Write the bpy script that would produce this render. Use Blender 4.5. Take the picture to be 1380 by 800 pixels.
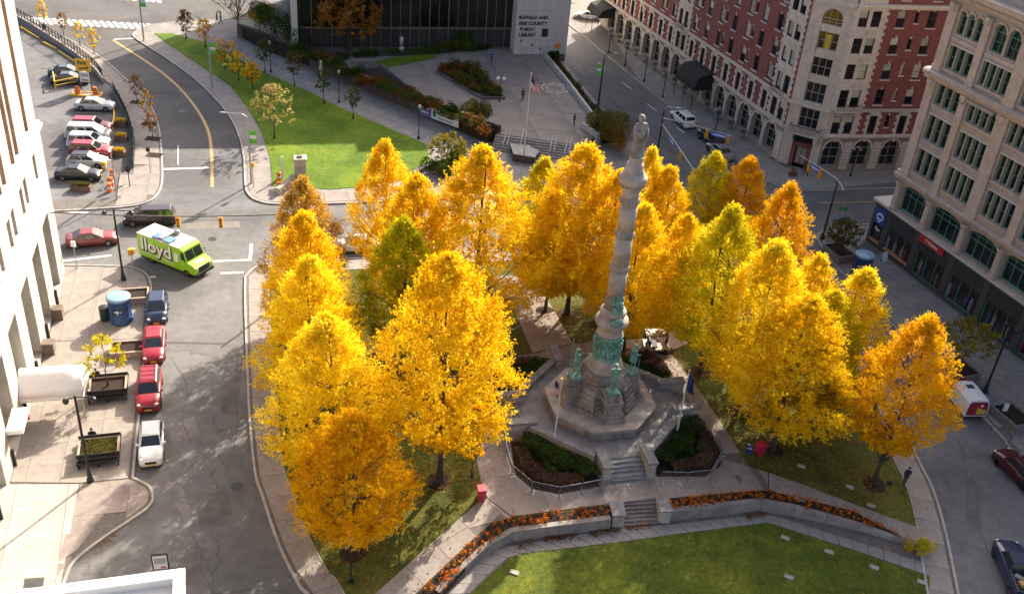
import bpy, bmesh, math, random
from mathutils import Vector, Matrix, noise
from mathutils.geometry import tessellate_polygon
R_ = math.radians; PI = math.pi
rnd = random.Random(11)
sc = bpy.context.scene
COL = sc.collection
for o in list(bpy.data.objects): bpy.data.objects.remove(o)
# ------------------------------------------------------------------ camera, sky, sun, exposure
FPX, PITCH, ROLL, HC = 1373.2, R_(31.69), R_(5.11), 50.89     # focal length in photo pixels (1380 wide), camera 51 m up
fw = Vector((0, math.cos(PITCH), -math.sin(PITCH))); rt = Vector((1, 0, 0)); up = rt.cross(fw)
CR = math.cos(ROLL)*rt + math.sin(ROLL)*up; CU = -math.sin(ROLL)*rt + math.cos(ROLL)*up
cam = bpy.data.cameras.new('camera'); cam.sensor_width = 36; cam.lens = 36*FPX/1380; cam.clip_end = 2000; cam.clip_start = .5
co = bpy.data.objects.new('camera', cam); COL.objects.link(co)
co.matrix_world = Matrix(((CR.x, CU.x, -fw.x, 0), (CR.y, CU.y, -fw.y, 0), (CR.z, CU.z, -fw.z, HC), (0, 0, 0, 1)))
sc.camera = co
SUN_AZ, SUN_EL = R_(66), R_(30)
w = bpy.data.worlds.new('World'); sc.world = w; w.use_nodes = True
nt = w.node_tree; bg = nt.nodes['Background']; sky = nt.nodes.new('ShaderNodeTexSky'); sky.sky_type = 'NISHITA'; sky.sun_disc = False
sky.sun_elevation = SUN_EL; sky.sun_rotation = PI/2 - SUN_AZ; sky.air_density = .65; sky.dust_density = 5.0; sky.ozone_density = .2
nt.links.new(sky.outputs[0], bg.inputs[0]); bg.inputs[1].default_value = 0.148
sl = bpy.data.lights.new('sun', 'SUN'); sl.energy = 5.0; sl.angle = R_(.6); sl.color = (1, .9, .76)
so = bpy.data.objects.new('sun', sl); COL.objects.link(so)
sd = Vector((math.cos(SUN_AZ)*math.cos(SUN_EL), math.sin(SUN_AZ)*math.cos(SUN_EL), math.sin(SUN_EL)))
so.rotation_euler = sd.to_track_quat('Z', 'Y').to_euler(); so.location = (40, 60, 90)
vs = sc.view_settings; vs.view_transform = 'Standard'; vs.look = 'None'; vs.gamma = 1; vs.exposure = 1.24; vs.use_curve_mapping = False
sc.cycles.max_bounces = 8; sc.cycles.transparent_max_bounces = 8

# ------------------------------------------------------------------ survey: a photo pixel to the point of the place at height z
def ray(px, py): return fw*FPX + CR*(px-690) - CU*(py-400)
def G(px, py, z=0.0):
    d = ray(px, py); t = (z-HC)/d.z; return Vector((d.x*t, d.y*t, z))
def GL(l, z=0.0): return [G(x, y, z) for x, y in l]
def smooth(t): t = max(0, min(1, t)); return t*t*(3-2*t)
def zpark(x, y): return .16 + .8*smooth((26-math.hypot(x-8, y-62))/15)
def GP(px, py, dz=0.0):
    z = .5
    for _ in range(8): p = G(px, py, z+dz); z = zpark(p.x, p.y)
    return Vector((p.x, p.y, z+dz))
def unit(az): return Vector((math.cos(R_(az)), math.sin(R_(az)), 0))

# ------------------------------------------------------------------ materials
MATS = {}
def lin(c): return tuple(((v/12.92) if v <= .04045 else ((v+.055)/1.055)**2.4) for v in c)
def mk(name, col, rough=.85, var=.12, scale=1.5, bump=0., bscale=None, metal=0., spec=.5, col2=None, objvar=0., detail=5, coat=0., emit=0.):
    if name in MATS: return MATS[name]
    m = bpy.data.materials.new(name); m.use_nodes = True; n = m.node_tree; b = n.nodes['Principled BSDF']; L = n.links.new
    b.inputs['Roughness'].default_value = rough; b.inputs['Metallic'].default_value = metal
    b.inputs['Specular IOR Level'].default_value = spec; b.inputs['Coat Weight'].default_value = coat
    c4 = (*col, 1)
    if var > 0 or col2:
        tc = n.nodes.new('ShaderNodeTexCoord'); nz = n.nodes.new('ShaderNodeTexNoise'); nz.inputs['Scale'].default_value = scale; nz.inputs['Detail'].default_value = detail; nz.inputs['Roughness'].default_value = .62
        L(tc.outputs['Object'], nz.inputs['Vector'])
        cr = n.nodes.new('ShaderNodeValToRGB'); e = cr.color_ramp.elements
        lo = tuple(max(0, v*(1-var)) for v in col); hi = col2 if col2 else tuple(min(1, v*(1+var)) for v in col)
        e[0].position = .33; e[1].position = .67; e[0].color = (*lo, 1); e[1].color = (*hi, 1)
        L(nz.outputs[0], cr.inputs[0]); src = cr.outputs[0]
        if objvar > 0:
            oi = n.nodes.new('ShaderNodeObjectInfo'); mr = n.nodes.new('ShaderNodeMapRange'); mr.inputs[3].default_value = 1-objvar; mr.inputs[4].default_value = 1+objvar
            L(oi.outputs['Random'], mr.inputs[0]); mx = n.nodes.new('ShaderNodeMix'); mx.data_type = 'RGBA'; mx.blend_type = 'MULTIPLY'; mx.inputs[0].default_value = 1
            L(src, mx.inputs[6]); L(mr.outputs[0], mx.inputs[7]); src = mx.outputs[2]
        L(src, b.inputs['Base Color'])
        if bump > 0:
            n2 = n.nodes.new('ShaderNodeTexNoise'); n2.inputs['Scale'].default_value = bscale or scale*6; n2.inputs['Detail'].default_value = 4
            L(tc.outputs['Object'], n2.inputs['Vector']); bp = n.nodes.new('ShaderNodeBump'); bp.inputs['Strength'].default_value = bump; bp.inputs['Distance'].default_value = .05
            L(n2.outputs[0], bp.inputs['Height']); L(bp.outputs[0], b.inputs['Normal'])
    else: b.inputs['Base Color'].default_value = c4
    if emit: b.inputs['Emission Color'].default_value = c4; b.inputs['Emission Strength'].default_value = emit
    MATS[name] = m; return m
def multi_ground(name, cols, scales, rough=.9, crack=0., speck=None, bump=.15, grain=.15):
    """ground stuff: broad tone patches, fine grain, optional cracks and litter specks"""
    m = bpy.data.materials.new(name); m.use_nodes = True; n = m.node_tree; b = n.nodes['Principled BSDF']; L = n.links.new
    b.inputs['Roughness'].default_value = rough; b.inputs['Specular IOR Level'].default_value = .3
    tc = n.nodes.new('ShaderNodeTexCoord')
    def nz(s, d=6, dist=0.):
        a = n.nodes.new('ShaderNodeTexNoise'); a.inputs['Scale'].default_value = s; a.inputs['Detail'].default_value = d; a.inputs['Roughness'].default_value = .65; a.inputs['Distortion'].default_value = dist
        L(tc.outputs['Object'], a.inputs['Vector']); return a.outputs[0]
    cr = n.nodes.new('ShaderNodeValToRGB'); e = cr.color_ramp.elements
    e[0].position = .35; e[1].position = .66; e[0].color = (*cols[0], 1); e[1].color = (*cols[2], 1); mid = e.new(.5); mid.color = (*cols[1], 1)
    L(nz(scales[0], 7, .6), cr.inputs[0]); src = cr.outputs[0]
    def mul(a, fac, lo, hi, t0, t1):
        r = n.nodes.new('ShaderNodeMapRange'); r.inputs[1].default_value = t0; r.inputs[2].default_value = t1; r.inputs[3].default_value = lo; r.inputs[4].default_value = hi
        L(fac, r.inputs[0]); mx = n.nodes.new('ShaderNodeMix'); mx.data_type = 'RGBA'; mx.blend_type = 'MULTIPLY'; mx.inputs[0].default_value = 1
        L(a, mx.inputs[6]); L(r.outputs[0], mx.inputs[7]); return mx.outputs[2]
    src = mul(src, nz(scales[1], 5), 1-grain, 1+grain, .3, .7)
    src = mul(src, nz(scales[1]*6, 3), 1-grain*.7, 1+grain*.7, .3, .7)
    if crack:
        v = n.nodes.new('ShaderNodeTexVoronoi'); v.feature = 'DISTANCE_TO_EDGE'; v.inputs['Scale'].default_value = crack
        mp = n.nodes.new('ShaderNodeMix'); mp.data_type = 'RGBA'; mp.inputs[0].default_value = .16
        n3 = n.nodes.new('ShaderNodeTexNoise'); n3.inputs['Scale'].default_value = .5; n3.inputs['Detail'].default_value = 5; L(tc.outputs['Object'], n3.inputs['Vector'])
        ad = n.nodes.new('ShaderNodeVectorMath'); ad.operation = 'MULTIPLY_ADD'; ad.inputs[1].default_value = (3, 3, 3)
        L(n3.outputs['Color'], ad.inputs[0]); L(tc.outputs['Object'], ad.inputs[2]); L(ad.outputs[0], v.inputs['Vector'])
        src = mul(src, v.outputs['Distance'], .7, 1, .0, .005)
    if speck:
        v = n.nodes.new('ShaderNodeTexVoronoi'); v.inputs['Scale'].default_value = speck[1]; L(tc.outputs['Object'], v.inputs['Vector'])
        r = n.nodes.new('ShaderNodeMapRange'); r.inputs[1].default_value = .2; r.inputs[2].default_value = .26; r.inputs[3].default_value = speck[2]; r.inputs[4].default_value = 0
        L(v.outputs['Distance'], r.inputs[0]); mx = n.nodes.new('ShaderNodeMix'); mx.data_type = 'RGBA'; L(r.outputs[0], mx.inputs[0]); L(src, mx.inputs[6]); mx.inputs[7].default_value = (*speck[0], 1); src = mx.outputs[2]
    L(src, b.inputs['Base Color'])
    if bump:
        bp = n.nodes.new('ShaderNodeBump'); bp.inputs['Strength'].default_value = bump; bp.inputs['Distance'].default_value = .05; L(nz(scales[1]*4, 4), bp.inputs['Height']); L(bp.outputs[0], b.inputs['Normal'])
    MATS[name] = m; return m
def leafmat(name, c1, c2, c3, trans=.45):
    """leaf colour varies leaf by leaf (random per island) and by clump noise; light passes through"""
    m = bpy.data.materials.new(name); m.use_nodes = True; n = m.node_tree; L = n.links.new; n.nodes.clear()
    out = n.nodes.new('ShaderNodeOutputMaterial'); ge = n.nodes.new('ShaderNodeNewGeometry'); tc = n.nodes.new('ShaderNodeTexCoord')
    nz = n.nodes.new('ShaderNodeTexNoise'); nz.inputs['Scale'].default_value = .55; nz.inputs['Detail'].default_value = 3; L(tc.outputs['Object'], nz.inputs['Vector'])
    ad = n.nodes.new('ShaderNodeMath'); ad.operation = 'MULTIPLY_ADD'; ad.inputs[1].default_value = .5; L(ge.outputs['Random Per Island'], ad.inputs[0])
    a2 = n.nodes.new('ShaderNodeMath'); a2.operation = 'MULTIPLY_ADD'; a2.inputs[1].default_value = 1.5; a2.inputs[2].default_value = -.5; L(nz.outputs[0], a2.inputs[0]); L(a2.outputs[0], ad.inputs[2])
    cr = n.nodes.new('ShaderNodeValToRGB'); e = cr.color_ramp.elements; e[0].position = .1; e[1].position = .9; e[0].color = (*c1, 1); e[1].color = (*c3, 1); q = e.new(.5); q.color = (*c2, 1)
    L(ad.outputs[0], cr.inputs[0])
    d = n.nodes.new('ShaderNodeBsdfDiffuse'); t = n.nodes.new('ShaderNodeBsdfTranslucent'); mx = n.nodes.new('ShaderNodeMixShader'); mx.inputs[0].default_value = trans
    L(cr.outputs[0], d.inputs[0]); L(cr.outputs[0], t.inputs[0]); L(d.outputs[0], mx.inputs[1]); L(t.outputs[0], mx.inputs[2]); L(mx.outputs[0], out.inputs[0])
    MATS[name] = m; return m

# ------------------------------------------------------------------ mesh collecting
class MB:
    def __init__(s): s.v = []; s.f = []; s.m = []; s.cur = 0; s.sm = []; s.smooth = False
    def add(s, vs, fs):
        b = len(s.v); s.v += [tuple(v) for v in vs]
        for f in fs: s.f.append(tuple(b+i for i in f)); s.m.append(s.cur); s.sm.append(s.smooth)
        return s
    def box(s, x0, x1, y0, y1, z0, z1, M=None):
        vs = [Vector(p) for p in ((x0,y0,z0),(x1,y0,z0),(x1,y1,z0),(x0,y1,z0),(x0,y0,z1),(x1,y0,z1),(x1,y1,z1),(x0,y1,z1))]
        if M is not None: vs = [M @ v for v in vs]
        return s.add(vs, [(0,3,2,1),(4,5,6,7),(0,1,5,4),(1,2,6,5),(2,3,7,6),(3,0,4,7)])
    def cbox(s, c, d, rz=0, ch=0.):
        """box of size d on its base centre c, turned by rz, its top edge chamfered"""
        M = Matrix.Translation(Vector(c)) @ Matrix.Rotation(rz, 4, 'Z'); x, y, z = d[0]/2, d[1]/2, d[2]
        if not ch: return s.box(-x, x, -y, y, 0, z, M)
        rings = [[(-x,-y,0),(x,-y,0),(x,y,0),(-x,y,0)], [(-x,-y,z-ch),(x,-y,z-ch),(x,y,z-ch),(-x,y,z-ch)], [(-x+ch,-y+ch,z),(x-ch,-y+ch,z),(x-ch,y-ch,z),(-x+ch,y-ch,z)]]
        return s.rings([[M @ Vector(p) for p in r] for r in rings])
    def rings(s, rs, cap0=True, cap1=True):
        n = len(rs[0]); vs = [p for r in rs for p in r]; fs = []
        for i in range(len(rs)-1):
            for j in range(n): k = (j+1) % n; fs.append((i*n+j, i*n+k, (i+1)*n+k, (i+1)*n+j))
        if cap0: fs.append(tuple(reversed(range(n))))
        if cap1: fs.append(tuple((len(rs)-1)*n+j for j in range(n)))
        return s.add(vs, fs)
    def prism(s, pts, z0, z1):
        if area2(pts) < 0: pts = list(reversed(pts))
        return s.rings([[Vector((p[0], p[1], z0)) for p in pts], [Vector((p[0], p[1], z1)) for p in pts]])
    def lathe(s, prof, n=24, c=(0,0,0), a0=0., cap=True):
        return s.rings([[Vector((c[0]+r*math.cos(a0+2*PI*j/n), c[1]+r*math.sin(a0+2*PI*j/n), c[2]+z)) for j in range(n)] for r, z in prof], cap, cap)
    def tube(s, path, rad, n=7, caps=True):
        P = [Vector(p) for p in path]; rs = []; rad = rad if isinstance(rad, (list, tuple)) else [rad]*len(P); u = None
        for i, p in enumerate(P):
            t = (P[min(i+1, len(P)-1)] - P[max(i-1, 0)]).normalized()
            if u is None: u = t.orthogonal().normalized()
            else: u = (u - t*u.dot(t)).normalized()
            v = t.cross(u); rs.append([p + (u*math.cos(2*PI*k/n) + v*math.sin(2*PI*k/n))*rad[i] for k in range(n)])
        return s.rings(rs, caps, caps)
    def ball(s, c, r, n=10, m=6, jit=0.):
        rx, ry, rz = r if isinstance(r, (tuple, list)) else (r, r, r); rs = []
        for i in range(m+1):
            t = -PI/2 + PI*min(max(i, .12), m-.12)/m
            rs.append([Vector((c[0]+rx*math.cos(t)*math.cos(2*PI*j/n)*(1+rnd.uniform(-jit, jit)), c[1]+ry*math.cos(t)*math.sin(2*PI*j/n)*(1+rnd.uniform(-jit, jit)), c[2]+rz*math.sin(t)*(1+rnd.uniform(-jit, jit)*.5))) for j in range(n)])
        return s.rings(rs)
    def quad(s, a, b, c, d): return s.add([a, b, c, d], [(0, 1, 2, 3)])
    def data(s, name, mats):
        me = bpy.data.meshes.new(name); me.from_pydata(s.v, [], s.f)
        for m in (mats if isinstance(mats, (list, tuple)) else [mats]): me.materials.append(m)
        if any(s.m): me.polygons.foreach_set('material_index', s.m)
        if any(s.sm): me.polygons.foreach_set('use_smooth', s.sm)
        me.update(); return me
    def build(s, name, mats, parent=None, **kw): return link(name, s.data(name, mats), parent, **kw)
def area2(p): return sum(p[i][0]*p[(i+1) % len(p)][1]-p[(i+1) % len(p)][0]*p[i][1] for i in range(len(p)))
def link(name, data, parent=None, loc=None, rz=None, label=None, cat=None, group=None, kind=None):
    o = bpy.data.objects.new(name, data); COL.objects.link(o)
    if parent is not None: o.parent = parent
    if loc is not None: o.location = loc
    if rz is not None: o.rotation_euler = (0, 0, rz)
    return tag(o, label, cat, group, kind)
def tag(o, label=None, cat=None, group=None, kind=None):
    if label: o['label'] = label
    if cat: o['category'] = cat
    if group: o['group'] = group
    if kind: o['kind'] = kind
    return o
def thing(name, label, cat, loc=(0,0,0), rz=0., group=None): return link(name, None, None, loc, rz, label, cat, group)
KIDS = {}
def copy_tree(o, parent=None):
    c = o.copy(); COL.objects.link(c)
    if parent is not None: c.parent = parent; c.matrix_parent_inverse = o.matrix_parent_inverse
    for ch in list(o.children): copy_tree(ch, c)
    return c
def clip_poly(poly, n, d):
    """keep the side n.p <= d"""
    out = []
    for i in range(len(poly)):
        a, b = poly[i], poly[(i+1) % len(poly)]; da = n[0]*a[0]+n[1]*a[1]-d; db = n[0]*b[0]+n[1]*b[1]-d
        if da <= 0: out.append(a)
        if da*db < 0: t = da/(da-db); out.append((a[0]+(b[0]-a[0])*t, a[1]+(b[1]-a[1])*t))
    return out
def inset(poly, g):
    """shrink a convex-ish polygon by g"""
    if area2(poly) < 0: poly = list(reversed(poly))
    p = poly; n = len(p)
    for i in range(n):
        a, b = poly[i], poly[(i+1) % n]; dx, dy = b[0]-a[0], b[1]-a[1]; l = math.hypot(dx, dy)
        if l < 1e-6: continue
        nx, ny = dy/l, -dx/l; p = clip_poly(p, (nx, ny), nx*a[0]+ny*a[1]-g)
        if len(p) < 3: return []
    return p
def sheet(name, pts, z0, z1, mat, kind='structure', parent=None, hf=None, step=2.5, **kw):
    """flat slab with sides; hf lays it on the park's swelling ground"""
    pts = [(p[0], p[1]) for p in pts]
    if area2(pts) < 0: pts.reverse()
    bm = bmesh.new(); vs = [bm.verts.new((p[0], p[1], 0)) for p in pts]
    for tri in tessellate_polygon([[Vector((p[0], p[1], 0)) for p in pts]]):
        if len(set(tri)) == 3:
            a, b, c = (pts[k] for k in tri)
            if abs((b[0]-a[0])*(c[1]-a[1])-(b[1]-a[1])*(c[0]-a[0])) > 1e-7: bm.faces.new([vs[k] for k in (tri if (b[0]-a[0])*(c[1]-a[1])-(b[1]-a[1])*(c[0]-a[0]) > 0 else tri[::-1])])
    if hf:
        x0, x1 = min(p[0] for p in pts), max(p[0] for p in pts); y0, y1 = min(p[1] for p in pts), max(p[1] for p in pts)
        x = math.ceil(x0/step)*step
        while x < x1: bmesh.ops.bisect_plane(bm, geom=bm.verts[:]+bm.edges[:]+bm.faces[:], plane_co=(x, 0, 0), plane_no=(1, 0, 0)); x += step
        y = math.ceil(y0/step)*step
        while y < y1: bmesh.ops.bisect_plane(bm, geom=bm.verts[:]+bm.edges[:]+bm.faces[:], plane_co=(0, y, 0), plane_no=(0, 1, 0)); y += step
    r = bmesh.ops.extrude_face_region(bm, geom=bm.faces[:]); tv = {v for v in r['geom'] if isinstance(v, bmesh.types.BMVert)}
    for v in bm.verts:
        h = hf(v.co.x, v.co.y) if hf else 0
        v.co.z = h + (z1 if v in tv else z0)
    bmesh.ops.recalc_face_normals(bm, faces=bm.faces[:])
    me = bpy.data.meshes.new(name); bm.to_mesh(me); bm.free(); me.materials.append(mat)
    return link(name, me, parent, kind=kind if parent is None else None, **kw)
def slabs(parent, poly, az, sx, sy, z, th, mat, gap=.03, hf=None, name='paving_slab', jit=.006, minarea=.25):
    """single paving slabs cut to the polygon"""
    c, s = math.cos(R_(az)), math.sin(R_(az)); loc = [(p[0]*c+p[1]*s, -p[0]*s+p[1]*c) for p in poly]
    x0, x1 = min(p[0] for p in loc), max(p[0] for p in loc); y0, y1 = min(p[1] for p in loc), max(p[1] for p in loc); k = 0
    i = 0
    while x0+i*sx < x1:
        a = clip_poly(clip_poly(loc, (-1, 0), -(x0+i*sx)), (1, 0), x0+(i+1)*sx); j = 0; i += 1
        if len(a) < 3: continue
        while y0+j*sy < y1:
            q = clip_poly(clip_poly(a, (0, -1), -(y0+j*sy)), (0, 1), y0+(j+1)*sy); j += 1
            if len(q) < 3 or abs(area2(q))/2 < minarea: continue
            q = inset(q, gap/2)
            if len(q) < 3: continue
            slab(parent, [(p[0]*c-p[1]*s, p[0]*s+p[1]*c) for p in q], z, th, mat, hf, name, jit); k += 1
    return k
def slab(parent, q, z, th, mat, hf=None, name='paving_slab', jit=.006):
    if area2(q) < 0: q = list(reversed(q))
    j = rnd.uniform(-jit, jit); cx = sum(p[0] for p in q)/len(q); cy = sum(p[1] for p in q)/len(q)
    h = (lambda x, y: hf(x, y)) if hf else (lambda x, y: 0.)
    zc = h(cx, cy)
    o = MB().rings([[Vector((p[0]-cx, p[1]-cy, h(*p)-zc-th)) for p in q], [Vector((p[0]-cx, p[1]-cy, h(*p)-zc)) for p in q]]).build(name, mat, parent)
    o.location = (cx, cy, zc+z+j); return o
def resample(pts, n):
    P = [Vector((p[0], p[1], 0)) for p in pts]; L = [0]
    for a, b in zip(P, P[1:]): L.append(L[-1]+(b-a).length)
    out = []
    for i in range(n+1):
        t = L[-1]*i/n; k = 0
        while k < len(L)-2 and L[k+1] < t: k += 1
        u = (t-L[k])/max(1e-6, L[k+1]-L[k]); out.append(P[k].lerp(P[k+1], u))
    return out
def spline(pts, n=8):
    """Catmull-Rom through ground points"""
    P = [Vector((p[0], p[1], 0)) for p in pts]; P = [P[0]*2-P[1]] + P + [P[-1]*2-P[-2]]; out = []
    for i in range(1, len(P)-2):
        a, b, c, d = P[i-1], P[i], P[i+1], P[i+2]
        for k in range(n):
            t = k/n; out.append(.5*((2*b)+(c-a)*t+(2*a-5*b+4*c-d)*t*t+(3*b-a-3*c+d)*t**3))
    out.append(P[-2]); return out
def offset_line(pts, d):
    out = []
    for i, p in enumerate(pts):
        t = (pts[min(i+1, len(pts)-1)]-pts[max(i-1, 0)]).normalized(); out.append(p + Vector((-t.y, t.x, 0))*d)
    return out
# ------------------------------------------------------------------ ground materials
M_asph = multi_ground('asphalt', [(.105,.103,.102), (.145,.141,.139), (.185,.179,.175)], (.09, 1.2), crack=.035)
M_asph2 = multi_ground('asphalt_fresh_shaded', [(.075,.071,.07), (.098,.093,.09), (.12,.114,.11)], (.12, 1.5), crack=.03)  # new asphalt of the car park strip; also carries shade on the upper street
M_conc = multi_ground('concrete_pale', [(.34,.315,.28), (.39,.365,.325), (.45,.42,.375)], (.25, 2.), rough=.9, bump=.08)
M_walk = multi_ground('concrete_walk', [(.235,.205,.18), (.28,.247,.217), (.325,.288,.253)], (.3, 2.), rough=.9, bump=.08)
M_walkg = multi_ground('concrete_grey', [(.2,.185,.17), (.25,.23,.21), (.3,.275,.25)], (.3, 2.), rough=.9, bump=.08)
M_joint = mk('paving_joint', (.13,.115,.1), var=.25, scale=3)
M_plaza = multi_ground('plaza_concrete', [(.225,.19,.162), (.27,.23,.197), (.32,.275,.237)], (.2, 2.), rough=.9, bump=.06)
M_kerb = mk('kerb_granite', (.36,.33,.3), var=.25, scale=1.2, bump=.1)
M_lawn = multi_ground('lawn', [(.07,.122,.006), (.1,.165,.008), (.15,.205,.01)], (.16, 2.2), rough=1., bump=.8, grain=.28)
M_lawn3 = multi_ground('lawn_near', [(.05,.074,.007), (.08,.11,.009), (.13,.152,.013)], (.3, 3.2), rough=1., bump=1., grain=.42, speck=((.22,.13,.03), 3.4, .3))
M_lawn2 = multi_ground('lawn_leaf_litter', [(.05,.06,.01), (.072,.085,.012), (.105,.1,.018)], (.22, 2.5), rough=1., speck=((.3,.16,.02), 2.6, .55), bump=.8, grain=.35)
M_soil = multi_ground('bark_mulch', [(.022,.014,.01), (.035,.022,.015), (.05,.032,.022)], (.5, 4.), rough=1., bump=.8)
M_white = mk('road_paint_white', (.62,.6,.56), var=.3, scale=3, rough=.7)
M_yel = mk('road_paint_yellow', (.46,.29,.1), var=.3, scale=2.5, rough=.7)
M_brickpave = multi_ground('apron_paving', [(.2,.165,.15), (.26,.22,.195), (.32,.275,.245)], (.35, 1.6), rough=.9, bump=.1)
SQ = 15.75                                                # the square's axis
# ------------------------------------------------------------------ streets
sheet('street', [(-400,-150), (420,-150), (420,520), (-400,520)], -.4, 0, M_asph)
sheet('shade_toned_street', GL([(-60,-60), (420,-60), (330,28), (223,31), (196,36), (181,48), (256,100), (282,123), (306,150), (321,177), (329,200), (217,200), (205,145), (162,100), (110,62), (60,38), (-60,-20)]), -.02, .004, M_asph2)  # darker tone stops at the shadow edge: shade put into the street colour
def kerb(name, line, w=.2, z=.15, mat=None, side=1):
    L = [Vector((p[0], p[1], 0)) for p in line]; O = offset_line(L, -w*side); mb = MB(); n = len(L)
    for i in range(n-1): mb.prism([(L[i].x, L[i].y), (L[i+1].x, L[i+1].y), (O[i+1].x, O[i+1].y), (O[i].x, O[i].y)], -.1, z)
    return mb.build(name, mat or M_kerb, kind='structure')
def paint(name, pts, mat, z=.008, label=None, parent=None):
    mb = MB(); p = [(q[0], q[1]) for q in pts]
    if area2(p) < 0: p.reverse()
    mb.prism(p, z-.006, z); return mb.build(name, mat, parent, kind=None if parent else 'structure')
def strip(a, b, w):
    a = Vector((a[0], a[1], 0)); b = Vector((b[0], b[1], 0)); t = (b-a).normalized(); n = Vector((-t.y, t.x, 0))*w/2
    return [a+n, b+n, b-n, a-n]
# --- pavement before the pale stone building
kl = spline(GL([(177,643), (183,580), (190,520), (197,430), (202,392), (200,376), (193,367), (180,361), (160,358.5), (84,357)], .14), 6)
ka = spline(GL([(60,830), (83,785), (97,756), (133,726), (187,690), (201,678), (204,668), (199,655), (177,643)], .14), 6)
pave = sheet('pavement', ka + kl[1:] + GL([(-60,357), (-200,600), (-200,830)], .14), -.1, .1, M_joint)
kerb('kerb', ka+kl[1:], .18, .15, side=1)
def inside(l, d): return offset_line(l, d)
ki = offset_line(kl, .2)
slabs(pave, ki + GL([(70,357), (72,431), (28,590), (14,649), (107,650)], .14), SQ, 2.3, 2.3, .14, .05, M_walk, gap=.022)
slabs(pave, GL([(-120,655), (14,652), (106.5,651.5), (82,785), (60,830), (-150,830)], .14), SQ+2, 3.4, 3.4, .142, .05, M_conc, gap=.03)
ai = offset_line(ka, .2)
slabs(pave, GL([(108.5,651.5)], .14) + [ai[-1]] + list(reversed(ai))[1:], SQ, 4.2, 4.2, .14, .05, M_brickpave, gap=.025)
MB().prism(GL([(33,779), (60,777), (58,790), (31,792)], .15), .12, .152).build('access_plate', mk('steel_plate', (.1,.1,.1), .5, metal=.6, var=.2), pave)
# --- block with the car park
kc = spline(GL([(-60,-10), (20,18), (60,38), (110,62), (140,81), (165,103), (190,126), (206,150), (214,178), (217,215), (217,245), (210,262), (195,272), (160,278), (75,283), (40,284)], .14), 5)
inner = GL([(40,270), (157,267), (160,245), (162,232), (180,227), (181.5,192), (172,155), (154,120), (132,98), (100,75), (60,52), (20,30), (-60,-2)], .14)
p2 = sheet('pavement', kc + inner, -.1, .1, M_joint); kerb('kerb', kc, .18, .15, side=-1)
slabs(p2, [p for p in offset_line(kc, -.2)] + inner, SQ, 2.6, 2.6, .14, .05, M_walk, gap=.025, minarea=.6)
sheet('car_park_ground', GL([(40,270), (157,267), (160,245), (162,232), (178,222), (180,192), (171,156), (153,121), (132,99), (100,77), (60,54), (20,32), (-80,-2), (-200,270)]), -.02, .006, M_asph)
sheet('car_park_strip', GL([(150,238), (153,180), (151,135), (146,120), (153,122), (171,157), (180,192), (179,222), (160,234)]), -.02, .01, M_asph2)
# --- block of the library: its pavements
kb = spline(GL([(420,10), (330,25), (260,28), (223,31), (196,36), (181,45), (186,53), (222,76), (256,100), (282,123), (306,150), (321,177), (329,207), (331.5,245), (334,258), (343,267), (358,272), (372,273.5)], .14), 5)
e1 = G(446,273,.14); e2 = e1 + unit(16.6)*37.5
kd = [kb[-1]] + [e1.lerp(e2, t/10) for t in range(11)]
c1, c2, c3 = G(826,160,.14), G(807,143,.14), G(750,76,.14); dcl = (c3-c2).normalized()
ke = spline([e2, e2+Vector((2.2,1.5,0)), e2+Vector((2.6,4.5,0)), c1, c2, c3, c3+dcl*30], 4)
lib_out = kb + kd[1:] + ke[1:] + [Vector((-12,215,0)), G(420,-30,.14)]
p3 = sheet('pavement', lib_out, -.1, .12, M_walkg)
kerb('kerb', kb+kd[1:]+ke[1:], .18, .16, side=1)
lawn_px = [(208,45), (231,45), (281,58), (310,72), (339,90), (420,125), (450,141), (574,194), (580,218), (560,240), (480,252), (445,255), (367,250), (364,212), (352,177), (335,147), (310,115), (265,85), (225,58)]
sheet('lawn', GL(lawn_px, .17), .05, .17, M_lawn)
# slabs of the two walks beside that lawn, and of the strip before the square
ko = offset_line(kb, .22)
wk = [ko[i] for i in range(len(ko)) if 85 > 0][5*5:]
slabs(p3, wk + GL([(440,259), (366.5,252.5), (362.5,213), (350.5,178), (333.5,148.5), (308.5,116.5), (263,86), (222,58), (207,46)], .14), SQ, 3.0, 3.0, .15, .05, M_walk, gap=.035, minarea=.8)
slabs(p3, GL([(300,58), (345,62), (440,103), (560,153), (668,193), (640,215), (582,216), (576,193), (452,139.5), (422,123.5), (341,88.5), (312,70)], .14), -36, 4.2, 2.6, .15, .05, M_walkg, gap=.03, minarea=.8)
slabs(p3, [p for p in offset_line(kd, .25)] + GL([(640,232), (590,236), (560,243), (480,255), (445,258), (380,256)], .14), SQ, 2.6, 2.6, .151, .05, M_walk, gap=.035, minarea=.8)
# --- hotel pavement
kh = spline(GL([(700,-25), (790,51), (901,141), (967,194), (1010,226), (1035,243), (1060,252), (1088,255), (1135,254.5), (1207,252), (1300,249)], .14), 5)
p4 = sheet('pavement', kh + [Vector((120,120,0)), Vector((120,190,0)), Vector((20,230,0))], -.1, .1, M_joint); kerb('kerb', kh, .18, .15, side=1)
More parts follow.
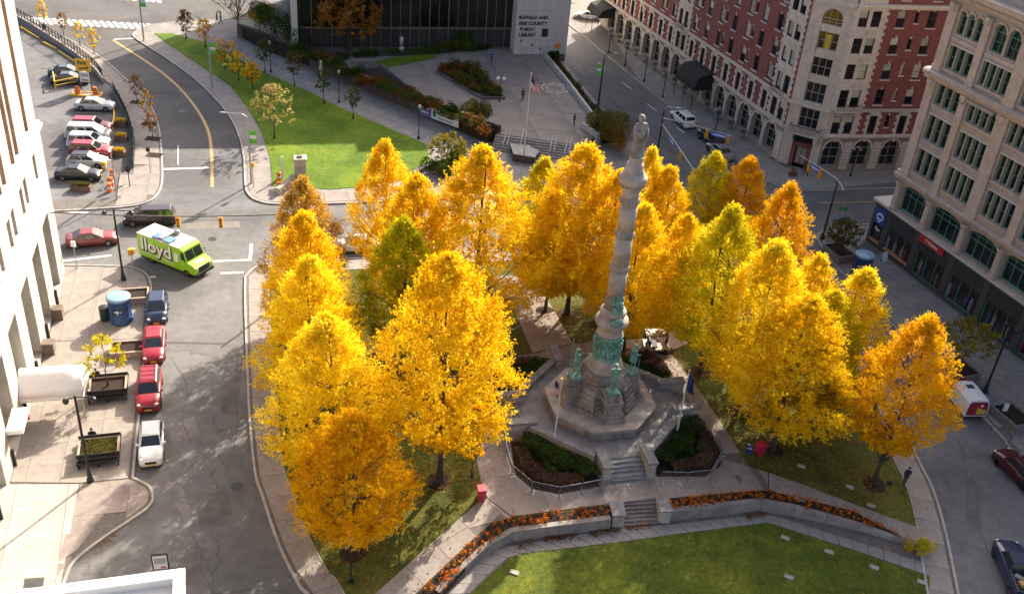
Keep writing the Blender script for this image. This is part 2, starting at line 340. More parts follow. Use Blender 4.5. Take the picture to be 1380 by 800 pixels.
# --- pavement before the tan building
kq = spline([G(1300,292,.14), G(1200,300,.14), G(1166,302.5,.14), G(1135,305,.14), G(1115,309,.14), G(1104,317,.14), G(1108,330,.14), G(1135,365,.14), G(1329,563,.14), G(1362,602,.14), G(1420,668,.14)], 5)
p5 = sheet('pavement', kq + [Vector((75,50,0)), Vector((90,105,0))], -.1, .1, M_joint); kerb('kerb', kq, .18, .15, side=1)
kqi = offset_line(kq, .22)[6:]
slabs(p5, kqi + [Vector((54,62,0)), G(1380,488,.14), G(1240,383,.14), G(1166,325,.14), G(1190,305,.14)], -67.5, 3.1, 2.2, .14, .05, M_walkg, gap=.035, minarea=.6)
khi = offset_line(kh, .22)
# ------------------------------------------------------------------ the square: kerbs, perimeter walk, swelling lawn, paths
kL = GL([(418,800), (405,786), (378,733), (355,666), (345,633), (338,560), (335,500), (332.5,430), (331.5,395), (332,372)], .14)
A0, A1 = G(420,803,.14), G(1290,800,.14)
isl_left = spline([G(455,875,.14), G(432,830,.14)] + kL, 4)
tl = kL[-1]; top0 = tl + unit(SQ)*2.6 + unit(SQ+90)*2.2; top1 = top0 + unit(16.6)*46.
rightpx = GL([(1232,610), (1255,656), (1272,713), (1283,766), (1290,800)], .14)
isl_right = spline([top1, top1+Vector((2.4,-1.3,0)), top1+Vector((3.6,-4.4,0)), Vector((33.2,76,.14))] + rightpx + [G(1296,835,.14), G(1299,875,.14)], 4)
corner = spline([tl, tl+unit(SQ+60)*1.9, top0], 4)
isl = isl_left[:-1] + corner[:-1] + [top0] + isl_right
island = sheet('square_ground', isl, -.1, .1, M_joint); kerb('kerb', isl, .18, .15, side=-1)
def band(parent, outer, w, seg, z, mat, flip=1, gap=.035, skip=None):
    n = max(2, int(sum((b-a).length for a, b in zip(outer, outer[1:]))/seg)); o = resample(outer, n); i = offset_line(o, flip*w)
    for k in range(n):
        q = inset([(o[k].x, o[k].y), (o[k+1].x, o[k+1].y), (i[k+1].x, i[k+1].y), (i[k].x, i[k].y)], gap/2)
        if len(q) > 2: slab(parent, q, z, .05, mat)
    return i
ring = offset_line(isl, -.2)
band(island, ring, 1.75, 2.35, .145, M_walk, -1)
inner_line = offset_line(ring, -1.78)
mb = MB()                                                  # low granite edging between walk and lawn
for a, b in zip(inner_line, inner_line[1:]):
    q = strip(a, b, .16); mb.prism([(p.x, p.y) for p in q], 0, .19)
mb.build('lawn_edging', M_kerb, kind='structure')
E1 = [(p.x, p.y) for p in inner_line]
# upper lawn: everything of the island above the planting wall
up_edge = [GP(*q) for q in [(1250,738), (1150,703), (1035,672), (906,686), (891,671), (828,677), (823,695), (690,713), (662,726), (621,763), (586,800), (552,830)]]
low_edge = [G(x, y, .16) for x, y in [(1255,760), (1150,727), (1035,691), (907,705), (830,711), (690,734), (657,741), (605,800), (580,830)]]
def iny(p, lo, hi): return lo < p[1] < hi
left_in = [p for p in E1[:len(E1)//2]]; 
def side_of(p):      # >0 above the wall line
    L = up_edge
    best = None
    for a, b in zip(L, L[1:]):
        t = max(0, min(1, ((p[0]-a.x)*(b.x-a.x)+(p[1]-a.y)*(b.y-a.y))/max(1e-6, (b-a).xy.length_squared))); q = a.lerp(b, t)
        d = math.hypot(p[0]-q.x, p[1]-q.y); cr = (b.x-a.x)*(p[1]-a.y)-(b.y-a.y)*(p[0]-a.x)
        if best is None or d < best[0]: best = (d, cr)
    return -best[1]
upper = [p for p in E1 if side_of(p) > 0]
lawn_up = sheet('lawn', upper + [(p.x, p.y) for p in up_edge[:-1]], -.4, .0, M_lawn2, hf=zpark, step=1.6)
lower = [G(x, y, .16) for x, y in [(1253,776), (1150,741), (1035,704), (920,718.5), (837,730), (690,747.5), (633,800), (590,845), (620,1000), (1200,1000), (1255,900), (1252,800)]]
sheet('lawn', lower, -.1, .16, M_lawn3)
sheet('lower_walk', low_edge + [p for p in reversed(lower[:8])], -.1, .115, M_joint, parent=island)
lw = [G(x, y, .16) for x, y in [(1255,760.5), (1150,727.5), (1035,691.5), (907,705.5), (830,711.5), (690,734.5), (657,741.5), (605,800)]]
lo_ = [p for p in lower[:7]] + [lower[7]]
na = 34; U = resample(lw, na); D = resample([G(1253,775.5,.16), G(1150,740,.16), G(1035,703.5,.16), G(920,718,.16), G(837,729.5,.16), G(690,747,.16), G(672,760,.16), G(633,799,.16)], na)
for k in range(na):
    q = inset([(U[k].x, U[k].y), (U[k+1].x, U[k+1].y), (D[k+1].x, D[k+1].y), (D[k].x, D[k].y)], .02)
    if len(q) > 2: slab(island, q, .165, .05, M_walkg)
# paths on the upper lawn (each a sheet of its own, laid a little proud of the grass)
def path(pxs, az, sx, sy, mat, base=.03):
    pts = [GP(x, y) for x, y in pxs]
    s = sheet('path', pts, -.1, base, M_joint, hf=zpark, step=2.)
    slabs(s, [(p.x, p.y) for p in pts], az, sx, sy, base+.02, .04, mat, gap=.035, hf=zpark, minarea=.3)
    return s
path([(505,800), (645,676), (657,672), (690,697), (662,704), (560,800), (520,835), (470,835)], 43, 2.6, 2.8, M_walk)
path([(642,620), (648,650), (657,671.5), (690,696), (822,679), (897,672), (1035,660), (1035,637), (1010,629), (985,590), (947,533), (903,474), (880,455), (773,464), (718,477), (690,480), (668,540)], SQ, 4.2, 4.2, M_plaza, base=.034)
path([(1036,637), (1238,711), (1252,742), (1036,660)], -24, 2.6, 3.4, M_walk)
path([(718,476), (708,454), (690,410), (668,372), (722,372), (738,404), (772,463)], SQ, 3., 3., M_plaza)
path([(881,454), (903,473), (990,440), (1075,412), (1060,396), (960,425)], SQ, 3., 3., M_plaza)
# ------------------------------------------------------------------ road markings
yl = spline(GL([(152,54), (194,81), (222,101), (245,122), (265,147), (280,175), (285,205), (286,252)]), 5)
mb = MB()
for a, b in zip(yl, yl[1:]): mb.prism([(p.x, p.y) for p in strip(a, b, .34)], .004, .010)
mb.build('centre_line', M_yel, kind='structure')
for a, b, wd in [((219,228), (282,226), .4), ((285,352), (339,350), .3), ((297,368), (328,367), .3), ((339,328), (337,348), .3), ((240,196), (240,222), .12), ((200,373), (210,373), .3), ((181,52), (154,53), .4), ((80,352), (150,344), .3), ((84,284), (118,287), .5)]:
    paint('road_line', strip(G(*a), G(*b), wd), M_white)
cw = link('crosswalk', None, None, kind='structure')
for k in range(19):
    t = k/18; a = G(36+t*164, 24+t*9); b = G(42+t*164, 31+t*8.5)
    d = (b-a); paint('stripe', strip(a-d*.12, b+d*.12, .62), M_white, .012, parent=cw)
for k in range(8):
    t = k/7; a = G(150+t*60, -8+t*5); b = G(156+t*60, -1+t*5); paint('stripe', strip(a, b, .62), M_white, .012, parent=cw)
for a, b in [((839,112), (851,120)), ((872,140), (885,150)), ((806,84), (815,91)), ((912,172), (922,179)), ((950,200), (962,209))]:
    paint('lane_dash', strip(G(*a), G(*b), .16), M_white)
paint('centre_line', strip(G(1103,273.5), G(1300,269), .14), M_yel)
mb = MB(); g1, g2, g3 = G(835,150), G(880,190), G(940,240)
paint('lane_seam', strip(G(775,95), G(905,205), .12), mk('tar', (.03,.03,.03), var=.1))
for k, y in enumerate((155, 177, 192, 206, 222)):           # parking bay lines of the car park
    pass
for a, b in [((101,152), (145,152)), ((99,161), (146,161)), ((97,245), (76,241)), ((120,243), (140,240)), ((95,206), (90,222)), ((98,190), (96,200)), ((100,165), (99,178)), ((88,228), (80,246))]:
    paint('bay_line', strip(G(*a, .01), G(*b, .01), .12), M_yel, .016)

M_patch = multi_ground('asphalt_patch', [(.09,.086,.083), (.12,.114,.11), (.15,.143,.137)], (.3, 1.6))
M_stain = multi_ground('asphalt_worn', [(.15,.135,.125), (.19,.175,.16), (.23,.21,.19)], (.4, 2.), rough=.95)
for k, (q, m_) in enumerate([([(262,668), (305,660), (318,705), (270,712)], M_patch), ([(235,720), (290,745), (275,800), (225,775)], M_patch), ([(300,500), (325,498), (322,560), (297,556)], M_patch), ([(225,575), (262,560), (268,588), (232,596)], M_stain), ([(120,292), (165,289), (168,300), (122,303)], M_patch), ([(250,300), (322,298), (324,306), (252,309)], M_stain), ([(420,296), (470,293), (474,303), (424,306)], M_patch), ([(1300,640), (1325,655), (1322,720), (1302,700)], M_patch), ([(880,170), (900,188), (925,214), (905,205)], M_patch), ([(1000,262), (1080,266), (1085,278), (1005,275)], M_patch), ([(212,640), (245,655), (262,700), (250,702)], M_stain)]):
    paint('road_patch', GL(q), m_, .0046+.00025*k)

M_tar = mk('tar_seal', (.075,.073,.072), var=.2)
for k, pts in enumerate([[(330,655), (300,658), (268,664), (232,672)], [(262,720), (272,745), (268,770), (285,800)], [(322,470), (315,520), (322,580), (312,640)], [(230,480), (250,520), (246,560), (262,600)], [(1305,640), (1316,672), (1322,705), (1330,745)], [(1290,590), (1303,622), (1306,660)], [(350,295), (300,298), (260,296), (215,302)]]):
    P_ = spline([p+Vector((rnd.gauss(0,.15), rnd.gauss(0,.15), 0)) for p in GL(pts)], 5); mb = MB()
    for a, b in zip(P_, P_[1:]): mb.prism([(p.x, p.y) for p in strip(a, b, .055)], .003, .0082+.0002*k)
    mb.build('tar_seam', M_tar, kind='structure')
# ------------------------------------------------------------------ foliage kit
leafmat('shrub_dark', (.02,.04,.008), (.04,.068,.014), (.075,.1,.02), .3)
leafmat('shrub_green', (.03,.06,.012), (.07,.11,.02), (.13,.16,.03), .35)
leafmat('shrub_olive', (.06,.06,.015), (.12,.11,.025), (.2,.16,.03), .35)
leafmat('shrub_rust', (.1,.035,.01), (.2,.08,.015), (.28,.14,.03), .35)
leafmat('leaf_gold', (.62,.345,.007), (.86,.585,.012), (.91,.72,.035), .53)
leafmat('leaf_amber', (.57,.27,.006), (.81,.465,.009), (.88,.585,.017), .53)
leafmat('leaf_lemon', (.7,.45,.009), (.88,.66,.017), (.93,.79,.055), .53)
leafmat('leaf_greengold', (.36,.32,.01), (.65,.54,.014), (.87,.71,.03), .53)
leafmat('hedge_brown', (.06,.035,.02), (.11,.065,.04), (.17,.11,.06), .25)
leafmat('leaf_lime', (.35,.3,.01), (.6,.5,.02), (.75,.65,.05), .5)
leafmat('leaf_green', (.2,.22,.008), (.44,.42,.012), (.78,.66,.018), .52)
leafmat('leaf_tan', (.36,.19,.03), (.56,.34,.05), (.74,.5,.08), .48)
leafmat('leaf_brown', (.22,.1,.02), (.36,.17,.03), (.5,.26,.05), .45)
leafmat('leaf_sallow', (.28,.24,.06), (.42,.34,.1), (.5,.4,.16), .45)
leafmat('flower_orange', (.5,.09,.004), (.68,.17,.008), (.75,.26,.02), .25)
leafmat('flower_yellow', (.5,.3,.02), (.65,.45,.03), (.7,.55,.06), .25)
def leaf(mb, p, n, s, r):
    """one leaf: a small folded four-cornered blade"""
    t = n.orthogonal().normalized(); t.rotate(Matrix.Rotation(r.uniform(0, 6.28), 3, n)); u = n.cross(t); a = s*r.uniform(.75, 1.25); b = a*.62
    mb.v += [tuple(p-t*a*.5), tuple(p+u*b*.5+n*a*.08), tuple(p+t*a*.5), tuple(p-u*b*.5+n*a*.08)]; k = len(mb.v)-4
    mb.f.append((k, k+1, k+2, k+3)); mb.m.append(mb.cur); mb.sm.append(False)
def shrub_mesh(rad, h, n, mat, size=.14, seed=1):
    r = random.Random(seed); mb = MB(); cl = [(Vector((r.gauss(0,.45)*rad, r.gauss(0,.45)*rad, h*r.uniform(.35,.85))), r.uniform(.3,.55)*rad) for _ in range(9)]
    for _ in range(n):
        c, q = r.choice(cl); d = Vector((r.gauss(0,1), r.gauss(0,1), r.gauss(.25,1))).normalized(); p = c + d*q*r.uniform(.7,1.05); p.z = max(.03, p.z); leaf(mb, p, (d+Vector((r.gauss(0,.4), r.gauss(0,.4), r.gauss(.3,.4)))).normalized(), size, r)
    return mb.data('foliage', MATS[mat])

leafmat('leaf_olive', (.16,.14,.015), (.28,.23,.025), (.42,.34,.045), .45)
# ------------------------------------------------------------------ building kit
M_glass = mk('window_glass', (.012,.014,.017), .08, var=.5, scale=.6, spec=.6)
M_glass2 = mk('window_glass_blue', (.03,.045,.055), .06, var=.5, scale=.4, spec=.7)
M_blind = mk('window_blind', (.42,.42,.34), .8, var=.2, scale=.7, objvar=.3)
M_dark = mk('dark_metal', (.018,.018,.02), .5, var=.2, scale=3)
TEXT = {}
def text_mesh(s, size, depth=.02, mat=None, bold=0.):
    cu = bpy.data.curves.new('lettering', 'FONT'); cu.body = s; cu.size = size; cu.extrude = depth; cu.offset = bold; cu.align_x = 'CENTER'; cu.align_y = 'CENTER'; cu.resolution_u = 3
    o = bpy.data.objects.new('lettering', cu); COL.objects.link(o); dg = bpy.context.evaluated_depsgraph_get(); dg.update()
    me = bpy.data.meshes.new_from_object(o.evaluated_get(dg)); bpy.data.objects.remove(o); me.materials.clear(); me.materials.append(mat); return me
class Fac:
    """a facade: local x runs along it (left to right seen from outside), -y is outward"""
    def __init__(s, root, O, az): s.root = root; s.O = Vector(O); s.az = R_(az); s.M = Matrix.Rotation(s.az, 4, 'Z')
    def put(s, o, x, y, z, extra=None):
        o.parent = s.root; o.location = s.O + s.M @ Vector((x, y, z)) - s.root.location; o.rotation_euler = (0, 0, s.az); return o
    def part(s, mb, name, mat, x=0, y=0, z=0): return s.put(mb.build(name, mat) if isinstance(mb, MB) else link(name, mb), x, y, z)
def arch_pts(x0, x1, zb, n=10, k=1.):
    r = (x1-x0)/2; c = (x0+x1)/2; return [(c - r*math.cos(PI*i/n), zb - r*k + r*k*math.sin(PI*i/n)) for i in range(n+1)]
def wall_mesh(W, z0, z1, ops, depth=.3, x00=0., back=.5):
    mb = MB(); xs = sorted({x00, W} | {o[0] for o in ops} | {o[1] for o in ops}); zs = sorted({z0, z1} | {o[2] for o in ops} | {o[3] for o in ops})
    for i in range(len(xs)-1):
        run = None
        cells = []
        for j in range(len(zs)-1):
            cx, cz = (xs[i]+xs[i+1])/2, (zs[j]+zs[j+1])/2
            if any(o[0] < cx < o[1] and o[2] < cz < o[3] for o in ops):
                if run is not None: cells.append((run, zs[j])); run = None
            elif run is None: run = zs[j]
        if run is not None: cells.append((run, zs[-1]))
        for a, b in cells: mb.quad((xs[i],0,a), (xs[i+1],0,a), (xs[i+1],0,b), (xs[i],0,b))
    for o in ops:
        x0, x1, a, b = o[:4]; ar = len(o) > 4 and o[4]; d = o[5] if len(o) > 5 else depth
        if ar:
            P = arch_pts(x0, x1, b, 12, ar if isinstance(ar, float) else 1.); zsp = P[0][1]
            for p, q in zip(P, P[1:]):
                mb.quad((p[0],0,p[1]), (q[0],0,q[1]), (q[0],0,b), (p[0],0,b)); mb.quad((p[0],0,p[1]), (p[0],d,p[1]), (q[0],d,q[1]), (q[0],0,q[1]))
        else:
            zsp = b; mb.quad((x0,0,b), (x0,d,b), (x1,d,b), (x1,0,b))
        mb.quad((x0,0,a), (x0,d,a), (x0,d,zsp), (x0,0,zsp)); mb.quad((x1,0,a), (x1,0,zsp), (x1,d,zsp), (x1,d,a)); mb.quad((x0,0,a), (x1,0,a), (x1,d,a), (x0,d,a))
    mb.quad((x00,0,z1), (W,0,z1), (W,back,z1), (x00,back,z1)); mb.quad((x00,0,z0), (x00,0,z1), (x00,back,z1), (x00,back,z0)); mb.quad((W,0,z0), (W,back,z0), (W,back,z1), (W,0,z1))
    return mb
WCACHE = {}
def wcached(key, fn):
    if key not in WCACHE: WCACHE[key] = fn()
    return WCACHE[key]
def window(F, x0, x1, za, zb, y, fmat, nv=1, nh=1, arch=False, sill=None, blind=0., fwid=.09, glass=None, rows=None, name='window', sillw=.16):
    W, H = round(x1-x0, 2), round(zb-za, 2)
    def frame():
        mb = MB(); f = fwid; d0, d1 = -.06, .05
        if arch:
            k = arch if isinstance(arch, float) else 1.; P = arch_pts(0, W, H, 12, k); I = arch_pts(f, W-f, H-f, 12, k*(W/2)/(W/2-f) if not isinstance(arch, float) else k)
            mb.box(0, f, d0, d1, 0, P[0][1]); mb.box(W-f, W, d0, d1, 0, P[0][1]); mb.box(f, W-f, d0, d1, 0, f)
            for i in range(12):
                p, q, r, t = P[i], P[i+1], I[i+1], I[i]; mb.rings([[Vector((c[0], yy, c[1])) for c in (p, q, r, t)] for yy in (d1, d0)])
            zt = P[0][1]; mb.box(f, W-f, d0, d1, zt-f/2, zt+f/2)
        else:
            mb.box(0, W, d0, d1, 0, f); mb.box(0, W, d0, d1, H-f, H); mb.box(0, f, d0, d1, f, H-f); mb.box(W-f, W, d0, d1, f, H-f); zt = H
        g = f*.7
        for i in range(1, nv): x = W*i/nv; mb.box(x-g/2, x+g/2, d0+.01, d1-.01, f, (H-f*.5 if not arch else H-f - (W/2)*(1-math.sqrt(max(0, 1-((x-W/2)/(W/2))**2)))))
        for z in (rows if rows else [zt*j/nh for j in range(1, nh)]): mb.box(f, W-f, d0+.012, d1-.012, z-g/2, z+g/2)
        return mb.data(name, fmat)
    def pane():
        mb = MB()
        if arch:
            k = arch if isinstance(arch, float) else 1.; P = arch_pts(.02, W-.02, H-.02, 12, k); mb.add([(.02,0,.02), (W-.02,0,.02)] + [(p[0],0,p[1]) for p in reversed(P)], [tuple(range(len(P)+2))])
        else: mb.quad((.02,0,.02), (W-.02,0,.02), (W-.02,0,H-.02), (.02,0,H-.02))
        return mb.data('pane', glass or M_glass)
    w = F.put(link(name, wcached(('f', W, H, nv, nh, arch, fmat.name, fwid, str(rows)), frame)), x0, y, za)
    link('pane', wcached(('p', W, H, arch, (glass or M_glass).name), pane), w, loc=(0, .0, 0))
    if sill: link('sill', wcached(('s', W, sill.name, sillw), lambda: MB().box(-.1, W+.1, -y-sillw if y < .6 else -.3, .02, -.14, -.002).data('sill', sill)), w)
    if blind > 0: link('blind', wcached(('b', W, H, round(blind, 2)), lambda: MB().box(fwid, W-fwid, -.02, -.008, H*(1-blind), H-fwid).data('blind', M_blind)), w)
    return w
# ------------------------------------------------------------------ pale stone building on the left
M_lime = mk('pale_limestone', (.42,.385,.335), .9, var=.18, scale=.5, bump=.06, bscale=8)
M_bronze = mk('bronze_spandrel', (.16,.095,.05), .6, var=.3, scale=1.2)
LO = Vector((-40.73,77.04,0)) + unit(105.75)*2.6; LL = 62.
lb = thing('stone_office_building', 'sunlit pale limestone office building with tall recessed windows and barrel awning, at left edge', 'building', LO)
FL = Fac(lb, LO - unit(105.75)*LL, 105.75)
lx = lambda s: LL - (s+2.6)
ops = []; big = []; small = []; tall = []
for k in range(11):
    s = 5.36*k; x1 = lx(s); ops.append((x1-2.9, x1, .5, 7.75, False, 1.3)); big.append((x1-2.9, x1))
ss = [.9] + [v for k in range(1, 10) for v in (5.36*k+.1, 5.36*k+1.85)]
for s in ss: x1 = lx(s); ops.append((x1-1.0, x1, 11.4, 13.7, False, .7)); small.append((x1-1., x1))
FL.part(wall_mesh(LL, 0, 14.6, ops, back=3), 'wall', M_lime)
ops2 = []
for s in ss: x1 = lx(s-.1); ops2.append((x1-1.25, x1, 15.6, 33., False, .95)); tall.append((x1-1.25, x1))
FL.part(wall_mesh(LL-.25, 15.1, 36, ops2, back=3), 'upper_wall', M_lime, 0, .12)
FL.part(MB().box(0, LL+.25, -.28, .5, 14.6, 14.85).box(0, LL+.12, -.14, .5, 14.85, 15.1), 'belt_course', M_lime)
FL.part(MB().box(0, LL, .05, 20, .0, 14.6).box(0, LL-.25, 1.3, 20, 14.85, 36), 'building_core', mk('core_tan', (.3,.27,.23), var=.05), 0, 1.3)  # plain grey-tan fill behind the walls
for a, b in big: window(FL, a, b, .5, 7.75, 1.2, M_dark, 2, 4, fwid=.12, glass=M_glass2)
for a, b in small: window(FL, a, b, 11.4, 13.7, .62, M_dark, 1, 2, fwid=.07, sill=None)
for a, b in tall:
    for z in (15.6, 19.95, 24.3, 28.65):
        window(FL, a, b, z+1.15, z+4.35, .92, M_bronze, 1, 2, fwid=.1)
        FL.part(MB().box(a, b, .55, 1.0, z, z+1.13), 'spandrel', M_bronze, 0, 0, 0)
    FL.part(MB().box(b-.05, b-.001, .16, 1.0, 15.62, 33), 'jamb_strip', mk('tan_brown_strip', (.36,.22,.13), .6, var=.2, scale=1.))  # thin tan-brown strip along one jamb of each tall recess
for a, b in big:                                   # small boards and bases between the piers
    FL.part(MB().box(a-.12, a+.02, -.22, .3, .0, 1.6), 'pier_guard', M_dark)
M_awn = mk('white_canvas', (.78,.76,.72), .8, var=.05, scale=2)
ax = lx(18.3); mb = MB(); prof = [(-1.55+3.1*i/10, 2.45+1.65*math.sin(PI*i/10)) for i in range(11)]
mb.smooth = True
mb.rings([[Vector((ax+p[0], y, p[1])) for p in prof] for y in (0, -1.5, -3., -4.4)], cap0=False); mb.smooth = False
mb.box(ax-1.56, ax+1.56, -4.42, -.02, 2.2, 2.46)
aw = FL.part(mb, 'awning', M_awn); aw['label'] = 'white barrel awning over the entrance'
mb = MB()
for x in (ax-1.45, ax+1.45):
    mb.tube([(x,-4.3,0.1), (x,-4.3,2.3)], .05)
FL.part(mb, 'awning_post', mk('grey_metal', (.4,.4,.4), .4, metal=.7, var=.1))
# a doorway canopy and sign boards further along
FL.part(MB().box(lx(24.5), lx(21.9), -1.1, -.02, 3.0, 3.35), 'canopy', M_awn)
FL.part(MB().box(lx(21.9), lx(21.7), -1.0, -.3, 2.2, 3.0), 'blade_sign', mk('red_sign', (.45,.03,.03), .5, var=.1))
for s in (5.2, 10.4):                               # dark planted tubs at the piers' feet
    FL.part(MB().box(lx(s)-.45, lx(s)+.45, -.9, -.04, .02, 1.2), 'pier_base', mk('brown_stone', (.16,.12,.09), .8, var=.25, scale=1.5))
# ------------------------------------------------------------------ red brick hotel
M_brick = mk('red_brick', (.215,.068,.056), .9, var=.25, scale=3., bump=.25, bscale=14, detail=8)
M_cream = mk('cream_stone', (.5,.43,.355), .9, var=.16, scale=.9, bump=.1, bscale=7)
M_cream2 = mk('cream_terracotta', (.56,.485,.405), .85, var=.2, scale=2., bump=.2, bscale=9, objvar=.08)
C1 = Vector((31.95,120.6,0)); C2 = G(1098,232); AZC = 112.1; CL = 56.; HB = 30.  # unseen roof raised above its estimated height to shade the street
ho = thing('brick_hotel', 'red brick hotel with cream arches, quoins and round-topped corner bay across the street', 'building', C1)
FC = Fac(ho, C1 + unit(AZC)*CL, AZC-180); cx = lambda s: CL - s
AZW = 14.; WL = 44.; FW = Fac(ho, C2, AZW)
azch = math.degrees(math.atan2(C2.y-C1.y, C2.x-C1.x)); CHL = (C2-C1).length; FX = Fac(ho, C1, azch)
FLOORS = [8.9, 12.08, 15.22, 18.4, 21.6, 24.7]
def quoins(F, x, z0, z1, dirn, h=.4):
    k = 0; z = z0
    while z < z1-.1:
        w_ = .55 if k % 2 else .3; a, b = (x, x+w_*dirn) if dirn > 0 else (x-w_, x)
        F.put(link('quoin', wcached(('q', w_, h), lambda: MB().box(0, w_, -.06, .02, .015, h-.015).data('quoin', M_cream2))), a, 0, z); z += h; k += 1
def hotel_front(F, W, pos, arches, pairs, smalls, skipdoor=()):
    """pos: window axes, arches: ground arches, pairs: (x0,x1) cream fields with two windows"""
    og = [(a-1.18, a+1.18, .75, 4.3, True, .55) for a in arches]
    F.part(wall_mesh(W, 0, 4.75, og, back=2), 'wall', mk('cream_stone_joint', (.27,.23,.19), .9, var=.15), 0, -.06)
    for i, a in enumerate(arches):
        window(F, a-1.18, a+1.18, .75, 4.3, .48, M_dark if i % 1 else mk('grey_frame', (.3,.28,.25), .6, var=.1), 2, 2, arch=True, fwid=.1, sill=M_cream, sillw=-.42, glass=M_glass)
        mb = MB(); O = arch_pts(a-1.42, a+1.42, 4.54, 12); I = arch_pts(a-1.18, a+1.18, 4.3, 12)
        for j in range(12): mb.rings([[Vector((c[0], yy, c[1])) for c in (O[j], O[j+1], I[j+1], I[j])] for yy in (-.05, -.14)])
        F.part(mb, 'arch_moulding', M_cream2)
        F.part(MB().box(a-.16, a+.16, -.26, -.05, 4.15, 4.72), 'keystone', M_cream2)
    ed = [0.] + sorted(v for a in arches for v in (a-1.44, a+1.44)) + [W]
    for i in range(0, len(ed)-1, 2):                 # rusticated courses on the piers
        a, b = ed[i], ed[i+1]
        if b-a < .25: continue
        for k in range(8):
            wd = round(b-a, 2); F.put(link('stone_course', wcached(('sc', wd), lambda: MB().box(.01, wd-.01, -.05, .02, .045, .42).data('stone_course', M_cream2))), a, -.06, .35+k*.46)
    F.part(MB().box(-.02, W+.02, -.3, .3, 4.62, 4.78).box(-.02, W+.02, -.38, .3, 4.78, 5.0), 'belt_course', M_cream2)
    ow = []; wl = []
    for p in pos:
        ow.append((p-.52, p+.52, 5.12, 7.5)); wl.append((p-.52, p+.52, 5.12, 7.5, 0))
        for z in FLOORS: ow.append((p-.56, p+.56, z, z+1.95)); wl.append((p-.56, p+.56, z, z+1.95, 1))
    for p in smalls:
        ow.append((p-.27, p+.27, 5.95, 7.5)); wl.append((p-.27, p+.27, 5.95, 7.5, 2))
        for z in FLOORS: ow.append((p-.27, p+.27, z+.55, z+1.85)); wl.append((p-.27, p+.27, z+.55, z+1.85, 2))
    for a, b in pairs:
        c = (a+b)/2
        for q in (c-.8, c+.8):
            ow.append((q-.58, q+.58, 5.12, 7.5)); wl.append((q-.58, q+.58, 5.12, 7.5, 0))
            for z in FLOORS: ow.append((q-.58, q+.58, z-.35 if z < 9 else z, z+1.85)); wl.append((q-.58, q+.58, z-.35 if z < 9 else z, z+1.85, 3))
    F.part(wall_mesh(W, 5.0, HB, ow, .25, back=1.), 'brick_wall', M_brick)
    for x0, x1, a, b, t in wl:
        bl = rnd.choice([0, 0, 0, .45, .5, .9, .96]) if t else rnd.choice([0, 0, 0, .4])
        window(F, x0, x1, a, b, .2, mk('dark_frame', (.05,.055,.055), .6, var=.1), 1, 2, fwid=.06, sill=M_cream2 if t in (1, 2) else None, blind=bl)
        if t in (1, 2): F.put(link('keystone', wcached(('ks',), lambda: MB().box(-.09, .09, -.07, .02, 0, .3).data('keystone', M_cream2))), (x0+x1)/2, 0, b)
        if t == 0:
            F.put(link('window_hood', wcached(('hood', round(x1-x0, 1)), lambda: hood(x1-x0))), (x0+x1)/2, 0, b)
            for e, dr in ((x0, -1), (x1, 1)): quoins(F, e, 5.0, 7.5, dr, .42)
    for a, b in pairs:                               # cream field round the paired windows
        c = (a+b)/2; o2 = [(q-.58, q+.58, z-.35 if z < 9 else z, z+1.85) for q in (c-.8, c+.8) for z in FLOORS] + [(q-.58, q+.58, 5.12, 7.5) for q in (c-.8, c+.8)]
        F.part(wall_mesh(b, 5.0, 20.6, o2, .03, a, back=.05), 'window_field', M_cream2, 0, -.05)
        quoins(F, a, 5., 20.4, -1); quoins(F, b, 5., 20.4, 1)
        for z in FLOORS[:4]:
            F.put(link('relief_panel', wcached(('rp',), lambda: relief())), c, -.05, z+1.9)
        mb = MB(); mb.box(c-1.6, c+1.6, -.75, -.02, 8.1, 8.28)
        bal = F.part(mb, 'balcony', M_cream2); mb = MB(); mb.box(c-1.6, c+1.6, -.75, -.7, 9.0, 9.06)
        for i in range(17): mb.box(c-1.58+i*.197, c-1.55+i*.197, -.74, -.71, 8.28, 9.0)
        r_ = mb.build('railing', M_dark, bal)
    F.part(MB().box(-.02, W+.02, -.16, .2, 7.98, 8.2).box(-.02, W+.02, -.24, .2, 8.2, 8.36), 'belt_course', M_cream2)
    F.part(MB().box(-.02, W+.02, -.25, .2, 20.55, 20.8).box(-.02, W+.02, -.5, .2, 20.8, 21.1), 'cornice', M_cream2)
    F.part(MB().box(-.02, W+.02, -.7, .2, HB-.8, HB), 'roof_cornice', M_cream2)
def hood(wd):
    mb = MB(); h = wd/2+.3
    mb.box(-h, h, -.16, .02, 0, .16)
    P = arch_pts(-.55, .55, .75, 8); mb.rings([[Vector((p[0], y, p[1]+0.0)) for p in P] for y in (.02, -.2)]); mb.ball((0,-.2,.42), (.2,.1,.28), 8, 5)
    for s in (-1, 1): mb.tube([(s*.55,-.08,.2), (s*.75,-.1,.35), (s*.6,-.08,.5)], .08, 5)
    return mb.data('window_hood', M_cream2)
def relief():
    mb = MB(); mb.box(-1.4, 1.4, -.05, .01, .15, .22); mb.box(-1.4, 1.4, -.05, .01, 1.02, 1.1)
    for x in (-.8, .8):
        mb.rings([[Vector((x+p[0], y, p[1])) for p in [(-.5,.3), (0,.42), (.5,.3), (.45,.85), (0,1.0), (-.45,.85)]] for y in (.01, -.07)]); mb.ball((x,-.07,.6), (.16,.09,.2), 8, 5)
    mb.ball((0,-.05,.55), (.12,.08,.3), 6, 5); return mb.data('relief_panel', M_cream2)
big_s = [2.45+3.28*k for k in range(1, 17) if k not in (8,)]
